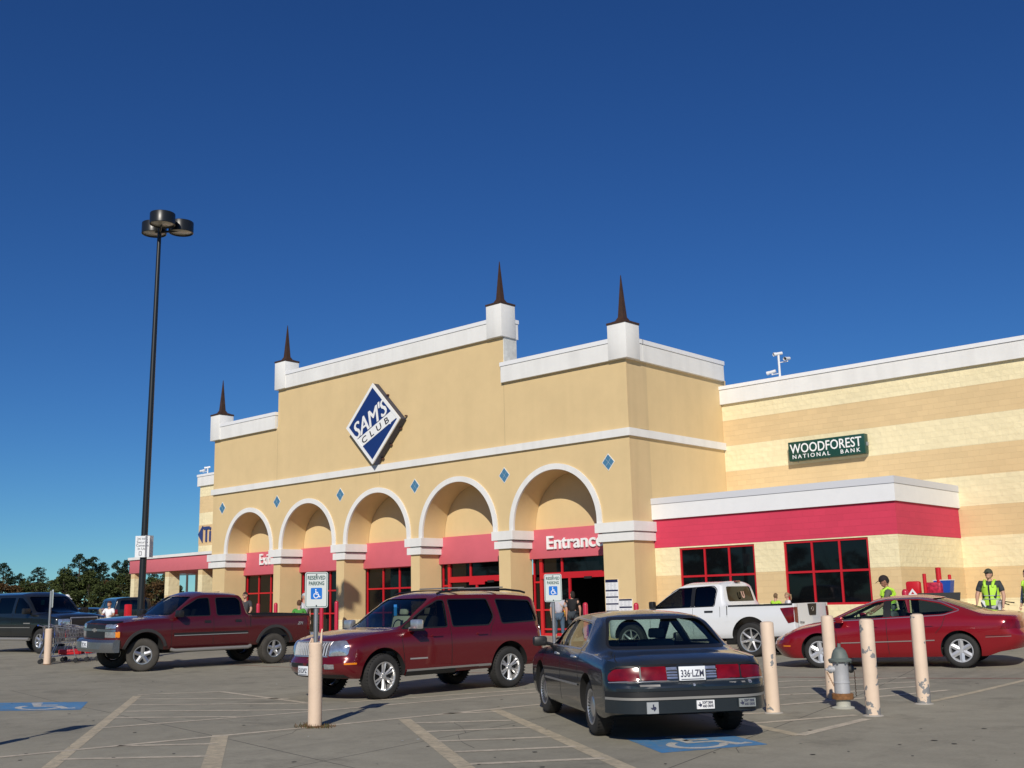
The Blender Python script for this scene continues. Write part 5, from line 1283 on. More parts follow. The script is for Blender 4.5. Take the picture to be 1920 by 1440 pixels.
for sd in (1, -1):
    for w_ in CH['side_win']: loopstrip(c, 'window_trim', K_BLK, 'side', w_['p'], 0.018, off=0.003, side=sd)
    for x in (1.18, 0.03): c.strip('door_seam', K_GAP, 'side', [(x, 1.28), (x, 0.58)], 0.011, off=0.0015, side=sd)
    c.strip('door_seam', K_GAP, 'side', [(-0.86, 1.28), (-0.88, 1.1), (-0.95, 0.98)], 0.011, off=0.0015, side=sd)
    c.strip('cab_gap', K_GAP, 'side', [(-1.04, 1.27), (-1.04, 0.98)], 0.022, off=0.0015, side=sd)
    c.strip('side_moulding', K_BLK, 'side', [(1.12, 0.86), (-0.96, 0.86)], 0.06, off=0.010, side=sd)
    c.strip('side_moulding', K_CHR, 'side', [(1.12, 0.83), (-0.96, 0.83)], 0.016, off=0.014, side=sd)
    for x in (0.12, -0.76): c.patch('door_handle', K_BLK, 'side', rounded([(x, 1.12), (x+0.17, 1.12), (x+0.17, 1.18), (x, 1.18)], 0.012), off=0.015, side=sd, res=0.2)
    c.strip('bed_rail', K_BLK, 'side', [(-1.08, 1.262), (-2.86, 1.262)], 0.035, off=0.012, side=sd)
    o = MB().tube([(1.2, sd*0.97, 0.50), (1.1, sd*0.99, 0.47), (-0.95, sd*0.99, 0.47), (-1.05, sd*0.96, 0.5)], 0.045, 10).build('side_step', K_SILL, t)
    # wheel-arch flares
    for xa in (1.86, -1.78):
        pts = [(xa+0.545*cos(a), 0.44+0.545*sin(a)) for a in [radians(k) for k in range(8, 173, 12)]]
        c.strip('arch_flare', K_GREYP, 'side', pts, 0.07, off=0.03, side=sd)
    mirror(t, 1.04, sd*0.90, 1.28, 0.24, 0.17, K_BLK)
    c.patch('headlight', K_LAMP, 'front', rounded([(sd*0.55, 1.03), (sd*0.90, 1.05), (sd*0.90, 1.14), (sd*0.55, 1.13)], 0.02), off=0.012, res=0.05)
    c.patch('headlight', K_LAMP, 'front', rounded([(sd*0.55, 0.83), (sd*0.90, 0.83), (sd*0.90, 0.96), (sd*0.55, 0.96)], 0.02), off=0.012, res=0.05)
    c.patch('turn_lamp', K_AMB, 'side', rounded([(2.52, 0.83), (2.64, 0.83), (2.64, 0.97), (2.52, 0.97)], 0.02), off=0.008, side=sd, res=0.05)
    c.patch('tail_light', K_RED, 'side', rounded([(-2.79, 0.85), (-2.88, 0.85), (-2.88, 1.22), (-2.79, 1.22)], 0.015), off=0.010, side=sd, res=0.06)
    c.patch('tail_light', K_RED, 'rear', rounded([(sd*0.80, 1.2), (sd*0.93, 1.2), (sd*0.93, 0.85), (sd*0.80, 0.85)], 0.015), off=0.012, res=0.06)
g = c.patch('grille', K_BLK, 'front', rounded([(-0.53, 0.80), (0.53, 0.80), (0.53, 1.13), (-0.53, 1.13)], 0.03), off=0.008, res=0.06)
c.strip('grille_bar', mat('dull_chrome', (0.35, 0.37, 0.40), 0.25, metal=0.9), 'front', [(-0.9, 0.995), (0.9, 0.995)], 0.055, off=0.02, parent=g)
c.patch('emblem', K_SILL, 'front', [(-0.13, 0.97), (-0.04, 0.97), (-0.04, 0.945), (0.04, 0.945), (0.04, 0.97), (0.13, 0.97), (0.13, 1.01), (0.04, 1.01), (0.04, 1.035), (-0.04, 1.035), (-0.04, 1.01), (-0.13, 1.01)], off=0.03, res=0.3, parent=g)
c.strip('hood_shield', mat('smoked_plastic', (0.01, 0.012, 0.018), 0.15), 'front', [(-0.84, 1.165), (0, 1.185), (0.84, 1.165)], 0.06, off=0.022)
m = MB()
vs = []; n = 16
for k in range(n+1):
    a = -1+2*k/n; y = 0.99*a; xx = 2.93-0.26*abs(a)**3.5
    vs += [(xx-0.02, y, 0.48), (xx+0.03, y, 0.56), (xx+0.03, y, 0.72), (xx-0.03, y, 0.78), (xx-0.14, y, 0.78), (xx-0.14, y, 0.48)]
m.add(vs, [(6*i+a, 6*i+b, 6*i+6+b, 6*i+6+a) for i in range(n) for a, b in ((0, 1), (1, 2), (2, 3), (3, 4), (4, 5), (5, 0))]+[tuple(range(5, -1, -1)), tuple(range(6*n, 6*n+6))], 0, True)
m.build('front_bumper', MATS['dull_chrome'], t, sharp=30)
MB().box(-3.05, -2.92, -0.95, 0.95, 0.56, 0.78, bev=0.03).build('rear_bumper', K_CHR, t)
plate(t, (2.975, 0.0, 0.66), 'TX', 1)
MB().box(-0.9, 1.3, -0.7, 0.7, 0.4, 0.55).box(-2.9, -0.9, -0.45, 0.45, 0.4, 0.6).build('chassis', K_ARCH, t)
m = MB()
for y in (0.40, -0.40): seat(m, 0.30, y, 0.75, 0.28, 0.6)
m.build('seat', K_SEATG, t)
MB().box(0.95, 1.25, -0.78, 0.78, 1.10, 1.28, bev=0.05).build('dashboard', MATS['beige_dash'], t)
m = MB(); vs, fs = text_mesh('Z71', 0.10, 0.004, bold=0.004, shear=0.3); m.add([(-2.48-v[0], 0.968, 1.0+v[2]) for v in vs], fs); m.build('badge', K_CHR, t)
for x in (1.86, -1.78):
    for y in (0.83, -0.83): wheel(t, x, y, 0.395, 0.26, 0.215, ('wide', 5), tyre=K_TYRED, rimm=K_ALU, steer=-0.42 if x > 0 else 0)
place_car(t, (-26.05, 16.25), 266, 3.64)

# ------------------------------------------------------------------ dark green-black SUV on the far left
darkg = paint('dark_slate_paint', (0.009, 0.012, 0.013), 0.28, 0.3, dust=0.04)
YK = dict(xf=2.45, xr=-2.6, bf=0.32, br=0.12, nf=3.0, nr=4,
    zs=[(-2.6, 0.5), (-2.2, 0.46), (1.8, 0.46), (2.45, 0.54)],
    zb=[(-2.6, 1.20), (1.0, 1.20), (1.4, 1.19), (2.2, 1.12), (2.42, 1.04), (2.45, 0.98)],
    ze=[(-2.6, 1.22), (-2.56, 1.6), (-2.45, 1.80), (-1, 1.83), (0.1, 1.83), (0.35, 1.76), (0.65, 1.56), (1.1, 1.22), (1.4, 1.20), (2.2, 1.13), (2.45, 0.99)],
    zc=[(-2.6, 1.24), (-2.57, 1.66), (-2.45, 1.88), (-1, 1.91), (0.05, 1.91), (0.3, 1.85), (0.6, 1.66), (1.22, 1.25), (1.5, 1.26), (2.1, 1.22), (2.35, 1.16), (2.45, 1.05)],
    wm=[(-2.6, 0.96), (2.45, 0.96)], wb=[(-2.6, 0.94), (1.2, 0.91), (2.45, 0.88)], we=[(-2.6, 0.78), (-1, 0.76), (0, 0.76), (0.6, 0.79), (1.2, 0.84), (2.45, 0.8)],
    side=TRKS, cabs=[(-2.4, 1.15, 0.6)], arch=[(1.52, 0.47), (-1.45, 0.47)], archz=0.43, crown=3.0,
    side_win=[dict(p=rounded([(0.95, 1.24), (0.02, 1.24), (0.02, 1.74), (0.26, 1.72), (0.62, 1.52)], 0.05)), dict(p=rounded([(-0.12, 1.24), (-1.0, 1.24), (-1.0, 1.74), (-0.12, 1.74)], 0.06)), dict(p=rounded([(-1.15, 1.26), (-2.35, 1.26), (-2.3, 1.74), (-1.15, 1.74)], 0.06))],
    end_win=[(0.2, 1.6, rounded([(-0.76, 1.26), (0.76, 1.26), (0.68, 1.76), (-0.68, 1.76)], 0.08)), (-2.7, -2.3, rounded([(-0.68, 1.3), (0.68, 1.3), (0.62, 1.74), (-0.62, 1.74)], 0.08))])
t = thing('parked_car', 'dark slate SUV facing right at the left edge of the lot', 'car'); c = Car(YK).make(t, darkg)
side_glass(c, [GL_SMOKE, GL_DARK, GL_DARK])
c.patch('windshield', GL_SMOKE, 'front', inset_win(YK['end_win'][0][2], 0.02), off=-0.012, res=0.12)
c.patch('rear_window', GL_DARK, 'rear', inset_win(YK['end_win'][1][2], 0.02), off=-0.012, res=0.12)
for sd in (1, -1):
    for x in (1.02, -0.05, -1.07): c.strip('door_seam', K_GAP, 'side', [(x, 1.22), (x, 0.55)], 0.010, off=0.0015, side=sd)
    c.strip('side_moulding', K_SILL, 'side', [(1.0, 0.80), (-1.0, 0.80)], 0.02, off=0.01, side=sd)
    c.strip('badge', K_SILL, 'side', [(0.98, 0.93), (0.62, 0.93)], 0.03, off=0.003, side=sd)
    mirror(t, 0.88, sd*0.90, 1.22, 0.24, 0.18, K_BLK)
    c.patch('headlight', K_LAMP, 'front', rounded([(sd*0.52, 0.86), (sd*0.86, 0.86), (sd*0.86, 1.05), (sd*0.52, 1.05)], 0.03), off=0.012, res=0.05)
    MB().tube([(1.0, sd*0.97, 0.44), (-1.0, sd*0.97, 0.44)], 0.05, 8).build('running_board', K_SILL, t)
g = c.patch('grille', K_BLK, 'front', rounded([(-0.48, 0.80), (0.48, 0.80), (0.48, 1.08), (-0.48, 1.08)], 0.03), off=0.008, res=0.06)
loopstrip(c, 'grille_frame', K_CHR, 'front', [(-0.48, 0.80), (0.48, 0.80), (0.48, 1.08), (-0.48, 1.08)], 0.03, off=0.02, parent=g)
MB().box(2.40, 2.62, -0.93, 0.93, 0.50, 0.74, bev=0.05).build('front_bumper', K_GREYP, t)
MB().box(0.5, 0.51, -0.3, -0.18, 1.5, 1.66).build('hanging_tag', mat('teal_tag', (0.05, 0.45, 0.5), 0.5), t)
m = MB()
for y in (0.40, -0.40): seat(m, 0.2, y, 0.70, 0.28, 0.6)
m.build('seat', K_SEATG, t)
for x in (1.52, -1.45):
    for y in (0.83, -0.83): wheel(t, x, y, 0.385, 0.255, 0.215, ('wide', 6), tyre=K_TYRE, rimm=K_ALU)
for sd in (1, -1): c.patch('tail_light', K_RED, 'rear', rounded([(sd*0.74, 0.85), (sd*0.90, 0.85), (sd*0.88, 1.30), (sd*0.76, 1.30)], 0.02), off=0.012, res=0.06)
place_car(t, (-36.46, 16.86), 8, 3.0)
CAR_SLATE = t
# ================================================================== street furniture
RIGHT = Vector((cos(YAW), sin(YAW), 0))
def ray(px, depth, z=0.0):
    """ground position seen at column px (of 1920) at the given distance; a layout aid for real positions"""
    v = r_*(px-960)/2056*depth+f_*depth; k = depth
    # keep the column, follow the horizontal line of sight
    y = 1127-0.0236*(px-960); v = (r_*(px-960)-u_*(y-720)+f_*2056)*(depth/2056)
    return v.x, v.y
# --- lamp post
lx, ly = -30.0, 16.85
lamp = thing('lamp_post', 'tall black lamp post carrying three round drum floodlights and two white plates', 'lamp post', (lx, ly, G(lx, ly)-0.02))
M_BP = mat('black_pole_paint', (0.012, 0.014, 0.015), 0.35)
top = Vector((0, 0, 13.05))+RIGHT*0.10
m = MB(); m.tube([(0, 0, 0.6), top*0.5+Vector((0, 0, 0)), top], [0.105, 0.088, 0.060], 14); m.build('pole', M_BP, lamp)
MB().lathe([(0, 0), (0.28, 0), (0.28, 0.62), (0.24, 0.66), (0, 0.66)], 24).build('base', mat('pole_footing', (0.4, 0.37, 0.32), 0.9, var=0.15), lamp)
away = Vector((-sin(YAW), cos(YAW), 0))
c0 = top+RIGHT*0.16
for k, (a, b) in enumerate(((0.10, -0.55), (-0.43, 0.30), (0.43, 0.26))):
    p = c0+RIGHT*a+away*b
    arm = MB().tube([top-Vector((0, 0, 0.12)), p+Vector((0, 0, 0.02))], 0.035, 8).build('arm', M_BP, lamp)
    d = MB().lathe([(0.0, 0.31), (0.30, 0.31), (0.37, 0.285), (0.378, 0.27), (0.378, -0.06), (0.36, -0.07), (0.345, -0.02)], 36, c=(p.x, p.y, p.z)).build('drum', M_BP, lamp, sharp=30)
    MB().lathe([(0.0, -0.03), (0.30, -0.03), (0.345, -0.02)], 36, c=(p.x, p.y, p.z)).build('lens', mat('lamp_lens', (0.42, 0.40, 0.32), 0.3, coat=0.5), d)
pl = mat('sign_white', (0.74, 0.76, 0.77), 0.45)
def plate_on_pole(face, w_, h_, z, off, lines):
    n = Vector((cos(face), sin(face), 0)); t_ = Vector((-n.y, n.x, 0))
    c_ = n*off+Vector((0, 0, z)); m = MB()
    X = Matrix(((-t_.x, -n.x, 0, c_.x), (-t_.y, -n.y, 0, c_.y), (0, 0, 1, c_.z), (0, 0, 0, 1)))
    # local: x along the face to the viewer's right, y into the pole, z up
    X = Matrix(((t_.x, -n.x, 0, c_.x), (t_.y, -n.y, 0, c_.y), (0, 0, 1, c_.z), (0, 0, 0, 1)))
    b = MB().box(-w_/2, w_/2, 0, 0.006, 0, h_); m.add([X @ Vector(v) for v in b.v], b.f); o = m.build('security_plate', pl, lamp)
    m = MB()
    for i, l in enumerate(lines): put_text(m, l, 0.10, (0, -0.002, h_-0.12-0.095*i), 0.003, xform=X, align='CENTER', bold=0.001)
    b = MB().prism([(-0.09, 0.05), (-0.01, 0.05), (-0.01, 0.17), (-0.09, 0.17)], -0.003, -0.001, 'y', holes=[[(-0.075, 0.065), (-0.025, 0.065), (-0.025, 0.155), (-0.075, 0.155)]])
    if lines: m.add([X @ Vector(v) for v in b.v], b.f)
    if lines: m.build('lettering', mat('grey_lettering', (0.12, 0.13, 0.15), 0.6), o)
    return o
fc = math.atan2(-ly, -lx)
plate_on_pole(fc-0.15, 0.40, 0.62, 3.10-0.2, 0.17, ['24 HRS', 'Security', 'Cameras', 'In Use'])
plate_on_pole(fc+1.0, 0.42, 0.64, 3.10-0.2, 0.20, [])

# --- reserved parking signs on pipe bollards
M_BOL = mat('peeling_cream_paint', (0.68, 0.52, 0.39), 0.65, var=0.09, vscale=3, dirt=(0.24, 0.23, 0.22), dirt_amt=0.9, dirt_scale=5.5, dirt_thr=0.615, bump=0.15, bscale=30)
M_GALV = mat('galvanised_steel', (0.36, 0.37, 0.38), 0.38, metal=0.75, var=0.15, vscale=6)
M_SGRN = mat('sign_green', (0.008, 0.07, 0.06), 0.4); M_SBLUE = mat('sign_blue', (0.01, 0.16, 0.58), 0.35); M_SWHT = mat('reflective_white', (0.62, 0.66, 0.64), 0.35)
def reserved_sign(label, x, y, face, bh=1.12, top_=2.03, br=0.092, group=None, broken=False, tilt=0.0):
    t = thing('parking_sign', label, 'parking sign', (x, y, G(x, y)-0.01), group=group)
    prof = [(br, 0), (br, bh-0.02), (br-0.015, bh), (0, bh)]
    o = MB().lathe(prof, 28).build('bollard', M_BOL, t)
    if broken:
        c = MB(); r0, r1 = br, br-0.014
        def shard(a0, a1, hs):
            n = len(hs)-1; vs = []
            for i, h in enumerate(hs):
                a = a0+(a1-a0)*i/n
                for rr_ in (r0, r1): vs += [(rr_*cos(a), rr_*sin(a), bh-0.01), (rr_*cos(a), rr_*sin(a), bh+h)]
            fs = []
            for i in range(n):
                q = 4*i; fs += [(q, q+4, q+5, q+1), (q+2, q+3, q+7, q+6), (q+1, q+5, q+7, q+3)]
            fs += [(0, 1, 3, 2), (4*n, 4*n+2, 4*n+3, 4*n+1)]
            c.add(vs, fs)
        shard(0.35, 1.75, [0.005, 0.15, 0.175, 0.17, 0.165, 0.13, 0.004]); shard(2.6, 3.8, [0.003, 0.05, 0.06, 0.01, 0.003])
        c.build('broken_rim', M_BOL, o)
    MB().lathe([(br+0.02, 0), (br+0.02, 0.012), (br, 0.03)], 24).build('collar', mat('rust_stain', (0.16, 0.09, 0.05), 0.9), o)
    n = Vector((cos(face), sin(face), 0)); tt = Vector((-n.y, n.x, 0))
    MB().tube([(0, 0, bh-0.02), (0, 0, top_-0.03)], 0.031, 14).build('pole', M_GALV, t)
    X = Matrix(((tt.x, -n.x, 0, n.x*0.045), (tt.y, -n.y, 0, n.y*0.045), (0, 0, 1, top_-0.475), (0, 0, 0, 1)))
    def lay(mb, shp): mb.add([X @ Vector(v) for v in shp.v], shp.f)
    W_, H_ = 0.305, 0.475
    R = lambda e: rounded([(-W_/2+e, e), (W_/2-e, e), (W_/2-e, H_-e), (-W_/2+e, H_-e)], max(0.012, 0.035-e), 5)
    m = MB(); s_ = MB().prism(R(0), 0, 0.004, 'y'); lay(m, s_); p = m.build('panel', [M_SWHT], t)
    m = MB(); lay(m, MB().prism(R(0.010), -0.0015, -0.0005, 'y', holes=[R(0.018)]))
    for txt, z, w_ in (('RESERVED', 0.375, 0.235), ('PARKING', 0.300, 0.205)):
        vs, fs = text_mesh(txt, 1.0, 0.001, bold=0.022); a = min(v[0] for v in vs); b = max(v[0] for v in vs)
        m.add([X @ Vector((((v[0]-a)/(b-a)-0.5)*w_, -0.002, z+v[2]*0.072)) for v in vs], fs)
    m.build('green_print', M_SGRN, p)
    m = MB(); lay(m, MB().prism(rounded([(-0.075, 0.115), (0.075, 0.115), (0.075, 0.265), (-0.075, 0.265)], 0.015), -0.0025, -0.001, 'y')); bl = m.build('blue_square', M_SBLUE, p)
    m = MB(); wheelchair(1, lambda u, v: X @ Vector((-0.062+0.124*u, -0.0035, 0.118+0.138*v)), m, 0); m.build('wheelchair_symbol', mat('bright_white', (0.85, 0.86, 0.88), 0.4), bl)
    m = MB()
    for z in (0.03, 0.44): lay(m, MB().lathe([(0, -0.008), (0.009, -0.008), (0.009, 0)], 10, 'y', (0, 0, z)))
    for z in (0.44,): pass
    m.build('bolt', K_BLK, p)
    return t
reserved_sign('reserved parking sign on a chipped cream bollard with a broken rim, nearest the camera', -12.14, 9.40, radians(-36), 1.10, 2.03, broken=True)
x2, y2 = ray(1037, 19.0)
reserved_sign('reserved parking sign standing between the red SUV and the navy sedan', x2, y2, radians(-42), 0.84, 2.03)
reserved_sign('reserved parking sign seen nearly edge on beside the shopping carts at left', -29.61, 13.97, radians(-36+108), 0.95, 1.98)
reserved_sign('reserved parking sign whose shadow falls across the lower left pavement', -13.42, 5.05, radians(-36), 1.10, 2.03)
# weeds at the foot of the near bollard
rnd = random.Random(11); m = MB(); m2 = MB()
for k in range(420):
    a = rnd.uniform(0, 2*pi); r = rnd.uniform(0.09, 0.30)**1.0; x = -12.14+r*cos(a)*1.15; y = 9.40+r*sin(a)*0.8
    if r > 0.22 and rnd.random() < 0.5: continue
    h = rnd.uniform(0.015, 0.06); q = rnd.uniform(0, pi); w_ = 0.006; dx_, dy_ = rnd.uniform(-0.03, 0.03), rnd.uniform(-0.03, 0.03)
    (m if k % 3 else m2).add([(x-w_*cos(q), y-w_*sin(q), 0), (x+w_*cos(q), y+w_*sin(q), 0), (x+dx_, y+dy_, h)], [(0, 1, 2)])
tag(m.build('dry_weeds', mat('dry_weed', (0.14, 0.075, 0.03), 0.9)), 'dry brown weeds round the foot of the nearest sign bollard', 'weeds', kind='stuff')
tag(m2.build('green_weeds', mat('green_weed', (0.05, 0.07, 0.02), 0.9)), 'small green weeds among the dry weeds at the nearest bollard', 'weeds', kind='stuff')

# --- bollards round the hydrant
def bollard_mat(seed, thr):
    m = mat('flaking_cream_paint_%d' % seed, (0.70, 0.545, 0.41), 0.65, var=0.10, vscale=3)
    nt = m.node_tree; b = nt.nodes['Principled BSDF']; L = nt.links
    tc = nt.nodes.new('ShaderNodeTexCoord'); n = nt.nodes.new('ShaderNodeTexNoise'); n.inputs['Scale'].default_value = 6.5; n.inputs['Detail'].default_value = 6; n.noise_dimensions = '4D'; n.inputs['W'].default_value = seed*3.7
    L.new(tc.outputs['Object'], n.inputs['Vector']); sep = nt.nodes.new('ShaderNodeSeparateXYZ'); L.new(tc.outputs['Object'], sep.inputs[0])
    r = nt.nodes.new('ShaderNodeMapRange'); r.inputs[1].default_value = 0.1; r.inputs[2].default_value = 0.75; r.inputs[3].default_value = thr-0.035; r.inputs[4].default_value = thr+0.045; L.new(sep.outputs[2], r.inputs[0])
    g = nt.nodes.new('ShaderNodeMath'); g.operation = 'GREATER_THAN'; L.new(n.outputs[0], g.inputs[0]); L.new(r.outputs[0], g.inputs[1])
    mx = nt.nodes.new('ShaderNodeMix'); mx.data_type = 'RGBA'; old = b.inputs['Base Color'].links[0].from_socket
    L.new(g.outputs[0], mx.inputs[0]); L.new(old, mx.inputs[6]); mx.inputs[7].default_value = (0.22, 0.22, 0.22, 1); L.new(mx.outputs[2], b.inputs['Base Color'])
    return m
for i, (x, y, h, thr, lab) in enumerate([(-7.82, 13.81, 1.22, 0.61, 'cream pipe bollard with few chips, leftmost of the four round the hydrant'), (-8.0, 15.94, 1.25, 0.63, 'cleanest cream pipe bollard, standing directly behind the fire hydrant'),
        (-6.54, 14.12, 1.24, 0.565, 'cream pipe bollard with grey flaked patches, just right of the hydrant'), (-6.59, 15.9, 1.26, 0.575, 'cream pipe bollard with chipped foot, rightmost of the four')]):
    o = MB().lathe([(0.094, 0), (0.092, h-0.03), (0.085, h-0.012), (0.06, h), (0, h+0.004)], 32).build('bollard', bollard_mat(i+1, thr))
    o.location = (x, y, G(x, y)-0.005); o.rotation_euler = (radians(random.uniform(-0.6, 0.6)), radians(random.uniform(-1, 0.6)), i*1.9)
    tag(o, lab, 'bollard', 'cream bollards guarding the fire hydrant')
    MB().lathe([(0.135, 0.004), (0.12, 0.016), (0.094, 0.02)], 24).build('footing', MATS['pole_footing'], o)
# --- fire hydrant
hx, hy = -7.3, 14.84
hyd = thing('fire_hydrant', 'weathered silver fire hydrant with grey green bonnet between the cream bollards', 'fire hydrant', (hx, hy, G(hx, hy)-0.005))
M_SIL = mat('silver_paint', (0.44, 0.45, 0.47), 0.5, metal=0.15, var=0.12, vscale=8, bump=0.15, bscale=60)
M_BON = mat('grey_green_paint', (0.12, 0.145, 0.135), 0.6, var=0.2, vscale=8); M_RUST = mat('rusty_iron', (0.22, 0.10, 0.035), 0.8, var=0.5, vscale=14)
MB().lathe([(0.16, 0), (0.165, 0.02), (0.10, 0.035), (0.10, 0.12), (0.105, 0.13)], 32).build('foot', mat('chalky_grey', (0.42, 0.42, 0.36), 0.8, var=0.15), hyd)
MB().lathe([(0.10, 0.125), (0.145, 0.13), (0.148, 0.16), (0.145, 0.165), (0.148, 0.20), (0.14, 0.205), (0.112, 0.21)], 32).build('flange', M_RUST, hyd)
MB().lathe([(0.108, 0.205), (0.106, 0.34), (0.112, 0.345), (0.112, 0.36), (0.106, 0.365), (0.106, 0.60), (0.118, 0.63), (0.12, 0.64)], 32).build('barrel', M_SIL, hyd)
MB().lathe([(0.12, 0.635), (0.158, 0.64), (0.16, 0.665), (0.15, 0.675), (0.118, 0.685), (0.105, 0.74), (0.085, 0.79), (0.05, 0.825), (0.028, 0.835), (0.026, 0.845), (0.024, 0.885), (0, 0.885)], 32).build('bonnet', M_BON, hyd)
for k in range(8):
    a = 2*pi*k/8+0.2; MB().lathe([(0, 0), (0.014, 0), (0.014, 0.02), (0, 0.02)], 6, c=(0.142*cos(a), 0.142*sin(a), 0.618)).build('bolt', M_BON, hyd)
def nozzle(dirv, r0, L_, m_, name):
    d = Vector(dirv).normalized(); base = Vector((0, 0, 0.535))
    o = MB().tube([base+d*0.08, base+d*0.13, base+d*0.135, base+d*0.16, base+d*(0.16+0.001)], [r0, r0, r0+0.012, r0+0.012, r0+0.002], 18).tube([base+d*0.16, base+d*(0.16+L_), base+d*(0.175+L_)], [r0+0.002, r0-0.004, 0.02], 18).tube([base+d*(0.17+L_), base+d*(0.205+L_)], 0.016, 5).build(name, m_, hyd)
    return base+d*(0.17+L_)
nozzle(-RIGHT+away*-0.1, 0.043, 0.015, M_SIL, 'nozzle'); nozzle(RIGHT+away*0.1, 0.045, 0.02, mat('dark_iron', (0.05, 0.05, 0.05), 0.6), 'nozzle'); nozzle(-away+RIGHT*0.75, 0.06, 0.02, M_SIL, 'nozzle') if False else None
m = MB()
for sgn, zb in ((1, 0.16), (-1, 0.30)):
    p0 = RIGHT*sgn*0.19+Vector((0, 0, 0.50)); n = 16
    for k in range(n):
        z = 0.50-(0.50-zb)*k/n; x = sgn*(0.19-0.09*(k/n if sgn < 0 else 0)+0.0)
        c_ = RIGHT*x+Vector((0, 0, z))
        m.tube([c_, c_+Vector((0, 0, -0.02))+RIGHT*(0.006 if k % 2 else -0.006)], 0.0055, 5)
m.build('chain', M_RUST, hyd)

# --- red bollards before the entrance
for x_px, dep, h, lab in [(484, None, 1.45, 'red domed bollard in front of the Exit bay windows'), (517, None, 1.45, 'red domed bollard at the right edge of the Exit bay'), (603, None, 1.45, 'thick red domed bollard behind the nearest reserved parking sign'), (631, None, 1.45, 'red domed bollard left of the pier with the lamp shadow'),
        (1097, None, 1.38, 'red domed bollard before the open entrance door'), (1192, None, 1.38, 'red domed bollard in front of the corner pier'), (1697, 30, 1.45, 'red domed bollard behind the red sedan roof')]:
    a = ray(x_px, 40); k = 31.6/a[1]; x, y = (a[0]*k, a[1]*k) if dep is None else ray(x_px, dep)
    o = MB().lathe([(0.09, 0), (0.09, h-0.09), (0.078, h-0.045), (0.045, h-0.012), (0, h)], 24).build('bollard', mat('red_bollard_sleeve', (0.47, 0.02, 0.05), 0.3))
    o.location = (x, y, G(x, y)); tag(o, lab, 'bollard', 'red bollards along the store front')
    MB().lathe([(0.13, 0), (0.13, 0.02), (0.09, 0.03)], 20).build('base_ring', M_REDF, o)

# --- shopping carts
M_WIRE = mat('cart_wire', (0.42, 0.43, 0.45), 0.3, metal=0.8); M_CBL = mat('blue_plastic', (0.012, 0.07, 0.36), 0.4); M_CRD = mat('red_plastic', (0.55, 0.012, 0.02), 0.4)
def shopping_cart(label, x, y, h, flap, rack=None, zt=0.0):
    t = thing('shopping_cart', label, 'shopping cart', (x, y, G(x, y)), radians(h), group='shopping carts left by the parked cars')
    m = MB()
    x0, x1 = -0.42, 0.46; zt_, zb_ = 1.0, 0.52
    def P(u, v, top_):   # basket corner frame: u along, v across
        w_ = (0.30-0.06*u)*(1 if top_ else 0.85); xx = x0+(x1-x0)*u-(0 if top_ else (0.10 if u > .5 else -0.08)); return Vector((xx, w_*v, (zt_-0.12*u) if top_ else (zb_+0.02*u)))
    for v in (-1, 1): m.tube([P(0, v, 1), P(1, v, 1)], 0.009, 6); m.tube([P(0, v, 0), P(1, v, 0)], 0.006, 5)
    for u in (0, 1): m.tube([P(u, -1, 1), P(u, 1, 1)], 0.009, 6); m.tube([P(u, -1, 0), P(u, 1, 0)], 0.006, 5)
    for k in range(13):
        u = k/12
        for v in (-1, 1): m.tube([P(u, v, 1), P(u, v, 0)], 0.0035, 4, cap=False)
        m.tube([P(u, -1, 0), P(u, 1, 0)], 0.003, 4, cap=False)
    for k in range(9):
        v = -1+2*k/8
        for u in (0, 1): m.tube([P(u, v, 1), P(u, v, 0)], 0.0035, 4, cap=False)
    for q in (0.33, 0.66):
        for v in (-1, 1): m.tube([P(0, v, 1).lerp(P(0, v, 0), q), P(1, v, 1).lerp(P(1, v, 0), q)], 0.004, 4, cap=False)
    m.build('basket', M_WIRE, t)
    f = MB()
    for v in (-1, 1):
        f.tube([(-0.56, 0.27*v, 1.02), (-0.44, 0.27*v, 0.98), (-0.36, 0.26*v, 0.52), (-0.50, 0.27*v, 0.17)], 0.012, 6)
        f.tube([(-0.50, 0.27*v, 0.17), (0.44, 0.20*v, 0.20)], 0.012, 6); f.tube([(0.30, 0.22*v, 0.53), (0.40, 0.21*v, 0.20)], 0.010, 6)
    f.build('frame', mat('cart_frame_chrome', (0.5, 0.5, 0.52), 0.25, metal=0.9), t)
    MB().tube([(-0.57, -0.28, 1.02), (-0.57, 0.28, 1.02)], 0.018, 10).build('handle', M_CBL, t)
    MB().box(-0.43, -0.415, -0.26, 0.26, 0.66, 0.86, bev=0.005).build('seat_flap', flap, t)
    if rack:
        MB().box(-0.30, 0.28, -0.19, 0.19, 0.205, 0.34, bev=0.02).build('bottom_tray', rack, t)
    for px_, py_ in ((-0.47, 0.25), (-0.47, -0.25), (0.42, 0.18), (0.42, -0.18)):
        c_ = MB().tube([(px_, py_, 0.19), (px_, py_, 0.11)], 0.012, 6).build('caster', M_WIRE, t)
        MB().lathe([(0, -0.014), (0.055, -0.014), (0.062, -0.008), (0.062, 0.008), (0.055, 0.014), (0, 0.014)], 18, 'y', (px_, py_, 0.062)).build('caster_wheel', K_BLK, c_)
    return t
cx_, cy_ = ray(116, 30.2); shopping_cart('wire shopping cart with blue handle and blue flap right of the edge on parking sign', cx_, cy_, 62, M_CBL)
cx_, cy_ = ray(137, 30.6); shopping_cart('wire shopping cart with a red lower tray, middle of the cart row', cx_, cy_, 58, M_CBL, M_CRD)
cx_, cy_ = ray(158, 31.0); shopping_cart('wire shopping cart with a red lower tray nearest the crimson pickup bumper', cx_, cy_, 55, M_CRD, M_CRD)

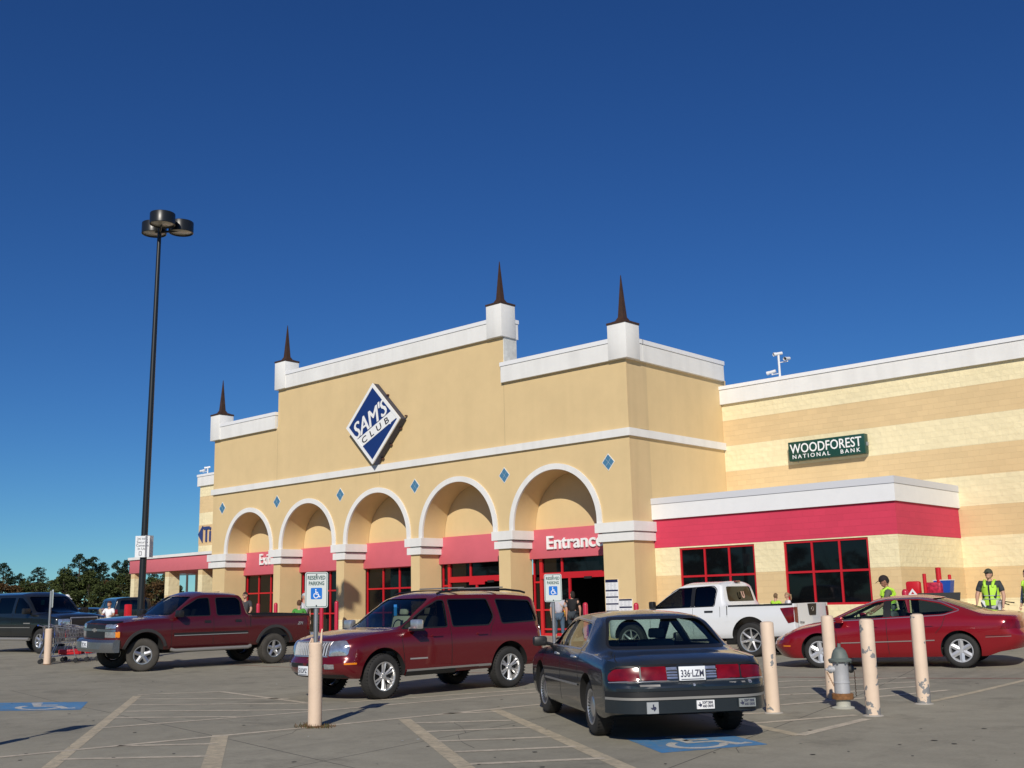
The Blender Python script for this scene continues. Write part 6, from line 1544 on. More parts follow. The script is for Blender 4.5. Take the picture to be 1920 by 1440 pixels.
# --- cart corral clutter right of the bank windows
x, y = ray(1752, 30.5)
t = thing('utility_hopper', 'black hopper cart heaped with red and blue plastic goods behind the red sedan', 'cart', (x, y, G(x, y)), radians(38))
m = MB(); m.prism([(-0.55, 0.4), (0.45, 0.4), (0.58, 1.28), (-0.56, 1.28)], -0.4, -0.36, 'y').prism([(-0.55, 0.4), (0.45, 0.4), (0.58, 1.28), (-0.56, 1.28)], 0.36, 0.4, 'y').box(-0.5, 0.42, -0.36, 0.36, 0.4, 0.44)
m.build('hopper', mat('black_hopper', (0.02, 0.02, 0.02), 0.5), t)
for px_ in (-0.4, 0.35): MB().lathe([(0, -0.4), (0.14, -0.4), (0.14, 0.4), (0, 0.4)], 16, 'y', (px_, 0, 0.15)).build('roller', K_BLK, t)
MB().box(-0.5, 0.5, -0.33, 0.33, 1.1, 1.2).build('shelf', mat('black_shelf', (0.02, 0.02, 0.02), 0.6), t)
def item(name, lab, cat, shp, m_, off):
    o = shp.build(name, m_); o.location = (x+off[0]-away.x*0.1, y+off[1]-away.y*0.1, G(x, y)+1.21+off[2]); tag(o, lab, cat); return o
dr = lambda a: (RIGHT.x*a, RIGHT.y*a)
for a, b, hh, lab in ((-0.28, 0.60, 0.05, 'thin red tube standing left in the black hopper'), (0.12, 0.76, 0.075, 'thick tall red tube standing in the middle of the black hopper'), (0.42, 0.56, 0.045, 'thin red tube at the right end of the black hopper')):
    item('red_tube', lab, 'tube', MB().lathe([(0, 0), (hh, 0), (hh, b-0.01), (hh-0.015, b), (0, b)], 14), M_CRD, (*dr(a), 0))
item('blue_basket', 'blue plastic basket with pale rim in the black hopper', 'basket', MB().prism([(-0.18, 0), (0.18, 0), (0.24, 0.40), (-0.24, 0.40)], -0.14, 0.14, 'y'), [M_CBL], (*dr(0.25), 0))
MB().box(-0.25, 0.25, -0.15, 0.15, 0.402, 0.42).build('rim', MATS['white_panel'], bpy.data.objects['blue_basket'])
item('red_bag', 'red and white patterned bag at the left end of the black hopper', 'bag', MB().box(-0.2, 0.2, -0.1, 0.1, 0, 0.40, bev=0.06), M_CRD, (*dr(-0.60), 0.0))
MB().prism([(-0.14, 0.02), (0.14, 0.02), (0, 0.2)], -0.108, -0.1, 'y', holes=[[(-0.05, 0.05), (0.05, 0.05), (0, 0.12)]]).build('pattern', MATS['white_panel'], bpy.data.objects['red_bag'])
item('red_cloth', 'crumpled red packaging lying across the black hopper', 'packaging', MB().box(-0.28, 0.22, -0.12, 0.1, 0, 0.36, bev=0.07), mat('red_foil', (0.45, 0.02, 0.05), 0.4, var=0.8, vscale=10), (*dr(-0.02), 0))
x, y = ray(1853, 27.2)
t = thing('cart_pusher', 'dark cart pushing machine with an orange beacon on a thin post', 'machine', (x, y, G(x, y)), radians(40))
MB().box(-0.45, 0.45, -0.3, 0.3, 0.12, 0.7, bev=0.06).build('body', mat('dark_machine_grey', (0.05, 0.05, 0.055), 0.5), t)
for px_ in (-0.3, 0.3): MB().lathe([(0, -0.32), (0.13, -0.32), (0.13, 0.32), (0, 0.32)], 16, 'y', (px_, 0, 0.13)).build('roller', K_BLK, t)
MB().tube([(0, 0, 0.68), (-0.03, 0, 1.12)], 0.022, 8).build('post', M_GALV, t)
MB().box(-0.12, 0.10, -0.07, 0.07, 1.12, 1.24, bev=0.015).build('control_box', K_BLK, t)
MB().lathe([(0, 1.24), (0.04, 1.24), (0.036, 1.33), (0.02, 1.35), (0, 1.35)], 14, c=(-0.02, 0, 0)).build('beacon', mat('orange_beacon', (0.8, 0.22, 0.01), 0.25), t)
MB().tube([(0.1, -0.1, 0.68), (0.35, -0.1, 0.98), (0.5, -0.25, 0.95)], 0.016, 6).tube([(0.1, 0.1, 0.68), (0.35, 0.1, 0.95), (0.55, 0.2, 0.9)], 0.016, 6).build('handlebar', K_BLK, t)
# ================================================================== people
SKIN = mat('skin', (0.50, 0.28, 0.19), 0.55); SKIN2 = mat('tanned_skin', (0.36, 0.17, 0.11), 0.55)
def skin_mesh(name, nodes, edges, rad, m_, parent, root=0, sub=1):
    me = bpy.data.meshes.new(name); me.from_pydata(nodes, edges, []); o = bpy.data.objects.new(name, me); COL.objects.link(o)
    sk = o.modifiers.new('s', 'SKIN'); o.modifiers.new('d', 'SUBSURF').levels = sub
    for i, r in enumerate(rad):
        sv = me.skin_vertices[0].data[i]; sv.radius = r if isinstance(r, tuple) else (r, r); sv.use_root = (i == root)
    bpy.context.view_layer.update(); dg = bpy.context.evaluated_depsgraph_get()
    m2 = bpy.data.meshes.new_from_object(o.evaluated_get(dg)); o.modifiers.clear(); o.data = m2; bpy.data.meshes.remove(me)
    m2.materials.clear(); m2.materials.append(m_)
    m2.polygons.foreach_set('use_smooth', [True]*len(m2.polygons)); o.parent = parent
    return o
def merge_into(o, mb):
    """join extra shapes into an object's mesh"""
    b = bmesh.new(); b.from_mesh(o.data); off = [b.verts.new(v) for v in mb.v]
    for f in mb.f:
        try: fc_ = b.faces.new([off[i] for i in f]); fc_.smooth = True
        except ValueError: pass
    b.to_mesh(o.data); b.free()
def ellipsoid(mb, c, r, n=14, m=9, rot=None, cut=None):
    vs = []; fs = []
    for i in range(m+1):
        th = pi*i/m
        for k in range(n):
            a = 2*pi*k/n; v = Vector((r[0]*sin(th)*cos(a), r[1]*sin(th)*sin(a), r[2]*cos(th)))
            if rot: v = rot @ v
            vs.append(Vector(c)+v)
    for i in range(m):
        for k in range(n): fs.append((i*n+k, i*n+(k+1) % n, (i+1)*n+(k+1) % n, (i+1)*n+k))
    if cut: fs = [f for f in fs if cut(sum((vs[i] for i in f), Vector())/4-Vector(c))]
    mb.add(vs, fs, 0, True)
def person(label, x, y, face, H=1.75, shirt=(0.1, 0.1, 0.1), trousers=(0.03, 0.05, 0.1), hair=(0.03, 0.02, 0.015), skin=None, sleeves='short', arms=((0.05, 0.1), (0.05, 0.1)), stride=0.0, lean=0.0, look=0.0, nod=0.0, cap=None, vest=None, bulk=1.0, hairlong=False, dress=None, bag=None, shorts=False, z0=0.0, glasses=False, beltbag=False, ponytail=False, bare_calf=False):
    k = H/1.75; t = thing('person', label, 'person', (x, y, G(x, y)+z0), radians(face))
    sk = skin or SKIN; B = bulk
    def S(p): return (p[0]*k, p[1]*k, p[2]*k)
    def L(p):     # lean the upper body forward about the hips
        dz = p[2]-0.95; return (p[0]+dz*sin(lean), p[1], 0.95+dz*cos(lean)-p[0]*sin(lean)) if dz > 0 else p
    N = {}; order = []
    def n(name, p, r): N[name] = len(order); order.append((S(L(p)), (r*k, r*k) if not isinstance(r, tuple) else (r[0]*k, r[1]*k)))
    n('pelvis', (0, 0, 0.97), 0.118*B); n('waist', (0, 0, 1.10), 0.108*B); n('chest', (0.01, 0, 1.30), 0.122*B); n('neck0', (0, 0, 1.455), 0.070); n('neck', (0.0, 0, 1.53), (0.052, 0.052)); n('skull', (0.01, 0, 1.58), (0.05, 0.05))
    E_ = [('pelvis', 'waist'), ('waist', 'chest'), ('chest', 'neck0'), ('neck0', 'neck'), ('neck', 'skull')]
    hands = []
    for s_, (fw, bend) in ((1, arms[0]), (-1, arms[1])):
        q = 'l' if s_ > 0 else 'r'; sh = Vector((0, 0.185*s_*min(B, 1.15), 1.42)); out = 0.10*s_
        el = sh+Vector((sin(fw)*0.29, out*0.9, -cos(fw)*0.29)); wr = el+Vector((sin(fw+bend)*0.25, -0.02*s_, -cos(fw+bend)*0.25)); hd = wr+Vector((sin(fw+bend)*0.08, 0, -cos(fw+bend)*0.08))
        n('sh'+q, sh, 0.062*B); n('el'+q, el, 0.042*B); n('wr'+q, wr, 0.028); n('hd'+q, hd, (0.034, 0.018))
        E_ += [('chest', 'sh'+q), ('sh'+q, 'el'+q), ('el'+q, 'wr'+q), ('wr'+q, 'hd'+q)]; hands.append((hd, (hd-wr).normalized(), s_))
        st = stride*s_; hip = (0, 0.095*s_*B, 0.90); kn = (0.10*st+0.02+0.06*max(0, -st), 0.105*s_*B, 0.50); an = (0.22*st, 0.11*s_*B, 0.10)
        n('hip'+q, hip, 0.092*B); n('kn'+q, kn, 0.062*B**0.5); n('an'+q, an, 0.042); n('to'+q, (an[0]+0.14, an[1]+0.02*s_, 0.04), (0.04, 0.03))
        E_ += [('pelvis', 'hip'+q), ('hip'+q, 'kn'+q), ('kn'+q, 'an'+q), ('an'+q, 'to'+q)]
    thin = {'pelvis': 0.72, 'waist': 0.72, 'chest': 0.72, 'neck0': 0.8, 'shl': 0.72, 'shr': 0.72, 'hipl': 0.75, 'hipr': 0.75}
    body = skin_mesh('body', [o[0] for o in order], [(N[a], N[b]) for a, b in E_], [tuple(v*thin.get(nm, 1) for v in order[N[nm]][1]) for nm in N], sk, t)
    def colm(c, nm): return mat(nm+'_%02x%02x%02x' % tuple(int(min(1, v)*255) for v in c), c, 0.85, var=0.12, vscale=12)
    # head with face
    hc = Vector(S(L((0.02+0.02*nod, 0, 1.645)))); R = Matrix.Rotation(radians(look), 3, 'Z') @ Matrix.Rotation(radians(nod*40+math.degrees(lean)*0.6), 3, 'Y')
    hm = MB(); ellipsoid(hm, hc, (0.098*k, 0.078*k, 0.118*k), rot=R)
    ellipsoid(hm, hc+R @ Vector((0.045*k, 0, -0.06*k)), (0.055*k, 0.052*k, 0.055*k), rot=R)
    f = lambda a, b, c: hc+R @ (Vector((a, b, c))*k)
    hm.add([f(0.09, -0.014, -0.025), f(0.09, 0.014, -0.025), f(0.118, 0, -0.03), f(0.094, 0, 0.02)], [(0, 1, 2), (0, 2, 3), (1, 3, 2)])
    for s_ in (1, -1): ellipsoid(hm, f(0.0, 0.080*s_, -0.005), (0.018*k, 0.010*k, 0.03*k), 8, 6, rot=R)
    for hd, d, s_ in hands:
        for i in range(4):
            b0 = hd+Vector((0.022-0.015*i, 0, 0))+d*0.025; m1 = b0+d*[0.034, 0.040, 0.038, 0.03][i]; e = m1+d*0.028+Vector((0, -0.012*s_, 0)); hm.tube([S(L(b0)), S(L(m1)), S(L(e))], [0.0085*k, 0.008*k, 0.006*k], 6)
        hm.tube([S(L(hd+Vector((0.025, -0.01*s_, 0))-d*0.02)), S(L(hd+Vector((0.045, -0.018*s_, 0))+d*0.02)), S(L(hd+Vector((0.045, -0.022*s_, 0))+d*0.045))], [0.010*k, 0.009*k, 0.007*k], 6)
    merge_into(body, hm)
    fm = MB()
    for s_ in (1, -1): ellipsoid(fm, f(0.083, 0.032*s_, 0.012), (0.012*k, 0.012*k, 0.007*k), 6, 4, rot=R)
    if glasses:
        for s_ in (1, -1): ellipsoid(fm, f(0.092, 0.032*s_, 0.012), (0.008*k, 0.028*k, 0.018*k), 8, 5, rot=R)
    fm.build('glasses' if glasses else 'eyes', K_BLK, t)
    mm = MB(); ellipsoid(mm, f(0.094, 0, -0.062), (0.008*k, 0.024*k, 0.006*k), 8, 4, rot=R); mm.build('mouth', mat('lips', (0.28, 0.08, 0.07), 0.6), t)
    Ri = R.inverted()
    hmb = MB(); ellipsoid(hmb, hc+R @ Vector((-0.008*k, 0, 0.012*k)), (0.107*k, 0.090*k, 0.122*k), 18, 14, rot=R, cut=lambda v: ((Ri @ v).z > 0.035*k) or ((Ri @ v).x < -0.01*k and (Ri @ v).z > -0.07*k))
    if hairlong: ellipsoid(hmb, hc+R @ Vector((-0.045*k, 0, -0.05*k)), (0.075*k, 0.095*k, 0.12*k), rot=R)
    if ponytail: hmb.tube([hc+R @ Vector((-0.09*k, 0, 0.05*k)), hc+R @ Vector((-0.16*k, 0, 0.02*k)), hc+R @ Vector((-0.17*k, 0, -0.12*k)), hc+R @ Vector((-0.15*k, 0, -0.22*k))], [0.02*k, 0.035*k, 0.03*k, 0.008*k], 8)
    hmb.build('hair', colm(hair, 'hair'), t)
    if cap:
        cm = MB(); ellipsoid(cm, hc+R @ Vector((-0.002*k, 0, 0.025*k)), (0.115*k, 0.098*k, 0.118*k), 18, 12, rot=R, cut=lambda v: (Ri @ v).z > 0.012*k)
        cm.add([f(0.09, -0.07, 0.055), f(0.19, -0.05, 0.035), f(0.20, 0, 0.04), f(0.19, 0.05, 0.035), f(0.09, 0.07, 0.055), f(0.10, 0, 0.066)], [(0, 1, 2, 5), (5, 2, 3, 4)]); cm.build('cap', colm(cap, 'cap'), t)
    # clothes follow the body
    def garment(name, keys, edges, grow, c, extra=None, m_=None):
        idx = {a: i for i, a in enumerate(keys)}; pts = [order[N[a]][0] for a in keys]; rad = [tuple((r+grow*k) for r in order[N[a]][1]) for a in keys]
        for a, p, r in (extra or []): idx[a] = len(pts); pts.append(S(L(p)) if not isinstance(p, Vector) else tuple(p)); rad.append((r*k, r*k))
        return skin_mesh(name, pts, [(idx[a], idx[b]) for a, b in edges], rad, m_ or colm(c, name), t)
    def between(a, b, q): return Vector(order[N[a]][0]).lerp(Vector(order[N[b]][0]), q)
    ks = ['pelvis', 'waist', 'chest', 'neck0', 'shl', 'shr']; ed = [('pelvis', 'waist'), ('waist', 'chest'), ('chest', 'neck0'), ('chest', 'shl'), ('chest', 'shr')]
    ex = []
    if vest: ex.append(('hem', (0, 0, 0.87), 0.118*B)); ed.append(('pelvis', 'hem'))
    for q in 'lr':
        if sleeves == 'long': ks += ['el'+q, 'wr'+q]; ed += [('sh'+q, 'el'+q), ('el'+q, 'wr'+q)]
        else: ex.append(('slv'+q, between('sh'+q, 'el'+q, 0.75), 0.062*B)); ed.append(('sh'+q, 'slv'+q))
    garment('shirt', ks, ed, 0.014, shirt, ex)
    if trousers:
        ks = ['pelvis', 'hipl', 'hipr', 'knl', 'knr']; ed = [('pelvis', 'hipl'), ('pelvis', 'hipr'), ('hipl', 'knl'), ('hipr', 'knr')]; ex = []
        if not shorts:
            for q in 'lr':
                ex.append(('cuf'+q, between('kn'+q, 'an'+q, 0.72 if bare_calf else 1.0), 0.062)); ed.append(('kn'+q, 'cuf'+q))
        garment('trousers', ks, ed, 0.012, trousers, ex)
    sh = MB()
    for q in 'lr':
        a = Vector(order[N['an'+q]][0]); b_ = Vector(order[N['to'+q]][0]); ellipsoid(sh, (a*0.4+b_*0.6)-Vector((0, 0, 0.01)), (0.14*k, 0.05*k, 0.045*k), 10, 6)
    sh.build('shoes', colm((0.05, 0.045, 0.04), 'shoes'), t)
    if vest:
        vm = MB(); rr_ = 0.122*B+0.034; n_ = 24; vs = []; rows = [(0.90, 1.02), (1.0, 1.0), (1.15, 0.97), (1.30, 1.03), (1.38, 0.92)]
        for z_, q_ in rows:
            for i in range(n_+1):
                a = -pi+0.10+(2*pi-0.20)*i/n_+pi; vs.append(S(L((rr_*q_*cos(a), (rr_+0.02)*q_*sin(a), z_))))
        vm.add(vs, [(r_i*(n_+1)+i, r_i*(n_+1)+i+1, (r_i+1)*(n_+1)+i+1, (r_i+1)*(n_+1)+i) for r_i in range(len(rows)-1) for i in range(n_)], 0, True)
        for s_ in (1, -1): vm.tube([S(L(p_)) for p_ in ((rr_*0.86, 0.085*s_, 1.33), (rr_*0.66, 0.10*s_, 1.43), (0.0, 0.115*s_, 1.49), (-rr_*0.7, 0.10*s_, 1.43), (-rr_*0.9, 0.085*s_, 1.32))], [0.036*k, 0.036*k, 0.038*k, 0.036*k, 0.036*k], 8)
        o = vm.build('vest', mat('hi_vis_vest', (0.45, 0.75, 0.05), 0.6), t)
        sm = MB(); zz = lambda z: L((0, 0, z))
        for z in (1.05, 1.13):
            ring = []
            for i in range(24):
                a = 2*pi*i/24; ring.append(S(L(((rr_+0.004)*cos(a), (rr_+0.024)*sin(a), z))))
            sm.tube(ring+[ring[0]], 0.009*k, 5, cap=False)
        sm.build('silver_stripe', mat('silver_tape', (0.45, 0.47, 0.46), 0.4), o)
    if bag:
        bm_ = MB(); p = Vector(S((-0.02, -0.22*bag, 0.98))); ellipsoid(bm_, p, (0.09*k, 0.04*k, 0.13*k)); bo_ = bm_.build('shoulder_bag', mat('mustard_leather', (0.62, 0.33, 0.03), 0.6), t)
        MB().tube([p+Vector((0, 0, 0.1)), S((-0.12, -0.15*bag, 1.25)), S((-0.07, 0.06*bag, 1.47))], 0.012*k, 6).build('strap', mat('tan_strap', (0.6, 0.38, 0.2), 0.6), bo_)
    return t
cam_face = lambda x, y: math.degrees(math.atan2(-y, -x))
def at(px, dep): return ray(px, dep)
x, y = at(1857, 27); person('man in a yellow vest, grey t-shirt, olive cap and white trousers at right, smiling', x, y, cam_face(x, y)-12, 1.76, (0.035, 0.04, 0.045), (0.62, 0.62, 0.62), cap=(0.05, 0.055, 0.035), vest=True, arms=((0.12, 0.25), (0.25, 0.55)), bulk=1.28, look=-18, stride=0.3)
x, y = at(1667, 25.0); person('man in a yellow vest and dark cap looking down behind the red sedan', x, y, cam_face(x, y)-82, 1.77, (0.10, 0.10, 0.08), (0.12, 0.16, 0.22), hair=(0.015, 0.012, 0.01), cap=(0.02, 0.012, 0.012), vest=True, arms=((0.5, 0.5), (0.4, 0.7)), nod=0.5, lean=0.08, skin=SKIN2)
x, y = at(1930, 27.3); person('person in a pale blue long sleeved shirt and yellow vest cut by the right edge', x, y, cam_face(x, y)-60, 1.72, (0.30, 0.36, 0.42), (0.10, 0.06, 0.06), sleeves='long', vest=True, arms=((0.1, 0.2), (0.1, 0.2)))
x, y = at(1452, 31.2); person('small brown haired child in a lime green top behind the white pickup bed', x, y, cam_face(x, y)+150, 1.18, (0.42, 0.70, 0.05), (0.1, 0.1, 0.2), hair=(0.16, 0.10, 0.05), sleeves='short', arms=((0.9, 0.6), (0.3, 0.2)), lean=0.12, z0=0.42)
KX, KY = x, y
x, y = at(1478, 31.4); person('small girl with a blonde ponytail and white top behind the white pickup bed', x, y, cam_face(x, y)-75, 1.18, (0.75, 0.72, 0.74), (0.4, 0.2, 0.3), hair=(0.30, 0.20, 0.11), ponytail=True, arms=((0.4, 0.6), (0.4, 0.6)), z0=0.42, lean=0.06)
x, y = at(1464, 31.6); x -= 0.0
t = thing('cart', 'flat goods cart the two children stand on behind the white pickup', 'cart', (x, y, G(x, y)), radians(60))
MB().box(-0.65, 0.65, -0.65, 0.65, 0.34, 0.41, bev=0.01).build('deck', M_WIRE, t); MB().tube([(0.62, -0.3, 0.4), (0.66, -0.3, 1.0), (0.66, 0.3, 1.0), (0.62, 0.3, 0.4)], 0.018, 8).build('handle', M_CBL, t)
for px_, py_ in ((-0.5, 0.45), (-0.5, -0.45), (0.5, 0.45), (0.5, -0.45)): MB().lathe([(0, -0.02), (0.15, -0.02), (0.16, 0), (0.15, 0.02), (0, 0.02)], 18, 'y', (px_, py_, 0.17)).build('caster_wheel', K_BLK, t)
x, y = at(1047, 40.6); person('woman in a light grey t-shirt and rolled blue jeans walking to the entrance', x, y, cam_face(x, y)+176, 1.70, (0.42, 0.41, 0.45), (0.06, 0.10, 0.15), hair=(0.12, 0.07, 0.04), bag=1, bulk=1.3, stride=0.7, hairlong=True, bare_calf=True)
x, y = at(1073, 42.0); person('dark haired woman in a black top entering beside the woman in grey', x, y, cam_face(x, y)+160, 1.74, (0.008, 0.008, 0.009), (0.035, 0.045, 0.055), hair=(0.02, 0.012, 0.01), hairlong=True, bulk=1.35, look=55, stride=0.4)
x, y = at(460, 41); person('man in sunglasses and a charcoal t-shirt behind the crimson pickup cab', x, y, cam_face(x, y)-35, 1.82, (0.045, 0.045, 0.05), (0.05, 0.05, 0.06), hair=(0.03, 0.02, 0.015), glasses=True, arms=((0.2, 0.5), (-0.1, 0.3)), stride=0.5, bulk=1.1)
x, y = at(570, 38); person('white haired man in a white shirt beyond the crimson pickup tailgate', x, y, cam_face(x, y)+45, 1.76, (0.62, 0.62, 0.66), (0.2, 0.2, 0.22), hair=(0.42, 0.42, 0.42), arms=((0.0, 0.15), (0.05, 0.2)), nod=0.2)
x, y = at(561, 36.2); person('brown haired child in a green shirt beside the white haired man', x, y, cam_face(x, y)+170, 1.55, (0.06, 0.26, 0.04), (0.1, 0.1, 0.15), hair=(0.10, 0.045, 0.02))
x, y = at(111, 40.5); person('man in a white cap and grey shirt leaning over beyond the dark slate SUV', x, y, cam_face(x, y)+55, 1.90, (0.13, 0.15, 0.17), (0.1, 0.1, 0.12), cap=(0.75, 0.75, 0.75), lean=0.35, arms=((0.7, 0.5), (0.6, 0.5)), hair=(0.2, 0.2, 0.2), nod=0.2, skin=SKIN2)
x, y = at(205, 44); person('person in a white top standing among the parked cars far left', x, y, cam_face(x, y)-30, 1.62, (0.78, 0.78, 0.80), (0.5, 0.5, 0.5), arms=((0.4, 1.1), (0.4, 1.1)), hair=(0.05, 0.02, 0.02))
# ================================================================== far cars, poles and trees
def relabel(o, label, group=None):
    o['label'] = label
    if group: o['group'] = group
def strip_text(o):
    for ch in list(o.children_recursive):
        if ch.name.split('.')[0] in ('number', 'lettering', 'mark', 'sticker'): bpy.data.objects.remove(ch)
c_ = copy_tree(CAR_NAVY); strip_text(c_); x, y = ray(168, 50); place_car(c_, (x, y), 140, 2.8); relabel(c_, 'dark sedan with red tail lights far off behind the crimson pickup hood')
c_ = copy_tree(CAR_SLATE); x, y = ray(226, 56); place_car(c_, (x, y), 165, 3.0); relabel(c_, 'dark SUV far off just left of the tall lamp post')
c_ = copy_tree(CAR_NAVY); strip_text(c_); x, y = ray(96, 58); place_car(c_, (x, y), 250, 2.8); relabel(c_, 'dark sedan far off behind the leaning man in the white cap')
x, y = ray(240, 46)
o = MB().box(-0.12, 0.12, -0.12, 0.12, 0, 1.5, bev=0.04).build('vending_cabinet', M_CRD); o.location = (x, y, G(x, y)); tag(o, 'red upright cabinet beside the foot of the tall lamp post', 'cabinet')
MB().box(-0.08, 0.08, -0.128, -0.118, 0.5, 1.3).build('front_panel', M_REDF, o)
# cart return sheds etc. are out of view; utility poles beyond the covered drive
def utility_pole(px, dep, h, label):
    x, y = ray(px, dep); t = thing('utility_pole', label, 'utility pole', (x, y, 0.3))
    w_ = mat('weathered_pole_wood', (0.07, 0.06, 0.055), 0.9)
    MB().tube([(0, 0, 0), (0, 0, h)], [0.20, 0.14], 10).build('pole', w_, t)
    R_ = RIGHT*2.2; MB().tube([-R_+Vector((0, 0, h*0.82)), R_+Vector((0, 0, h*0.82))], 0.09, 6).build('crossarm', w_, t)
    for a in (-0.9, -0.4, 0.4, 0.9): MB().lathe([(0, 0), (0.08, 0.02), (0.05, 0.25), (0, 0.3)], 8, c=(R_.x*a, R_.y*a, h*0.82+0.08)).build('insulator', w_, t)
utility_pole(349, 150, 7.2, 'wooden utility pole with a crossarm seen under the covered drive')
def leaf_material(name, col):
    m = bpy.data.materials.new(name); m.use_nodes = True; nt = m.node_tree; b = nt.nodes['Principled BSDF']; L = nt.links
    b.inputs['Roughness'].default_value = 0.75; b.inputs['Specular IOR Level'].default_value = 0.2
    geo = nt.nodes.new('ShaderNodeNewGeometry'); r = nt.nodes.new('ShaderNodeMapRange'); r.inputs[3].default_value = 0.55; r.inputs[4].default_value = 1.5; L.new(geo.outputs['Random Per Island'], r.inputs[0])
    sc = nt.nodes.new('ShaderNodeVectorMath'); sc.operation = 'SCALE'; sc.inputs[0].default_value = col; L.new(r.outputs[0], sc.inputs['Scale']); L.new(sc.outputs[0], b.inputs['Base Color'])
    MATS[name] = m; return m
LEAF = [leaf_material('pine_needles', (0.018, 0.034, 0.018)), leaf_material('oak_leaves', (0.050, 0.064, 0.018)), leaf_material('autumn_leaves', (0.085, 0.048, 0.018)), leaf_material('olive_leaves', (0.062, 0.064, 0.026))]
BARK = mat('grey_bark', (0.08, 0.065, 0.05), 0.9, var=0.2)
def tree_parts(kind, h, seed, leaf=0.30, dens=1.0):
    """returns (trunk MB, crown MB)"""
    r = random.Random(seed); tr = MB(); cr = MB()
    clumps = []
    if kind == 'pine':
        bend = Vector((r.uniform(-0.04, 0.04)*h, r.uniform(-0.04, 0.04)*h, 0)); P = [Vector((0, 0, 0)), bend*0.5+Vector((0, 0, h*0.5)), bend+Vector((0, 0, h*0.97))]
        tr.tube(P, [h*0.018, h*0.013, h*0.004], 7)
        z = 0.42*h
        while z < h*0.97:
            q = (z/h-0.42)/0.55; L_ = h*(0.20*(1-q)**0.7+0.03)*r.uniform(0.5, 1.2); a = r.uniform(0, 2*pi); b0 = P[0].lerp(P[2], z/h); e = b0+Vector((cos(a)*L_, sin(a)*L_, L_*r.uniform(0.1, 0.45)))
            tr.tube([b0, e], [h*0.005, h*0.002], 5, cap=False)
            clumps.append((e, h*r.uniform(0.045, 0.085))); 
            if L_ > h*0.12: clumps.append((b0.lerp(e, 0.6), h*r.uniform(0.04, 0.065)))
            z += h*r.uniform(0.012, 0.035)
        clumps.append((P[2], h*0.05)); sq = 0.6
    else:
        tr.tube([(0, 0, 0), (0, 0, h*0.45)], [h*0.03, h*0.018], 7)
        for i in range(int(26*dens)):
            a = r.uniform(0, 2*pi); q = r.uniform(0.22, 0.98); rad = h*0.36*sin(pi*min(1, max(0.12, q)**0.9))**0.6*r.uniform(0.35, 1.0)
            e = Vector((cos(a)*rad, sin(a)*rad, h*q)); tr.tube([(0, 0, h*min(0.45, q*0.6)), e], [h*0.007, h*0.002], 4, cap=False); clumps.append((e, h*r.uniform(0.08, 0.14)))
        sq = 0.8
    for c, R in clumps:
        nn = int(r.uniform(85, 130)*dens*(1.0 if kind == 'pine' else 1.5))
        for i in range(nn):
            v = Vector((r.gauss(0, 1), r.gauss(0, 1), r.gauss(0, 1))); v.normalize(); v *= R*r.uniform(0.35, 1.05)**0.7; v.z *= sq
            p = c+v; s_ = leaf*r.uniform(0.5, 1.1); a = Vector((r.gauss(0, 1), r.gauss(0, 1), r.gauss(0, 0.7))).normalized(); b = a.orthogonal().normalized()
            b = (b*cos(r.uniform(0, 3))+a.cross(b)*sin(r.uniform(0, 3))).normalized()
            cr.add([p-a*s_*0.5, p+b*s_*0.32, p+a*s_*0.5, p-b*s_*0.32], [(0, 1, 2, 3)])
    return tr, cr
def make_tree(kind, name, h, seed, m_):
    t = thing(name, 'x', 'tree'); a, b = tree_parts(kind, h, seed, 0.36 if kind == 'pine' else 0.38)
    a.build('trunk', BARK, t, fixn=False)
    me = bpy.data.meshes.new('crown'); me.from_pydata(b.v, [], b.f); me.materials.append(m_); o = bpy.data.objects.new('crown', me); COL.objects.link(o); o.parent = t
    return t
protos = {'p1': make_tree('pine', 'pine_tree', 12, 1, LEAF[0]), 'p2': make_tree('pine', 'pine_tree', 12, 2, LEAF[0]), 'p3': make_tree('pine', 'pine_tree', 12, 5, LEAF[0]),
    'b1': make_tree('oak', 'leafy_tree', 8, 11, LEAF[1]), 'b2': make_tree('oak', 'leafy_tree', 8, 12, LEAF[3]), 'b3': make_tree('oak', 'leafy_tree', 8, 13, LEAF[2]), 'b4': make_tree('oak', 'leafy_tree', 8, 14, LEAF[1])}
used = set()
def put_tree(key, px, ytop, dep, sx=1.0, label=''):
    x, y = ray(px, dep); hz = 1127-0.0236*(px-960); h = CAM_H+(hz-ytop)/2056*dep-0.3
    src = protos[key]; t = src if key not in used else copy_tree(src); used.add(key)
    h0 = 12 if key[0] == 'p' else 8; k = h/h0; t.location = (x, y, 0.28); t.scale = (k*sx, k*sx, k); t.rotation_euler = (0, 0, px*1.7)
    t['label'] = label; t['category'] = 'tree'; t['group'] = 'trees along the far edge of the lot'
    return t
P_ = 'tall dark pine '
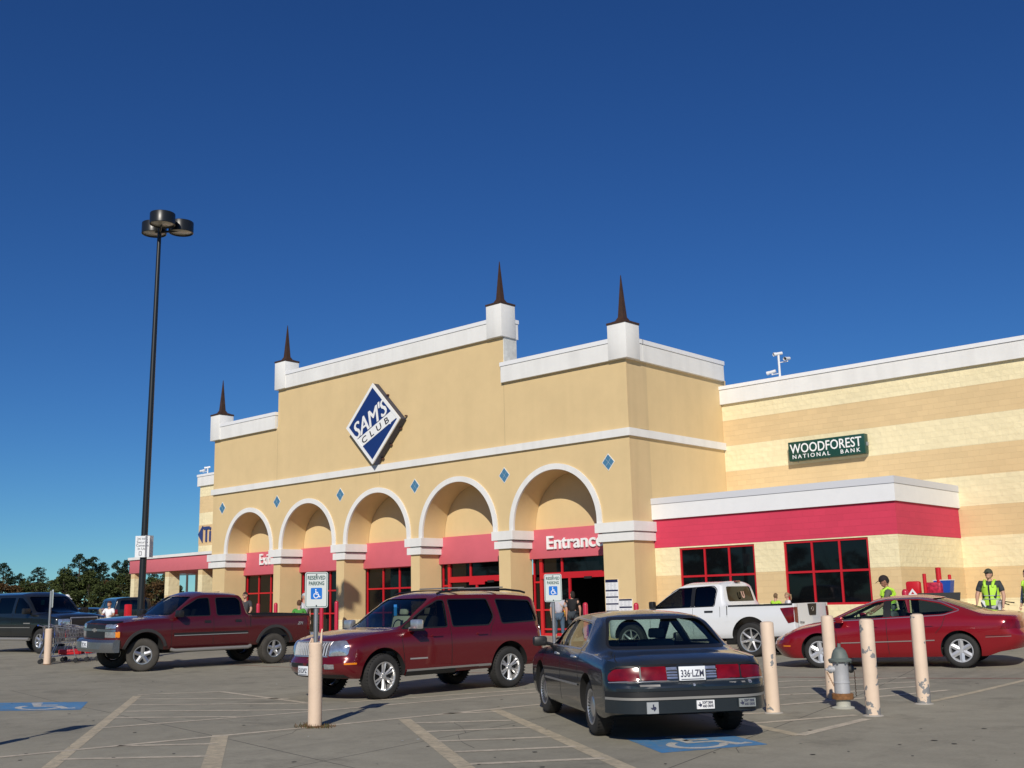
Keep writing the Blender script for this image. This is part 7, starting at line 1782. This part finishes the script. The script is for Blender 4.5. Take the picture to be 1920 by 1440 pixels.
for key, px, yt, dep, sx, lab in [
    ('p1', 2, 1056, 200, 1.2, P_+'cut by the left edge of the photo'), ('p2', 30, 1075, 205, 0.8, 'small dark pine just right of the left edge'), ('p3', 66, 1063, 200, 1.0, 'isolated pine standing clear of the treeline'),
    ('p1', 146, 1039, 195, 1.1, 'tallest pine of the treeline'), ('p2', 166, 1044, 198, 1.15, 'pine just right of the tallest one'), ('p3', 191, 1054, 210, 0.8, 'thin pine between the tall pines and the lamp post'),
    ('p2', 214, 1051, 205, 0.8, 'pine left of the lamp post'), ('p1', 238, 1050, 200, 1.1, 'pine partly behind the lamp post'), ('p3', 286, 1072, 205, 1.0, 'pine right of the lamp post behind the red canopy'),
    ('b2', -12, 1084, 185, 1.3, 'olive leafy tree at the left edge'), ('b3', 14, 1088, 185, 1.3, 'rusty leaved tree at the left edge'), ('b1', 44, 1093, 186, 1.2, 'low leafy tree under the small pine'), ('b2', 70, 1094, 182, 1.3, 'low olive tree under the isolated pine'), ('b3', 56, 1089, 195, 1.0, 'low rusty tree beside the isolated pine'),
    ('b4', 95, 1080, 183, 1.3, 'dark leafy tree behind the edge on parking sign'), ('b1', 118, 1071, 180, 1.2, 'rounded leafy tree left of the tallest pine'), ('b4', 142, 1074, 182, 1.3, 'leafy tree below the tallest pine'), ('b1', 166, 1076, 180, 1.3, 'leafy tree below the second tall pine'),
    ('b4', 188, 1084, 178, 1.2, 'dark leafy tree above the far dark sedan'), ('b3', 203, 1083, 182, 1.0, 'orange tinged tree left of the lamp post'), ('b1', 222, 1080, 180, 1.3, 'leafy tree just left of the lamp post'), ('b2', 244, 1078, 180, 1.2, 'olive tree behind the lamp post'),
    ('b4', 270, 1074, 180, 1.3, 'leafy tree below the red canopy'), ('b3', 290, 1083, 178, 1.2, 'rusty tree below the red canopy'), ('b1', 308, 1080, 182, 1.2, 'leafy tree beside the first canopy pier'), ('b2', 334, 1098, 170, 0.9, 'small olive tree left of the utility pole'), ('b3', 362, 1106, 175, 0.9, 'small rusty tree right of the utility pole')]:
    put_tree(key, px, yt, dep, sx, lab)
# hedge-like undergrowth closing the foot of the treeline
r = random.Random(4); m = MB()
for i in range(16000):
    px = r.uniform(-80, 330); dep = r.uniform(176, 205); x, y = ray(px, dep); z = r.uniform(0.2, 4.6)*r.uniform(0.4, 1); s_ = r.uniform(0.25, 0.6)
    a = Vector((r.gauss(0, 1), r.gauss(0, 1), r.gauss(0, 1))).normalized(); b = a.orthogonal().normalized(); p = Vector((x, y, z))
    m.add([p-a*s_*0.5, p+b*s_*0.35, p+a*s_*0.5, p-b*s_*0.35], [(0, 1, 2, 3)])
me = bpy.data.meshes.new('undergrowth'); me.from_pydata(m.v, [], m.f); me.materials.append(LEAF[3]); o = bpy.data.objects.new('undergrowth', me); COL.objects.link(o)
tag(o, 'low dark undergrowth below the far treeline', 'undergrowth', kind='stuff')
# woods on the other side of the lot, behind the viewer: they show only as reflections in the glass and paint
m = MB(); rr = random.Random(9)
for i in range(34):
    a = radians(rr.uniform(-175, -5)); d = rr.uniform(95, 125); h = rr.uniform(9, 15); tr_, cr_ = tree_parts('oak' if i % 3 else 'pine', h, 100+i, 0.9, 0.45)
    ox, oy = cos(a)*d-5, sin(a)*d+5
    m.add([(v[0]*1.5+ox, v[1]*1.5+oy, v[2]) for v in cr_.v], cr_.f); m.add([(v[0]+ox, v[1]+oy, v[2]) for v in tr_.v], tr_.f)
me = bpy.data.meshes.new('far_woods'); me.from_pydata(m.v, [], m.f); me.materials.append(LEAF[1]); o = bpy.data.objects.new('far_woods', me); COL.objects.link(o)
tag(o, 'distant woods on the side of the lot opposite the store', 'woods', kind='stuff')
